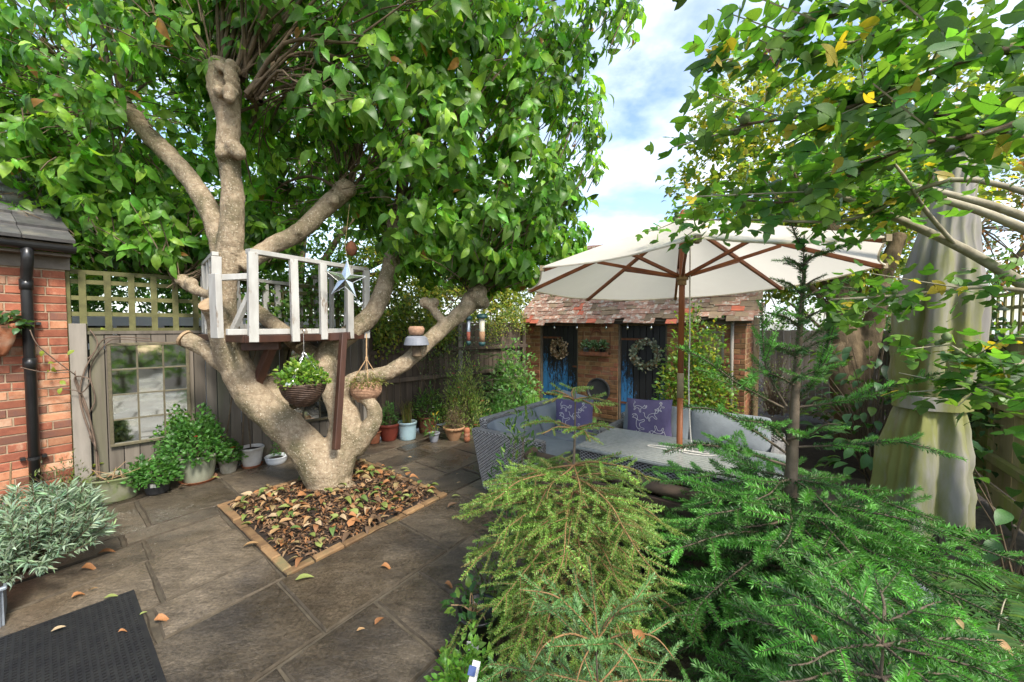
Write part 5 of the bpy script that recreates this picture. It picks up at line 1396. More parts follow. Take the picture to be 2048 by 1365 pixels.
bushy('cranesbill_plant', 'leafy green plant with a red bud in the small beige pot', 'plant', (cE[0], cE[1], .14), .15, .14, .2, 330, .055, LEAF_S, M['leaf'], gS, flower=(.65, .04, .04), fl_n=2, fl_size=.03)
cF = gp_(504, 933)
pot('white_pot', 'chalky white pot of bare soil on an orange saucer', cF, .122, .085, .215, 'white_pot', saucer='terracotta', rim=.02, lip=.004)
cG = gp_(553, 926)
pot('white_bowl', 'shallow white enamel bowl beside the chalky white pot', cG, .12, .10, .085, 'white_gloss', soil=True, rim=.01, lip=.002)
bushy('grassy_seedling', 'thin green seedlings behind the white enamel bowl', 'plant', (cG[0] - .06, cG[1] + .18, .05), .16, .14, .4, 260, .06, LEAF_N, M['leaf'], gS, stems=18)
cH = gp_(655, 893)
pH = pot('dark_pot', 'dark pot with a white tag seen between the magnolia limbs', cH, .12, .1, .17, 'dark_pot')
b = MB(); b.box((cH[0] - .02, cH[1] - .05, .28), (.085, .004, .11), rotm(.1, 0, .15)); b.build('plant_tag', M['paper'], pH)
cH2 = gp_(748, 886)
pot('orange_pot', 'terracotta pot half hidden behind the magnolia trunk', cH2, .09, .075, .16, 'terracotta')
cI = gp_(778, 880)
pot('oxblood_pot', 'oxblood red pot right of the magnolia trunk', cI, .15, .10, .24, 'red_glaze', rim=.035)
bushy('feathery_plant', 'feathery green seedlings in the oxblood pot', 'plant', (cI[0], cI[1], .22), .14, .14, .3, 420, .055, LEAF_N, M['leaf'], gS, stems=22)
cJ = gp_(815, 878)
pot('powder_blue_pot', 'powder blue cylinder pot beside the oxblood pot', cJ, .125, .115, .25, 'blue_glaze', rim=.028)
def blades(name, label, c, n, L, spread, cols, group=None, tm=BLADE, m='leaf', cat='plant', w=1.0):
    c = Vector(c); e_ = empty(name, c, 0, label, cat, group)
    a = rng.uniform(0, 6.28, n); t = rng.uniform(.05, 1, n) * spread
    ax = np.stack([np.cos(a) * t, np.sin(a) * t, np.ones(n)], 1); upv = np.stack([-np.cos(a), -np.sin(a), t * .5 + .2], 1)
    pos = np.array(c) + np.c_[rng.normal(0, .03, (n, 2)), np.zeros(n)]
    s = rng.uniform(.6, 1.1, n) * L
    tag(scatter('blade', tm, pos, ax, -upv * np.array([1, 1, -1]), np.c_[s * w, s, s], cols(n), M[m], e_), kind='stuff'); return e_
blades('rush_plant', 'thin straw coloured rush in the powder blue pot', (cJ[0], cJ[1], .22), 90, .36, .35, lambda n: greens(n, (.20, .17, .05), .25), w=.4)
cK = gp_(792, 858)
e = empty('grey_trough', (cK[0], cK[1], 0), 0, 'grey ribbed plastic trough behind the oxblood pot', 'trough')
b = MB(); b.box((cK[0], cK[1] + .1, .14), (.34, .16, .28), rotm(0, 0, .75)); b.build('trough_body', M['grey_pot'], e, bevel=.01)
cL = gp_(852, 868)
pot('brown_pot', 'brown terracotta pot behind the small grey pot', (cL[0], cL[1] + .1), .15, .12, .25, 'rust', rim=.03)
bushy('leafy_clump', 'leafy green clump with white flowers in the brown pot', 'plant', (cL[0], cL[1] + .12, .22), .26, .22, .42, 650, .075, LEAF_N, M['leaf'], lambda n: greens(n, (.10, .20, .05), .3, young=.25), flower=(.8, .8, .76), fl_n=6, fl_size=.025, stems=24)
cM = gp_(868, 884)
pot('little_grey_pot', 'little grey plastic pot with a yellowing plant', cM, .075, .052, .13, 'grey_pot')
bushy('yellowing_plant', 'small plant with yellow leaves in the little grey pot', 'plant', (cM[0], cM[1], .12), .12, .12, .26, 46, .10, LEAF_N, M['leaf'], lambda n: greens(n, (.08, .18, .05), .25, yellow=.3, ycol=(.55, .42, .05)), stems=8)
cN = gp_(908, 880)
pot('tan_bowl', 'tan terracotta bowl holding a dry twiggy mound', cN, .145, .08, .19, 'terracotta_tan', rim=.03)
bushy('twiggy_mound', 'dry brown twiggy mound in the tan bowl', 'plant', (cN[0], cN[1], .16), .14, .14, .34, 900, .035, LEAF_N, M['leaf'], lambda n: greens(n, (.17, .13, .075), .3, young=.1), stems=60)
b = MB()
cO = gp_(934, 884)
for k in range(3): b.lathe([(.03, 0), (.045, .03), (.04, .07), (.03, .085)], V(cO[0], cO[1], .0 + .055 * k), 10)
tag(b.build('terracotta_ornament', M['terracotta'], None, smooth=True), 'little orange terracotta figure next to the rattan sofa', 'ornament')

# border planting in front of the dark fence
bushy('fuchsia_clump', 'tall feathery plant with red flowers beside the dark fence', 'plant', (*FP(4.05, .55).xy, .0), .38, .32, 1.12, 2600, .065, LEAF_N, M['leaf'], lambda n: greens(n, (.20, .29, .08), .3, young=.3, ycolor=(.34, .36, .13)), flower=(.62, .05, .09), fl_n=16, fl_size=.035, stems=50, upward=.8)
bushy('white_flower_shrub', 'leafy shrub with white flowers in front of the far fence', 'shrub', (*FP(5.1, .55).xy, .0), .5, .4, 1.2, 2300, .08, LEAF_S, M['leaf'], lambda n: greens(n, (.12, .25, .07), .3, young=.3, ycolor=(.26, .40, .16)), flower=(.8, .8, .75), fl_n=14, fl_size=.045, stems=26)
blades('lily_clump', 'clump of arching strap leaves near the rattan sofa', (*gp_(940, 850)[:2], .0), 90, .62, 1.1, lambda n: greens(n, (.17, .33, .07), .25, young=.3), w=1.2)
blades('lily_clump', 'second strap-leaved clump in front of the white flowering shrub', (*FP(5.0, 1.1).xy, .0), 90, .55, 1.1, lambda n: greens(n, (.16, .31, .07), .25, young=.3), w=1.1)
bushy('ground_plants', 'low ferny plants between the pots and the sofa', 'plant', (*FP(4.6, .8).xy, 0), .5, .4, .5, 900, .07, LEAF_N, M['leaf'], gS, stems=20)
e = empty('fallen_pot', (*gp_(1010, 815)[:2], 0), 0, 'tipped dark blue pot at the foot of the outhouse wall', 'pot')
c = V(*SP(.1, .5).xy, .12); b = MB(); b.lathe([(.08, -.12), (.12, .1), (.13, .1), (.11, .08), (.07, -.08)], (0, 0, 0), 18); b.v = [tuple(c + rotm(R(75), 0, .6) @ Vector(v)) for v in b.v]; b.build('pot_body', M['dark_pot'], e, smooth=True)

# ------------------------------------------------------------------ conifers
def conifer_mesh(name, e, branches, tm, seglen, cols, m, twig_m, side=.30, sdroop=.3, sp=.055, sub=True, r0=.008, nlen=1.0, upb=.25):
    """branches: list of (path points). clothes each branch and its pinnate side twigs in needle shoots."""
    P_, A_, U_, S_, T_ = [], [], [], [], []
    b_ = MB()
    def clothe(pts, tip):
        for i in range(len(pts) - 1):
            d = pts[i + 1] - pts[i]
            if d.length < 1e-4: continue
            P_.append(list(pts[i])); A_.append(list(d)); U_.append([0, 0, 1]); S_.append(d.length / seglen); T_.append(tip)
    for path, bare, slen in branches:
        tot = sum((path[i + 1] - path[i]).length for i in range(len(path) - 1))
        p, r = dens(path, list(np.linspace(r0, .0016, len(path))), 5)
        b_.tube(p, r, 5, caps=False)
        acc = [0]
        for i in range(len(p) - 1): acc.append(acc[-1] + (p[i + 1] - p[i]).length)
        def at(x):
            for i in range(len(acc) - 1):
                if acc[i + 1] >= x:
                    f = (x - acc[i]) / max(1e-6, acc[i + 1] - acc[i]); return p[i] + (p[i + 1] - p[i]) * f, (p[i + 1] - p[i]).normalized()
            return p[-1], (p[-1] - p[-2]).normalized()
        x = bare * tot
        while x < tot - .01:
            a, _ = at(x); z, _ = at(min(tot, x + seglen * .8)); clothe([a, z], x / tot > .8); x += seglen * .8
        x = bare * tot + sp; sg = 1
        while x < tot - .03:
            a, d = at(x)
            f = x / tot
            L0 = (slen * (1 - f) ** .7 + .05) * rng.uniform(.7, 1.2)
            sd_ = d.cross(V(0, 0, 1)).normalized() * sg
            dirv = (d * .75 + sd_ * .8 + V(rng.normal(0, .12), rng.normal(0, .12), rng.normal(0, .15) + .05)).normalized()
            q = [a]; nseg = max(1, int(round(L0 / (seglen * .8)))); st = L0 / nseg
            for k in range(nseg):
                q.append(q[-1] + dirv * st); dirv = (dirv + V(0, 0, -sdroop * .35) + d * .08).normalized()
            clothe(q, False)
            if T_: T_[-1] = True
            b_.tube(q, [.0022] + [.0012] * (len(q) - 1), 4, caps=False)
            if sub and L0 > seglen * 1.6:
                for k in range(1, len(q) - 1):
                    for s2 in (-1, 1):
                        if rng.random() < .75:
                            dd_ = (q[k + 1] - q[k]).normalized(); ss = dd_.cross(V(0, 0, 1)).normalized() * s2
                            clothe([q[k], q[k] + (dd_ * .7 + ss * .8 + V(0, 0, rng.normal(-.05, .15))).normalized() * seglen * rng.uniform(.6, 1.0)], True)
            x += sp * rng.uniform(.8, 1.2); sg = -sg
    b_.build('branch', M[twig_m], e, smooth=True)
    n = len(P_); c = cols(n, np.array(T_)); print(name, 'shoots', n)
    tag(scatter('needles', tm, P_, A_, np.array(U_) + rng.normal(0, .25, (n, 3)), np.array(S_) * nlen * seglen, c, m, e, smooth=False), kind='stuff')

SHOOT_BIG = shoot_tmpl(126, .19, .028, .48, .45, 1)
SHOOT_MID = shoot_tmpl(104, .15, .032, .55, .35, 3)
SHOOT_FINE = shoot_tmpl(78, .15, .036, .5, .25, 2)
def spruce(name, label, base, h, whorls, tm, seglen, cols, twig_m, droop, side, sp, trunk_r, extra=(), r0=.008, lean=V(0, 0, 0), m='needle', sdroop=.3, bare=.12):
    base = Vector(base); e_ = empty(name, base, 0, label, 'conifer', 'young conifers in the foreground')
    top = base + V(0, 0, h) + lean
    b_ = MB(); pts = [base + (top - base) * f + V(rng.normal(0, .006), rng.normal(0, .006), 0) for f in np.linspace(0, 1, 7)]
    b_.tube(*dens(pts, list(np.linspace(trunk_r, trunk_r * .12, 7)), 3), 9); b_.build('trunk', M['twig_brown'], e_, smooth=True)
    br = []
    for (z, L0, n, elev) in whorls:
        o = base + (top - base) * (z / h); a0 = rng.uniform(0, 6.28)
        for k in range(n):
            a = a0 + 2 * math.pi * k / n + rng.normal(0, .15); l = L0 * rng.uniform(.68, 1.2)
            d = V(math.cos(a), math.sin(a), 0); el = elev + rng.normal(0, .13)
            path = [o]
            for f in (.3, .6, .85, 1.0):
                path.append(o + d * l * f * math.cos(el) + V(0, 0, l * (f * math.sin(el) - droop * f * f)) + V(rng.normal(0, .025 * l), rng.normal(0, .025 * l), 0))
            br.append((path, bare, side * l))
    for x in extra: br.append(x)
    conifer_mesh(name, e_, br, tm, seglen, cols, M[m], twig_m, sp=sp, r0=r0, sdroop=sdroop)
    return e_
def cY(n, tip):
    c = greens(n, (.13, .225, .042), .3, young=.12, ycolor=(.24, .25, .07)); c[tip] = np.array([.19, .33, .055]) * np.exp(rng.normal(0, .2, (tip.sum(), 1))); return c
def cB_(n, tip):
    c = greens(n, (.026, .088, .019), .3, young=0); c[tip] = np.array([.09, .28, .04]) * np.exp(rng.normal(0, .25, (tip.sum(), 1))); return c
def cS(n, tip):
    c = greens(n, (.095, .20, .065), .2, young=0); c[tip] = np.array([.13, .28, .085]) * np.exp(rng.normal(0, .15, (tip.sum(), 1))); return c
# yellow-green spruce in the middle
yb = V(.30, 1.92, 0)
spruce('weeping_spruce', 'yellow green young spruce with bare upper stem in front of the sofa', yb, 1.29,
       [(.18, .52, 9, -.05), (.28, .55, 10, .0), (.38, .56, 10, .05), (.47, .55, 10, .1), (.55, .53, 10, .15), (.63, .50, 10, .2), (.71, .52, 10, .2), (.79, .52, 10, .2), (.86, .48, 9, .18), (.92, .42, 7, .1), (1.10, .25, 5, .25), (1.24, .20, 5, .45)], SHOOT_FINE, .125, cY, 'twig_orange', .42, .42, .042, .020, sdroop=.75, r0=.0055)
# small spruce at the bottom edge
Q = 1.18
def pq_(*q): return [P(x, y, d) for x, y, d in q]
sx_ = [(pq_((1196, 1285, Q), (1190, 1225, Q), (1184, 1165, Q), (1178, 1112, Q)), .0, .03), (pq_((1196, 1280, Q), (1150, 1225, Q), (1105, 1190, Q - .02), (1040, 1180, Q - .04)), .05, .17), (pq_((1196, 1280, Q), (1235, 1225, Q + .02), (1285, 1200, Q + .02), (1330, 1185, Q)), .05, .17),
       (pq_((1198, 1285, Q), (1255, 1268, Q - .03), (1310, 1275, Q - .06), (1350, 1320, Q - .08)), .05, .17), (pq_((1190, 1285, Q), (1140, 1268, Q - .05), (1090, 1290, Q - .09), (1060, 1340, Q - .11)), .05, .16), (pq_((1195, 1290, Q), (1185, 1290, Q - .08), (1165, 1325, Q - .14), (1150, 1375, Q - .16)), .05, .14),
       (pq_((1198, 1290, Q), (1235, 1290, Q - .08), (1270, 1330, Q - .13), (1290, 1380, Q - .15)), .05, .14), (pq_((1196, 1278, Q), (1215, 1240, Q + .06), (1240, 1215, Q + .12), (1260, 1200, Q + .15)), .05, .13), (pq_((1193, 1278, Q), (1165, 1235, Q + .06), (1120, 1215, Q + .12), (1090, 1210, Q + .15)), .05, .13), (pq_((1190, 1230, Q), (1160, 1190, Q), (1150, 1150, Q)), .0, .05)]
sb0 = P(1196, 1290, Q); sb0.z = 0
spruce('small_spruce', 'small blue green spruce at the front with a dead leaf caught in it', sb0, .70,
       [(.30, .42, 8, .0), (.40, .40, 8, .05), (.50, .36, 8, .1)], SHOOT_MID, .15, cS, 'twig_orange', .28, .5, .075, .009, extra=sx_, sdroop=.25, bare=.05, r0=.0035)
# big dark spruce on the right: hand-laid leaders over a broad skirt
D = 1.9
def pp_(*q): return [P(*x) for x in q]
ex = [(pp_((1572, 812, D), (1535, 745, D), (1526, 680, D), (1524, 600, D)), .15, .16), (pp_((1590, 812, D), (1640, 745, D - .03), (1662, 670, D - .05), (1668, 600, D - .05)), .05, .16),
      (pp_((1565, 815, D), (1480, 770, D - .05), (1410, 720, D - .1), (1355, 695, D - .1)), .15, .2), (pp_((1595, 815, D), (1700, 800, D - .1), (1810, 765, D - .15), (1900, 742, D - .2)), .1, .16),
      (pp_((1570, 905, D), (1490, 850, D - .05), (1430, 820, D - .1), (1372, 815, D - .1)), .2, .16), (pp_((1580, 895, D), (1690, 890, D - .1), (1810, 885, D - .2), (1905, 915, D - .25)), .15, .16),
      (pp_((1570, 930, D), (1470, 900, D - .1), (1390, 890, D - .2), (1330, 905, D - .25)), .15, .18), (pp_((1575, 880, D), (1620, 870, D - .15), (1650, 850, D - .25), (1680, 850, D - .3)), .2, .12), (pp_((1575, 890, D), (1540, 850, D - .2), (1520, 845, D - .3), (1480, 840, D - .35)), .2, .12),
      (pp_((1603, 600, D), (1640, 580, D), (1690, 575, D), (1715, 580, D)), .1, .09), (pp_((1606, 520, D), (1640, 510, D), (1690, 490, D), (1720, 485, D)), .05, .09), (pp_((1604, 530, D), (1585, 525, D), (1568, 528, D)), .05, .07), (pp_((1607, 500, D), (1595, 480, D), (1585, 455, D), (1578, 440, D)), .0, .05), (pp_((1600, 640, D), (1570, 620, D), (1555, 625, D)), .05, .08), (pp_((1598, 690, D), (1640, 660, D), (1670, 650, D)), .1, .1)]
for (y_, x_) in ((770, 1588), (715, 1594), (655, 1599), (590, 1603), (545, 1606)):
    w_ = .35 + (y_ - 540) / 230 * .65
    ex.append((pp_((x_, y_, D), (x_ - 45 * w_, y_ - 22, D - .03), (x_ - 95 * w_, y_ - 28, D - .06)), .05, .09))
    ex.append((pp_((x_, y_ - 12, D), (x_ + 50 * w_, y_ - 30, D - .03), (x_ + 100 * w_, y_ - 40, D - .05)), .05, .09))
    ex.append((pp_((x_, y_ - 6, D), (x_ + 12 * w_, y_ - 18, D - .10 * w_), (x_ + 25 * w_, y_ - 12, D - .2 * w_)), .05, .08))
ex.append((pp_((1592, 770, D), (1600, 650, D), (1606, 540, D), (1609, 470, D)), .0, .02))
bb = P(1575, 930, D); bb.z = 0
spruce('dark_spruce', 'large glossy dark green spruce filling the lower right corner', bb, 1.93,
       [(.14, .80, 9, -.08), (.23, .85, 10, .0), (.32, .86, 10, .0), (.41, .84, 10, .02), (.50, .82, 10, .05), (.59, .78, 10, .08), (.68, .72, 10, .08), (.77, .64, 9, .08), (.86, .5, 7, .05)], SHOOT_BIG, .20, cB_, 'twig_brown', .22, .40, .078, .045, extra=ex, lean=V(.05, 0, 0), r0=.0065, sdroop=.22, bare=.06)
# second one nearer the camera at the right edge
spruce('near_spruce', 'second dark spruce crowding the bottom right edge', V(1.0, 1.04, 0), .84,
       [(.18, .52, 9, .0), (.27, .54, 9, .05), (.36, .54, 9, .05), (.46, .52, 9, .1), (.56, .46, 9, .15), (.65, .38, 8, .2), (.74, .3, 6, .3), (.8, .2, 4, .6)], SHOOT_BIG, .20, cB_, 'twig_brown', .22, .42, .075, .014, r0=.0045, sdroop=.2, bare=.04)
# conifer behind by the far fence
spruce('far_spruce', 'young green conifer in front of the far fence below the feeders', (*FP(4.75, .4).xy, 0), 1.55,
       [(.3, .5, 7, .0), (.5, .48, 7, .05), (.7, .45, 7, .1), (.9, .4, 7, .15), (1.1, .33, 6, .2), (1.3, .25, 5, .3), (1.45, .15, 4, .5)], SHOOT_FINE, .10, lambda n, t: greens(n, (.13, .26, .07), .25, young=.2, ycolor=(.2, .34, .09)), 'twig_brown', .15, .4, .07, .015, r0=.005)

# ------------------------------------------------------------------ rattan sofas, table, parasol
def woven_panel(name, e, o, xd, zd, w, h, taper=0.0, bulge=0.0, m='wicker_grey', cell=.032, nrmv=None):
    """basket weave: alternating raised strands as real relief on a sheet."""
    nx, nz = max(2, int(w / cell) * 2), max(2, int(h / cell) * 2)
    n_ = nrmv or xd.cross(zd).normalized()
    vs, fs = [], []
    for j in range(nz + 1):
        for i in range(nx + 1):
            u, v = i / nx, j / nz
            wv = .0045 * math.sin(i * math.pi / 1.0 * .5 + (j % 2) * math.pi) * math.cos(j * math.pi * .5)
            x = (u - taper * (1 - v) * (u - .5) * 2 * .5) * w
            vs.append(o + xd * x + zd * (v * h) + n_ * (wv * 1.4 + bulge * (1 - v) * 0))
    for j in range(nz):
        for i in range(nx):
            a = j * (nx + 1) + i; fs.append((a, a + 1, a + nx + 2, a + nx + 1))
    b_ = MB(); b_.add(vs, fs); return b_.build(name, M[m], e)
def wicker_mat():
    m = M['wicker_grey']; nt = m.node_tree; L = nt.links.new
    b_ = nt.nodes['Principled BSDF']
    tcn = nd(nt, 'ShaderNodeTexCoord'); sx = nd(nt, 'ShaderNodeSeparateXYZ'); L(tcn.outputs['Object'], sx.inputs[0])
    # diagonal strands: w1 = along the wall, w2 = height
    mpn = nd(nt, 'ShaderNodeVectorMath', operation='DOT_PRODUCT'); mpn.inputs[1].default_value = (.83, .56, 0); L(tcn.outputs['Object'], mpn.inputs[0])
    mpm = nd(nt, 'ShaderNodeVectorMath', operation='DOT_PRODUCT'); mpm.inputs[1].default_value = (-.56, .83, 0); L(tcn.outputs['Object'], mpm.inputs[0])
    sm_ = nd(nt, 'ShaderNodeMath', operation='ADD'); L(mpn.outputs['Value'], sm_.inputs[0]); L(mpm.outputs['Value'], sm_.inputs[1])
    def wave(a_, b2, f):
        s_ = nd(nt, 'ShaderNodeMath', operation='ADD' if f > 0 else 'SUBTRACT'); L(a_, s_.inputs[0]); L(b2, s_.inputs[1])
        q = nd(nt, 'ShaderNodeMath', operation='MULTIPLY'); q.inputs[1].default_value = 250.0; L(s_.outputs[0], q.inputs[0])
        r_ = nd(nt, 'ShaderNodeMath', operation='SINE'); L(q.outputs[0], r_.inputs[0]); return r_.outputs[0]
    w1 = wave(sm_.outputs[0], sx.outputs['Z'], 1); w2 = wave(sm_.outputs[0], sx.outputs['Z'], -1)
    mx_ = nd(nt, 'ShaderNodeMath', operation='MAXIMUM'); L(w1, mx_.inputs[0]); L(w2, mx_.inputs[1])
    bn = nd(nt, 'ShaderNodeBump', Strength=1.0, Distance=.008); L(mx_.outputs[0], bn.inputs['Height']); L(bn.outputs[0], b_.inputs['Normal'])
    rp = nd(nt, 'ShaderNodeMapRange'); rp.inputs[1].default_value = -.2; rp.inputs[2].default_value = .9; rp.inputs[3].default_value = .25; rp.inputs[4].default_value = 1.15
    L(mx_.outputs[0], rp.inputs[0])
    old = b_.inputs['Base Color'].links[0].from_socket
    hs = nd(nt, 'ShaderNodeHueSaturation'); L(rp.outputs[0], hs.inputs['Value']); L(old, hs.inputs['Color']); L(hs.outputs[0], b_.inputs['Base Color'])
wicker_mat()
def soft_box(name, e, c, size, rot, m, puff=.25, bulge=.03):
    """plump cushion: subdivided box pushed out, edges rounded."""
    n = 8; b_ = MB(); hx, hy, hz = [k / 2 for k in size]
    bm = bmesh.new(); bmesh.ops.create_cube(bm, size=2.0)
    bmesh.ops.subdivide_edges(bm, edges=bm.edges[:], cuts=7, use_grid_fill=True)
    for v in bm.verts:
        x, y, z = v.co
        f = ((1 - abs(x) ** 2.5) * (1 - abs(y) ** 2.5)); g = (1 - abs(z) ** 4)
        q = V(x, y, z)
        q.z = z * (1 - puff + puff * f) + bulge / hz * f * (1 if z > 0 else -.3) * abs(z)
        q.x = x * (.97 + .03 * g) ; q.y = y * (.97 + .03 * g)
        q += V(rng.normal(0, .004), rng.normal(0, .004), rng.normal(0, .012))
        v.co = Vector(c) + rot @ V(q.x * hx, q.y * hy, q.z * hz)
    me = bpy.data.meshes.new(name); bm.to_mesh(me); bm.free(); me.materials.append(M[m])
    me.polygons.foreach_set('use_smooth', [True] * len(me.polygons))
    o = link(name, me, e); s_ = o.modifiers.new('soft', 'SUBSURF'); s_.levels = 1; s_.render_levels = 1
    return o
XA = A3; XB = -B3 * 1.0                                     # XA away from camera, XB to the right/near
XBn = V(.80, -.60, 0).normalized()
XAn = V(.60, .80, 0)
ROT = Matrix((XBn, XAn, V(0, 0, 1))).transposed()          # x = right/near, y = away
# left sofa
L0p = V(-.40, 3.78, 0)                                     # outer front corner (top-left in the photo)
e = empty('rattan_sofa', L0p + XBn * .4 + XAn * .7, 0, 'grey rattan sofa seen from its end beside the patio', 'sofa')
def obox(name, o, x0, x1, y0, y1, z0, z1, m, bev=.01, flare=0.0):
    b_ = MB()
    vs = []
    for x in (x0, x1):
        for y in (y0, y1):
            for z in (z0, z1):
                k = flare * (1 - (z - z0) / (z1 - z0))
                xx = x + (k if x == x0 else 0); yy = y + (k * .6 if y == y0 else 0)
                vs.append(o + XBn * xx + XAn * yy + V(0, 0, z))
    b_.add(vs, [(0, 1, 3, 2), (4, 6, 7, 5), (0, 4, 5, 1), (2, 3, 7, 6), (0, 2, 6, 4), (1, 5, 7, 3)])
    return b_.build(name, M[m], e, bevel=bev)
obox('end_panel', L0p, 0, .80, 0, .10, .03, .62, 'wicker_grey', .02, .10)
obox('back_panel', L0p, 0, .10, .11, 1.55, .03, .70, 'wicker_grey', .02, .10)
obox('seat_base', L0p, .105, .80, .11, 1.55, .05, .30, 'wicker_grey', .015)
for k in range(2): soft_box('seat_cushion', e, L0p + XBn * .47 + XAn * (.47 + .70 * k) + V(0, 0, .37), (.66, .68, .15), ROT, 'cushion', .25, .02)
for k in range(2): soft_box('back_cushion', e, L0p + XBn * .22 + XAn * (.46 + .70 * k) + V(0, 0, .52), (.36, .68, .20), ROT @ rotm(0, R(62), 0), 'cushion', .35, .03)
soft_box('loose_cushion', e, L0p + XBn * .36 + XAn * 1.36 + V(0, 0, .60), (.42, .42, .16), ROT @ rotm(R(70), R(8), 0), 'cushion', .5, .03)
# rear sofa
S2 = V(1.30, 4.42, 0)
e = empty('rattan_sofa', S2 + XBn * .7, 0, 'grey rattan sofa with its back to the outhouse', 'sofa')
obox('end_panel', S2, -.10, .0, -.64, .0, .03, .56, 'wicker_grey', .035)
obox('end_panel', S2, 1.36, 1.45, -.64, .0, .03, .56, 'wicker_grey', .035)
obox('back_panel', S2, -.10, 1.45, .005, .10, .03, .62, 'wicker_grey', .03)
obox('seat_base', S2, .005, 1.355, -.62, .0, .05, .30, 'wicker_grey', .015)
for k in range(2):
    soft_box('seat_cushion', e, S2 + XBn * (.345 + .67 * k) + XAn * -.33 + V(0, 0, .37), (.655, .58, .15), ROT, 'cushion', .25, .02)
    soft_box('back_cushion', e, S2 + XBn * (.345 + .67 * k) + XAn * -.11 + V(0, 0, .585), (.67, .38, .20), ROT @ rotm(R(72), 0, 0), 'cushion', .35, .03)
# purple scatter cushions with white line-drawn prints
def scatter_pillow(name, label, c, rot, w=.42):
    e_ = empty(name, c, 0, label, 'pillow', 'purple pillows on the sofas')
    bm = bmesh.new(); bmesh.ops.create_grid(bm, x_segments=14, y_segments=14, size=1.0)
    def shape(x, y, s): 
        f = max(0, (1 - x * x) * (1 - y * y)) ** .42; k = 1 - .07 * (1 - abs(x) ** 2) * abs(y) ** 3
        return V(x * w / 2 * (1 - .07 * (1 - y * y)), y * w / 2 * (1 - .07 * (1 - x * x)), s * .075 * f + .004 * math.sin(9 * x + 5 * y) * f)
    vs, fs = [], []
    n = 14
    for s in (1, -1):
        o = len(vs)
        for j in range(n + 1):
            for i in range(n + 1): vs.append(c + rot @ shape(-1 + 2 * i / n, -1 + 2 * j / n, s))
        for j in range(n):
            for i in range(n):
                a = o + j * (n + 1) + i; q = (a, a + 1, a + n + 2, a + n + 1); fs.append(q if s > 0 else q[::-1])
    bm.free()
    b_ = MB(); b_.add(vs, fs); b_.build('pillow_body', M['pillow'], e_, smooth=True)
    # abstract looping cat-like outlines: curves lying 1.5 mm above the cloth
    b_ = MB()
    def curve(pts):
        q = [c + rot @ (shape(x, y, 1) + V(0, 0, .002)) for x, y in pts]; b_.tube(dens(q, [.0028] * len(q), 3)[0], .0028, 4)
    for (ox, oy, s, a) in ((-.45, -.1, .42, 1.5), (.25, .25, .34, .3), (.35, -.5, .34, 2.9), (-.35, .55, .3, -.4), (.55, .65, .22, 1.0), (-.65, -.7, .22, .2)):
        ca, sa = math.cos(a), math.sin(a)
        t = lambda x, y: (ox + s * (x * ca - y * sa), oy + s * (x * sa + y * ca))
        curve([t(*q) for q in ((-1, -.35), (-.6, .12), (0, .2), (.45, .1), (.8, .35), (.72, .75), (.62, .6), (.5, .55), (.4, .72), (.35, .35), (.1, -.1), (.3, -.6), (.1, -.65), (-.2, -.2), (-.6, -.3), (-.7, -.7), (-.85, -.65), (-.75, -.1))])
        curve([t(*q) for q in ((-.95, -.3), (-1.2, .1), (-1.1, .5), (-1.3, .6))])
        curve([t(*q) for q in ((.6, .45), (.66, .36), (.74, .46))])
    b_.v = [tuple(max(-9, k) for k in v) for v in b_.v]
    b_.build('line_print', M['print'], e_)
c1 = P(1148, 838, 4.3); scatter_pillow('purple_pillow', 'purple pillow with white cat outlines on the left rattan sofa', c1, Matrix((V(.93, -.36, 0), V(.05, .30, .95).normalized(), V(-.36, -.88, .30).normalized())).transposed(), .43)
c2 = P(1298, 842, 3.98); scatter_pillow('purple_pillow', 'purple pillow with white cat outlines on the rear rattan sofa', c2, Matrix((V(.88, -.47, .04), V(.10, .30, .95).normalized(), V(-.44, -.83, .33).normalized())).transposed(), .45)
# table
TCc = V(1.36, 3.2, 0)
e = empty('rattan_table', TCc, 0, 'grey rattan garden table around the parasol pole', 'table')
obox('table_top', TCc, -.72, .72, -.44, .32, .575, .60, 'glass_top', .006)
obox('apron', TCc, -.69, .69, -.41, .29, .47, .573, 'wicker_grey', .01)
for sx in (-1, 1):
    for sy in (-1, 1):
        obox('leg', TCc + XBn * (.62 * sx) + XAn * (.30 * sy - .06), -.045, .045, -.045, .045, 0, .468, 'wicker_grey', .008)
# table top slats (woven strands read as lines)
for k in range(18):
    y = -.42 + k * .042
    b = MB(); b.bar(TCc + XBn * -.70 + XAn * y + V(0, 0, .603), TCc + XBn * .70 + XAn * y + V(0, 0, .603), .034, .008); b.build('woven_slat', M['glass_top'], e, bevel=.003)
# wooden bench between spruces and table
W0, W1 = V(.20, 3.0, 0), V(1.16, 2.22, 0)
wd = (W1 - W0).normalized(); wn2 = V(-wd.y, wd.x, 0) * -1     # towards camera
if wn2.y > 0: wn2 = -wn2
e = empty('wooden_bench', (W0 + W1) / 2, 0, 'old brown plank bench with a rolled log top rail behind the spruces', 'bench')
b = MB(); b.tube([W0 - wd * .05 + V(0, 0, .60), W1 + wd * .3 + V(0, 0, .60)], .04, 14); b.build('top_rail', M['log'], e, smooth=True)
for i, z in enumerate((.50, .40, .30)):
    b = MB(); b.bar(W0 + V(0, 0, z) + wn2 * (.02 + .01 * i), W1 + wd * .3 + V(0, 0, z) + wn2 * (.02 + .01 * i), .035, .09); b.build('back_plank', M['bench_wood'], e, bevel=.006)
for k in range(4):
    b = MB(); b.bar(W0 + V(0, 0, .33) - wn2 * (.09 + .1 * k), W1 + wd * .3 + V(0, 0, .33) - wn2 * (.09 + .1 * k), .09, .035); b.build('seat_plank', M['bench_wood'], e, bevel=.006)
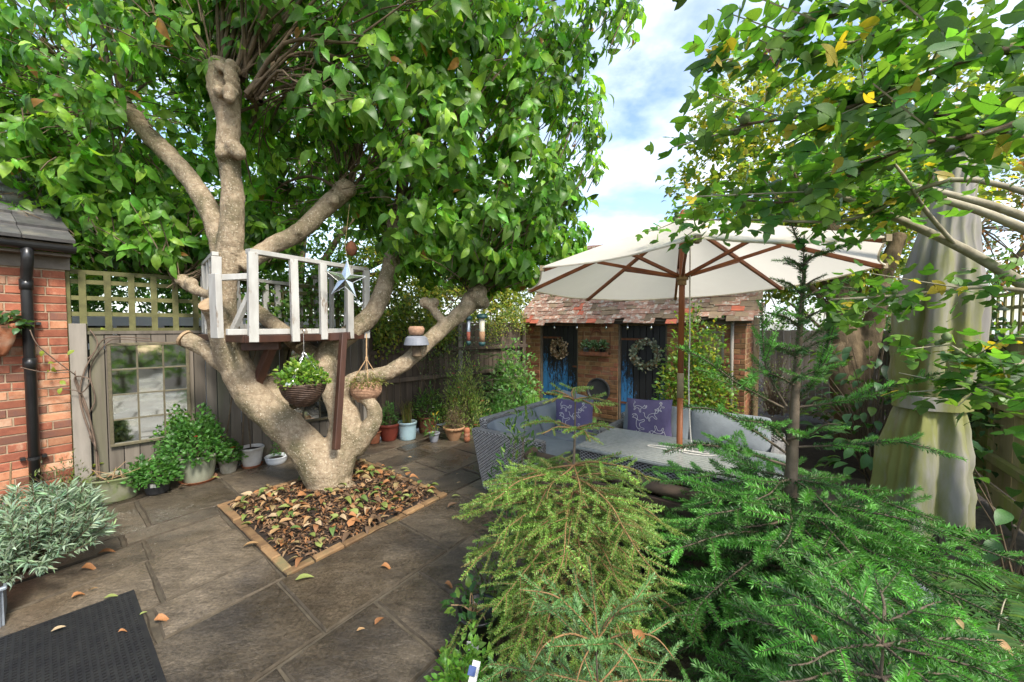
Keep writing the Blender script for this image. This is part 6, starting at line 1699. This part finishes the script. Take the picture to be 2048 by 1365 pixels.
for f in (.06, .94):
    p = W0 + (W1 - W0) * f
    b = MB(); b.bar(Z(p, 0), Z(p, .6), .07, .07, wd); b.build('leg', M['bench_wood'], e, bevel=.006)
    b = MB(); b.bar(Z(p - wn2 * .38, 0), Z(p - wn2 * .38, .31), .07, .07, wd); b.build('leg', M['bench_wood'], e, bevel=.006)
b = MB(); b.tube([W0 - wd * .10 + V(0, 0, .60), W0 - wd * .05 + V(0, 0, .60)], [.05, .07], 16); b.build('log_end', M['log'], e)

# parasol
UC = V(1.36, 3.2, 0); UR, UZ, UTH, UAP = 1.287, 1.976, 2.792, 2.47
um = empty('garden_parasol', UC, 0, 'cream canvas octagonal parasol on a wooden pole through the table', 'parasol')
def tip(k, f=1.0, dz=0.0):
    a = UTH - k * 2 * math.pi / 8; x, y = UR * math.cos(a), UR * math.sin(a)
    zt = UZ + .016 * x - .06 * y
    return V(UC.x + x * f, UC.y + y * f, UAP + (zt - UAP) * f + dz)
vs, fs = [], []
NR, NA = 10, 8
for k in range(8):
    for i in range(NR + 1):
        f = i / NR
        for j in range(NA + 1):
            t = j / NA; a, b_ = tip(k, f), tip((k + 1) % 8, f)
            p = a + (b_ - a) * t
            sagv = (-.022 * f - .025 * math.sin(math.pi * f)) * math.sin(math.pi * t)
            edge = (1 - .03 * math.sin(math.pi * t) * f ** 3)
            q = UC + (p - UC) * 1; q = V(UC.x + (p.x - UC.x) * edge, UC.y + (p.y - UC.y) * edge, p.z + sagv)
            vs.append(q)
for k in range(8):
    o = k * (NR + 1) * (NA + 1)
    for i in range(NR):
        for j in range(NA):
            a = o + i * (NA + 1) + j; fs.append((a, a + 1, a + NA + 2, a + NA + 1))
b = MB(); b.add(vs, fs)
cm = M['canvas']; nt = cm.node_tree
trn = nd(nt, 'ShaderNodeBsdfTranslucent'); trn.inputs['Color'].default_value = (.80, .75, .64, 1)
mxs = nd(nt, 'ShaderNodeMixShader'); mxs.inputs[0].default_value = .42
nt.links.new(nt.nodes['Principled BSDF'].outputs[0], mxs.inputs[1]); nt.links.new(trn.outputs[0], mxs.inputs[2]); nt.links.new(mxs.outputs[0], nt.nodes['Material Output'].inputs['Surface'])
can = b.build('canopy', M['canvas'], um, smooth=True)
b = MB()
for k in range(8):
    q = [vs[k * (NR + 1) * (NA + 1) + NR * (NA + 1) + j] for j in range(NA + 1)]
    b.tube([p + V(0, 0, -.004) for p in q], .006, 5, caps=False)
b.build('hem', M['canvas'], can)
HUB = V(UC.x, UC.y, 1.985)
for k in range(8):
    b = MB(); b.bar(tip(k, .05, -.035), tip(k, .985, -.024), .024, .03); rb = b.build('rib', M['teak'], um, bevel=.003)
    b = MB(); b.bar(HUB + (tip(k, 1.0) - UC).normalized() * .03 * V(1, 1, 0).length * 0 + V(0, 0, 0), tip(k, .52, -.045), .02, .026); b.build('strut', M['teak'], rb, bevel=.003)
    b = MB(); b.box(tip(k, .995, -.012), (.03, .03, .035)); b.build('rib_pocket', M['teak_pale'], rb)
b = MB(); b.tube([UC + V(0, 0, .02), UC + V(0, 0, 1.02)], .023, 16); b.build('pole', M['teak'], um, smooth=True)
b = MB(); b.tube([UC + V(0, 0, 1.02), UC + V(0, 0, 1.22)], .0255, 16); b.build('pole_sleeve', M['teak_pale'], um, smooth=True)
b = MB(); b.tube([UC + V(0, 0, 1.22), UC + V(0, 0, UAP - .02)], .023, 16); b.build('pole', M['teak'], um, smooth=True)
b = MB(); b.tube([HUB + V(0, 0, -.06), HUB + V(0, 0, -.02)], .034, 14); b.tube([HUB + V(0, 0, -.02), HUB + V(0, 0, .02)], .048, 14); b.build('runner', M['brass'], um)
b = MB(); b.lathe([(.05, -.06), (.05, 0), (.03, .02), (.012, .05), (0, .055)], V(UC.x, UC.y, UAP), 14); b.build('finial', M['teak'], um)
b = MB()
p, r = dens([V(UC.x + .045, UC.y - .03, UAP - .1), HUB + V(.05, -.03, -.12), HUB + V(.06, -.02, -.5), UC + V(.05, -.04, 1.1), UC + V(.075, -.06, .62), UC + V(.12, -.12, .612), UC + V(.02, -.10, .615), UC + V(-.12, -.05, .612), UC + V(-.24, .03, .612), UC + V(-.20, .06, .612), UC + V(-.05, -.02, .615), UC + V(.06, -.13, .615), UC + V(.16, -.16, .612), UC + V(.08, -.03, .618), UC + V(-.03, -.13, .615), UC + V(.10, -.20, .612), UC + V(.2, -.2, .612)], [.0055] * 17, 5)
b.tube(p, .0055, 6); b.build('cord', M['rope'], um, smooth=True)

# ------------------------------------------------------------------ folded cantilever parasol in its cover
PC = V(2.40, 2.22, 0)
e = empty('covered_parasol', PC, 0, 'folded parasol in a mildewed grey cover with a tied belt', 'parasol')
prof = [(2.53, .092), (2.45, .098), (2.25, .105), (2.0, .145), (1.7, .195), (1.45, .192), (1.28, .17), (1.215, .145), (1.14, .145), (1.05, .165), (.85, .192), (.68, .208), (.52, .22)]
vs, fs = [], []; NA = 96
for i, (z, r) in enumerate(prof):
    for k in range(NA):
        a = 2 * math.pi * k / NA
        fold = 1 + (.24 if r > .15 else .05) * (-.9 * abs(math.sin(a * 3 + .5 * math.sin(z * 2.2) + .9)) + .45 + .35 * math.sin(a * 5 + .6 * math.sin(z * 2.2) + .4) + .45 * math.sin(a * 8 + 1.3 + .5 * math.cos(z * 3))) * (0.75 if 1.1 < z < 1.25 else 1) + .05 * math.sin(a * 15 + z)
        zz_ = z
        if i >= len(prof) - 1: zz_ = z - .10 * math.sin(a * 3.5 + 2.3) ** 2 - .05 * math.cos(a * 2)
        vs.append(PC + V(r * fold * math.cos(a), r * fold * math.sin(a) * .85, zz_) + V(-.055 * (2.5 - z) + .02, 0, 0))
for i in range(len(prof) - 1):
    for k in range(NA): fs.append((i * NA + k, i * NA + (k + 1) % NA, (i + 1) * NA + (k + 1) % NA, (i + 1) * NA + k))
b = MB(); b.add(vs, fs); o = b.build('fabric_cover', M['umbrella_cover'], e, smooth=True)
s_ = o.modifiers.new('soft', 'SUBSURF'); s_.levels = 2; s_.render_levels = 2
txc = bpy.data.textures.new('cloth_creases', 'CLOUDS'); txc.noise_scale = .16; txc.noise_depth = 4
dmc = o.modifiers.new('creases', 'DISPLACE'); dmc.texture = txc; dmc.strength = .05; dmc.mid_level = .5
b = MB(); off = V(-.055 * (2.5 - 1.18) + .02, 0, 0)
ring = []
for k in range(49):
    a = 2 * math.pi * k / 48; fold = 1.16 + .03 * math.sin(a * 7)
    ring.append((.145 * fold * math.cos(a), .145 * fold * math.sin(a) * .85))
vs, fs = [], []
for (x, y) in ring:
    for (dz, k) in ((-.038, 1.0), (-.036, 1.03), (.036, 1.03), (.038, 1.0)): vs.append(PC + off + V(x * k, y * k, 1.18 + dz))
for k in range(48):
    for j in range(3): fs.append((k * 4 + j, k * 4 + 4 + j, k * 4 + 5 + j, k * 4 + 1 + j))
b.add(vs, fs); b.build('belt', M['umbrella_cover'], e)
b = MB(); b.lathe([(.0, 0), (.096, 0), (.104, .012), (.104, .035), (.097, .05), (.07, .06), (0, .064)], PC + V(.018, 0, 2.55), 24); b.build('cap', M['cap'], e, smooth=False)
b = MB(); b.tube([PC + V(-.02, .02, 0), PC + V(-.02, .02, .9)], .05, 16); b.build('pole', M['black_plastic'], e, smooth=True)
b = MB(); b.box(PC + V(-.02, .02, .03), (.55, .55, .05), rotm(0, 0, .6)); b.build('base_plate', M['black_plastic'], e, bevel=.01)
# grey storage lid leaning beside it
e = empty('storage_box', P(1740, 1060, 1.98), 0, 'grey plastic garden box with a sloping lid below the covered parasol', 'box')
c = P(1745, 1075, 2.02)
b = MB(); b.box(V(c.x, c.y, .16), (.42, .30, .3), rotm(0, 0, -.75)); b.build('box_body', M['grey_pot'], e, bevel=.012)
b = MB(); b.box(V(c.x, c.y, .36), (.46, .34, .035), rotm(0, R(14), -.75)); b.build('lid', M['grey_pot'], e, bevel=.012)

# ------------------------------------------------------------------ hibiscus overhanging from the right
hi = empty('hibiscus_tree', (3.0, 1.2, 0), 0, 'hibiscus tree reaching in from the right edge with green seed pods', 'tree')
HB = [[(2160, 640, 1.55, 16), (2040, 565, 1.6, 13), (1930, 500, 1.65, 11), (1800, 440, 1.7, 9), (1700, 400, 1.75, 6), (1560, 350, 1.85, 3)], [(2160, 520, 1.6, 14), (2040, 455, 1.65, 11), (1920, 410, 1.7, 9), (1780, 380, 1.75, 6), (1640, 395, 1.85, 3)], [(2160, 480, 1.7, 12), (2010, 420, 1.75, 10), (1880, 385, 1.8, 8), (1760, 355, 1.85, 5), (1620, 300, 1.95, 3)],
      [(2120, 590, 1.5, 6), (1960, 575, 1.6, 5), (1820, 590, 1.7, 4), (1660, 600, 1.8, 2.5)], [(2100, 80, 1.0, 9), (1900, 130, 1.05, 7), (1700, 215, 1.15, 5), (1480, 250, 1.25, 3)], [(2100, -60, 1.05, 9), (1900, -20, 1.1, 7), (1700, 20, 1.15, 5), (1580, 70, 1.2, 4), (1415, 145, 1.25, 2.5)],
      [(2100, 220, 1.0, 8), (1960, 270, 1.05, 6), (1800, 300, 1.1, 5), (1600, 400, 1.3, 3), (1480, 400, 1.4, 2)], [(2100, 300, 1.1, 8), (1930, 240, 1.1, 6), (1760, 215, 1.15, 4), (1660, 210, 1.2, 3)], [(1912, 492, 1.655, 5), (1850, 420, 1.6, 5), (1790, 330, 1.55, 3), (1700, 260, 1.6, 2)], [(2100, 400, 1.4, 8), (1900, 360, 1.5, 6), (1700, 440, 1.75, 4), (1500, 440, 1.95, 2.5), (1360, 440, 2.05, 1.5)],
      [(2080, 700, 1.5, 5), (2000, 740, 1.5, 4), (1900, 690, 1.55, 2)], [(2120, 860, 1.35, 6), (2030, 800, 1.4, 4), (1960, 770, 1.45, 2)], [(2120, 140, 1.0, 7), (1960, 90, 1.05, 5), (1800, 60, 1.1, 3), (1640, 110, 1.2, 2)]]
hp, hd_, tips_ = [], [], []
for L_ in HB:
    p, r = dens(*limb(L_)); 
    b = MB(); b.tube(p, [max(.002, x * .8) for x in r], 7); b.build('branch', M['bark_pale' if L_[1][2] > 1.3 else 'bark_dark'], hi, smooth=True)
    st_ = int(len(p) * (.62 if L_ in HB[:3] else .35 if L_ is HB[8] or L_ is HB[9] else .1))
    for i in range(max(2, st_), len(p)):
        d = (p[i] - p[i - 1]).normalized()
        for k in range(3): hp.append(p[i] + V(rng.normal(0, .05), rng.normal(0, .06), rng.normal(0, .03))); hd_.append(d)
        if rng.random() < .6:
            q = p[i] + d * .12 + V(rng.normal(0, .1), rng.normal(0, .1), rng.normal(.0, .06)); 
            b = MB(); b.tube([p[i], q], [.003, .0018], 4, caps=False); b.build('twig', M['bark_pale'], hi)
            for f in (.5, .75, 1.0): hp.append(p[i] + (q - p[i]) * f); hd_.append((q - p[i]).normalized())
    tips_.append(p[-1]); tips_.append(p[len(p) * 2 // 3])
hp = np.array([list(x) for x in hp]); hd_ = np.array([list(x) for x in hd_]); n = len(hp); print('hibiscus leaves', n)
rep = 3; hp = np.repeat(hp, rep, 0) + rng.normal(0, .035, (n * rep, 3)); hd_ = np.repeat(hd_, rep, 0); n = len(hp)
hax = hd_ * .6 + rng.normal(0, .55, (n, 3)) + np.array([-.1, 0, -.35]); hup = np.array([0, 0, 1.]) + rng.normal(0, .4, (n, 3))
hsz = rng.uniform(.035, .072, n)
hcol = greens(n, (.08, .19, .03), .3, young=.2, ycolor=(.17, .31, .05), yellow=.03, ycol=(.48, .36, .04))
ordr = np.argsort(-hsz / np.linalg.norm(hp, axis=1)); big, rest = ordr[:280], ordr[280:]
tag(scatter('foliage', LOBED, hp[rest], hax[rest], hup[rest], hsz[rest], hcol[rest], M['leaf'], hi, smooth=False), kind='stuff')
hm = [one_leaf_mesh('leaf', LOBED, c, M['leaf'], False) for c in list(greens(9, (.075, .18, .03), .3, young=.2)) + [np.array([.46, .34, .04])]]
for j in big:
    o = link('leaf', hm[rng.integers(10) if rng.random() < .3 else rng.integers(9)]); place(o, hp[j], hax[j], hup[j], hsz[j]); o.parent = hi; o.matrix_parent_inverse = wm(hi).inverted()
M['pod'] = mat('green_seed_pod', (.17, .22, .08), (.12, .16, .06), rough=.7, scale=20, bump=.3, rnd=.1)
b = MB(); b.lathe([(0, 0), (.010, .004), (.0145, .014), (.012, .027), (.004, .037), (0, .039)], (0, 0, 0), 10); pm = b.mesh('seed_pod', M['pod'], True)
for t_ in tips_:
    for k in range(rng.integers(2, 5)):
        o = link('seed_pod', pm); d = V(rng.normal(-.5, .5), rng.normal(0, .5), rng.normal(.2, .5)).normalized()
        place(o, t_ + V(rng.normal(0, .02), rng.normal(0, .02), rng.normal(0, .012)), d, V(.2, .1, 1), rng.uniform(.7, 1.0)); o.parent = hi; o.matrix_parent_inverse = wm(hi).inverted()
# a faded pink flower in it
c = P(1540, 112, 1.25); b = None
n = 5; a = np.arange(5) * 1.257
tag(scatter('flower', LEAF_S, np.tile(list(c), (5, 1)), np.stack([np.cos(a), np.full(5, -.5), np.sin(a)], 1), np.tile([0, -1., .3], (5, 1)), np.full(5, .05), np.tile([.6, .25, .32], (5, 1)), M['petal'], hi))
b = MB(); b.tube([V(3.0, 1.2, 0), V(2.95, 1.25, 1.2), V(2.6, 1.45, 1.7), V(2.3, 1.55, 1.8)], [.05, .045, .03, .02], 10); b.tube([V(2.95, 1.25, 1.2), V(2.6, 1.2, 2.2), V(2.0, 1.05, 2.6)], [.04, .03, .015], 10); b.build('trunk', M['bark_pale'], hi, smooth=True)

# ------------------------------------------------------------------ big-leaved plants, shrubs and ferns on the right
def big_leaf_plant(name, label, c, r, h, n, size, cols, tm=LEAF, m='leaf_gloss', cat='plant'):
    c = Vector(c); e_ = empty(name, c, 0, label, cat); meshes = [one_leaf_mesh('leaf', tm, q, M[m]) for q in cols(6)]
    b_ = MB()
    for k in range(n):
        a = rng.uniform(0, 6.28); rr = r * rng.uniform(.2, 1) ** .7; z = h * rng.uniform(.25, 1.0) * (1 - .3 * rr / r)
        p = c + V(rr * math.cos(a), rr * math.sin(a), z); d = V(math.cos(a), math.sin(a), rng.normal(-.15, .35))
        o = link('leaf', meshes[rng.integers(6)]); place(o, p, d, V(rng.normal(0, .3), rng.normal(-.2, .3), 1), size * rng.uniform(.65, 1.15)); o.parent = e_; o.matrix_parent_inverse = wm(e_).inverted()
        if k % 5 == 0: b_.tube([c + V(rng.normal(0, .03), rng.normal(0, .03), 0), c + V(rr * .5 * math.cos(a), rr * .5 * math.sin(a), z * .7), p], [.007, .005, .003], 5, caps=False)
    b_.build('stem', M['bark_dark'], e_); return e_
gH = lambda n: greens(n, (.06, .15, .04), .25, young=.15, ycolor=(.11, .22, .05))
c = G(1760, 985); big_leaf_plant('hydrangea_bush', 'hydrangea with broad green leaves left of the covered parasol', (c.x, c.y + .1, 0), .36, .72, 60, .17, gH)
big_leaf_plant('hydrangea_bush', 'hydrangea with glossy leaves at the right edge beside the fence', (2.92, 2.25, 0), .42, 1.15, 75, .17, gH)
big_leaf_plant('broad_leaf_shrub', 'dark broad-leaved shrub behind the covered parasol', (3.95, 4.35, 0), .6, 1.85, 260, .16, lambda n: greens(n, (.045, .10, .035), .25))
bushy('hazel_shrub', 'green shrub with yellowing leaves in front of the outhouse window', 'shrub', (2.5, 5.45, .0), .55, .4, 1.72, 4600, .07, LEAF_S, M['leaf'], lambda n: greens(n, (.12, .22, .045), .32, young=.25, ycolor=(.24, .28, .05), yellow=.05), stems=40, upward=.2)
bushy('bay_sapling', 'young glossy bay shrub between the sofa and the yellow green spruce', 'shrub', (.05, 2.95, .0), .19, .17, 1.06, 330, .09, LEAF_N, M['leaf_gloss'], lambda n: greens(n, (.05, .12, .03), .25, young=.2, ycolor=(.16, .27, .04)), stems=18, upward=.6, shell=.65)
bushy('pale_shrub', 'twiggy pale shrub beside the outhouse downpipe', 'shrub', (3.9, 5.9, .3), .5, .4, 1.2, 900, .05, LEAF_N, M['leaf'], lambda n: greens(n, (.16, .18, .11), .3), stems=60)
def fern(name, label, c, n, L0):
    c = Vector(c); e_ = empty(name, c, 0, label, 'fern', 'ferns at the right edge')
    for k in range(n):
        a = k * 2 * math.pi / n + rng.normal(0, .2); d = V(math.cos(a), math.sin(a), 0); l = L0 * rng.uniform(.75, 1.1)
        pts = [c + d * l * f + V(0, 0, l * (.75 * f - .62 * f * f)) for f in np.linspace(0, 1, 26)]
        pos, ax, sc = [], [], []
        for i in range(3, 26):
            t = (pts[i] - pts[i - 1]).normalized(); s = t.cross(V(0, 0, 1)).normalized(); w = .30 * l * math.sin(math.pi * min(1, (i / 26) ** .7 * .98)) + .01
            for sg in (-1, 1): pos.append(list(pts[i])); ax.append(list(s * sg + t * .35)); sc.append((w * .55, w, w))
        m_ = len(pos)
        fr_ = scatter('frond', leaf_tmpl(.24, 4, .05, .15), pos, ax, np.tile([0, 0, 1.], (m_, 1)), sc, greens(m_, (.10, .20, .06), .15, young=.1), M['leaf'], e_)
        b_ = MB(); b_.tube(pts[::3], .003, 4, caps=False); b_.build('midrib', M['bark_pale'], fr_)
fern('fern', 'fern with arching fronds between the spruce and the right fence', (2.30, 1.93, .12), 10, .66)
fern('fern', 'second fern at the bottom right behind the spruce', (2.02, 1.62, .2), 9, .55)

# ------------------------------------------------------------------ foreground left: lavender, trough, mat
lvc = V(-2.98, 2.42, 0)
e = empty('lavender_bush', lvc, 0, 'silvery green lavender bush spilling over the paving at the left', 'shrub')
pos, ax, sc_ = [], [], []
b = MB()
nst = 230
for k in range(nst):
    a = rng.uniform(0, 6.28); q = rng.uniform(0, 1) ** .5
    base_ = lvc + V(.1 * math.cos(a) * q, .1 * math.sin(a) * q, .12)
    top_ = lvc + V(.45 * q * math.cos(a), .48 * q * math.sin(a), .58 - .34 * q * q + rng.normal(0, .03))
    if top_.x / top_.y > -1.05: top_.x -= .12
    mid = (base_ + top_) / 2 + V(.05 * math.cos(a), .05 * math.sin(a), .03)
    p, r = dens([base_, mid, top_], [.004, .003, .002], 4); b.tube(p, r, 4, caps=False)
    for i in range(3, len(p)):
        d = (p[i] - p[i - 1]).normalized()
        for s in range(7):
            v = V(*rng.normal(0, 1, 3)); v = (v - d * v.dot(d)).normalized()
            pos.append(list(p[i] - d * rng.uniform(0, .05))); ax.append(list(v * .8 + d * .75)); sc_.append(rng.uniform(.04, .075))
b.build('stem', M['bark_dark'], e)
n = len(pos); print('lavender', n)
tag(scatter('foliage', leaf_tmpl(.17, 3, .2, .15), pos, ax, rng.normal(0, 1, (n, 3)) + np.array([0, 0, 1.]), sc_, greens(n, (.20, .28, .18), .2, young=.2, ycolor=(.28, .36, .25)), M['silver_leaf'], e), kind='stuff')
n = 60; fl = lvc + V(-.02, -.02, .6)
tag(scatter('flower', LEAF_S, np.array([list(P(66, 1016, 2.5)), list(P(8, 1010, 2.6)), list(P(128, 990, 2.9))])[rng.integers(3, size=n)] + rng.normal(0, .008, (n, 3)), rng.normal(0, 1, (n, 3)), rng.normal(0, 1, (n, 3)), np.full(n, .018), np.tile([.16, .13, .42], (n, 1)), M['petal'], e), kind='stuff')
c = G(-25, 1240)
e = empty('zinc_trough', c, 0, 'ribbed galvanised trough at the left edge under the lavender', 'trough')
tM = Matrix((V(.557, .831, 0), V(-.764, .645, 0), V(0, 0, 1))).transposed()
b = MB()
c = V(-2.93, 1.98, 0)
for k in range(16):
    x = -.20 + k * .026; b.tube([c + tM @ V(x, -.13, .0), c + tM @ V(x, -.15, .2)], .011, 8)
b.box(c + V(0, 0, .10), (.42, .26, .2), tM)
b.build('trough_body', M['galv'], e)
b = MB(); b.box(c + V(0, 0, .205), (.45, .30, .02), tM); b.build('rim', M['galv'], e, bevel=.006)
b = MB(); b.box(c + V(0, 0, .216), (.42, .27, .01), tM); b.build('soil', M['soil'], e)
# lavender's dry companions along the house wall
bushy('wall_weeds', 'grey green weedy stems at the foot of the downpipe', 'plant', (HC + hd * .12 + hn * .22), .34, .3, .42, 700, .04, LEAF_N, M['leaf'], lambda n: greens(n, (.12, .15, .07), .3), stems=60, upward=.6)
b = MB(); q_ = G(20, 1055); b.tube([V(q_.x, q_.y, .1), P(22, 925, q_.y - .1)], .006, 6); tag(b.build('garden_cane', M['jute'], None), 'short cane stuck in the lavender', 'cane')

# rubber mat made of a lattice of rings
MO = G(260, 1190); M1 = G(0, 1285); M2 = G(318, 1365)
mu = (V(M2.x, M2.y, 0) - V(MO.x, MO.y, 0)).normalized(); mv = (V(M1.x, M1.y, 0) - V(MO.x, MO.y, 0)).normalized()
e = empty('rubber_mat', MO + (mu + mv) * .3, 0, 'black rubber ring doormat at the bottom left', 'doormat')
LU, LV = 1.0, .95; cell = .024
nu, nv = int(LU / cell), int(LV / cell)
vs, fs = [], []
idx = {}
def mvtx(u, v, z):
    k = (round(u, 5), round(v, 5), z)
    if k not in idx: idx[k] = len(vs); vs.append(MO + mu * u + mv * v + V(0, 0, z))
    return idx[k]
zt, zb = .019, .006
for i in range(nu):
    for j in range(nv):
        u0, v0 = i * cell, j * cell; g = cell * .26; sh = 0
        o4 = [(u0, v0), (u0 + cell, v0), (u0 + cell, v0 + cell), (u0, v0 + cell)]
        i4 = [(u0 + g, v0 + g * .8), (u0 + cell - g, v0 + g * .8), (u0 + cell - g, v0 + cell - g * .8), (u0 + g, v0 + cell - g * .8)]
        O = [mvtx(u, v, zt) for u, v in o4]; I = [mvtx(u, v, zt) for u, v in i4]; Bm = [mvtx(u, v, zb) for u, v in i4]
        for k in range(4):
            k2 = (k + 1) % 4
            fs.append((O[k], O[k2], I[k2], I[k])); fs.append((I[k], I[k2], Bm[k2], Bm[k]))
b = MB(); b.add(vs, fs)
c4 = [(-.02, -.02), (LU + .02, -.02), (LU + .02, LV + .02), (-.02, LV + .02)]
b.build('ring_lattice', M['rubber'], e)
b = MB(); b.add([MO + mu * u + mv * v + V(0, 0, .0055) for u, v in c4] + [MO + mu * u + mv * v + V(0, 0, .014) for u, v in c4] + [MO + mu * u + mv * v + V(0, 0, .014) for u, v in [(0, 0), (nu * cell, 0), (nu * cell, nv * cell), (0, nv * cell)]],
                [(0, 1, 2, 3), (0, 1, 5, 4), (1, 2, 6, 5), (2, 3, 7, 6), (3, 0, 4, 7), (4, 5, 9, 8), (5, 6, 10, 9), (6, 7, 11, 10), (7, 4, 8, 11)])
b.build('mat_base', M['rubber'], e)

# pots in front
c = G(958, 1302)
pk = empty('black_nursery_pot', (c.x, c.y, 0), 0, 'black nursery pot with a white label at the paving edge', 'pot')
b = MB(); b.lathe([(.085, 0), (.105, .2), (.112, .2), (.112, .215), (.100, .215), (.098, .17), (0, .165)], (c.x, c.y, 0), 26); b.build('pot_body', M['black_plastic'], pk, smooth=True)
b = MB(); b.box((c.x - .02, c.y - .105, .11), (.055, .003, .045), rotm(.1, 0, -.15)); b.build('label', M['paper'], pk)
bushy('pelargonium_plant', 'leggy green plant in the black nursery pot', 'plant', (c.x - .03, c.y, .2), .12, .1, .17, 40, .06, LEAF_S, M['leaf'], lambda n: greens(n, (.05, .13, .035), .25), stems=10, stem_m='jute')
c = V(-.19, 1.56, 0)
bushy('lime_herb', 'fresh lime green herb with a plant tag at the bottom edge', 'plant', (c.x, c.y, .05), .15, .13, .27, 620, .036, LEAF_S, M['leaf'], lambda n: greens(n, (.14, .30, .05), .2, young=.3, ycolor=(.22, .38, .07)), stems=24, upward=.7)
bt = MB(); bt.box(P(948, 1348, 1.38), (.03, .002, .075), rotm(R(-35), R(25), .2)); tg = tag(bt.build('plant_tag', M['paper'], None), 'white and blue plant tag stuck in the lime green herb', 'tag')
bt = MB(); bt.box(P(944, 1342, 1.375), (.028, .003, .028), rotm(R(-35), R(25), .2)); bt.build('tag_print', M['tag_blue'], tg)
bushy('wispy_herb', 'wispy grey green herb at the left foot of the yellow green spruce', 'plant', (-.12, 2.15, .0), .16, .15, .45, 420, .04, LEAF_N, M['leaf'], lambda n: greens(n, (.11, .17, .08), .25), stems=30, upward=.5)

# ------------------------------------------------------------------ fallen leaves lying singly
FL = [(160, 1142, 'dull orange leaf on the slabs right of the lavender', 0, .10, .2), (192, 1114, 'long brown leaf on the wet slab near the lavender', 2, .11, .35), (178, 1094, 'thin curled leaf on the wet slab', 4, .07, .25), (140, 1202, 'orange leaf lying just above the doormat', 0, .075, 1.0), (175, 1187, 'round orange leaf near the top of the doormat', 4, .05, .3), (205, 1203, 'yellow leaf at the edge of the doormat', 8, .075, .3), (306, 1246, 'orange leaf right of the doormat', 0, .085, .2), (278, 1236, 'yellow leaf by the doormat corner', 8, .035, .8),
      (484, 1098, 'tan leaf left of the tree bed', 4, .105, .25), (588, 1166, 'pale green leaf at the front corner of the tree bed', 8, .115, .3), (760, 1138, 'orange brown leaf on the slab right of the bed', 0, .09, -.1), (748, 1257, 'rust leaf on the large front slab', 2, .07, 1.0), (712, 1268, 'small tan leaf on the large front slab', 4, .045, .2), (888, 1326, 'brown leaf beside the lime green herb', 0, .10, 2.0), (888, 1172, 'tan leaf left of the spruce on the dark slab', 0, .07, -.4), (893, 1020, 'dark crumpled leaf on the slab near the sofa', 12, .1, .4), (902, 997, 'pale yellow leaf at the right corner of the bed', 8, .09, .1), (913, 970, 'white petal on the slab by the rattan sofa', 16, .045, .3), (912, 952, 'tiny white petal on the paving', 16, .03, .6),
      (100, 1277, 'pale leaf scrap on the doormat', 16, .06, .5), (235, 1278, 'brown leaf scrap on the doormat', 0, .04, .6), (1010, 1010, 'pale leaf under the rattan sofa corner', 14, .07, 2.2), (815, 918, 'pale leaf on the brown slab behind the bed', 16, .06, -.2), (800, 942, 'green leaf on the back edge of the bed', 8, .10, .2), (806, 946, 'pale green leaf behind the tree bed', 8, .08, .1), (430, 945, 'green leaf beside the small beige pot', 8, .09, .3), (418, 961, 'yellow green leaf near the sage green pot', 8, .10, .3), (355, 980, 'brown leaf by the saucer of the sage green pot', 12, .08, .5)]
for (px, py, lab, mi, s, a) in FL:
    q_ = G(px, py); onmat = 'on the doormat' in lab
    o = link('fallen_leaf', dead_meshes[mi])
    place(o, V(q_.x, q_.y, .034 if onmat else .016), (math.cos(a), math.sin(a), .03), (rng.normal(0, .15), rng.normal(0, .15), 1), s)
    tag(o, lab, 'leaf', 'single fallen leaves')
for (px, py, d, lab, mi, s) in [(1262, 1255, 1.13, 'large brown leaf caught in the small spruce', 0, .075), (1905, 1232, 1.18, 'yellow leaf resting on the dark spruce', 14, .05), (1988, 1276, 1.15, 'yellow leaf on the dark spruce near the right edge', 4, .055), (1620, 1268, 1.08, 'small orange leaf on the lower boughs of the dark spruce', 0, .035)]:
    o = link('caught_leaf', dead_meshes[mi]); place(o, P(px, py, d), (.5, -.2, -.6), (.2, -.9, .4), s); tag(o, lab, 'leaf', 'leaves caught in the conifers')
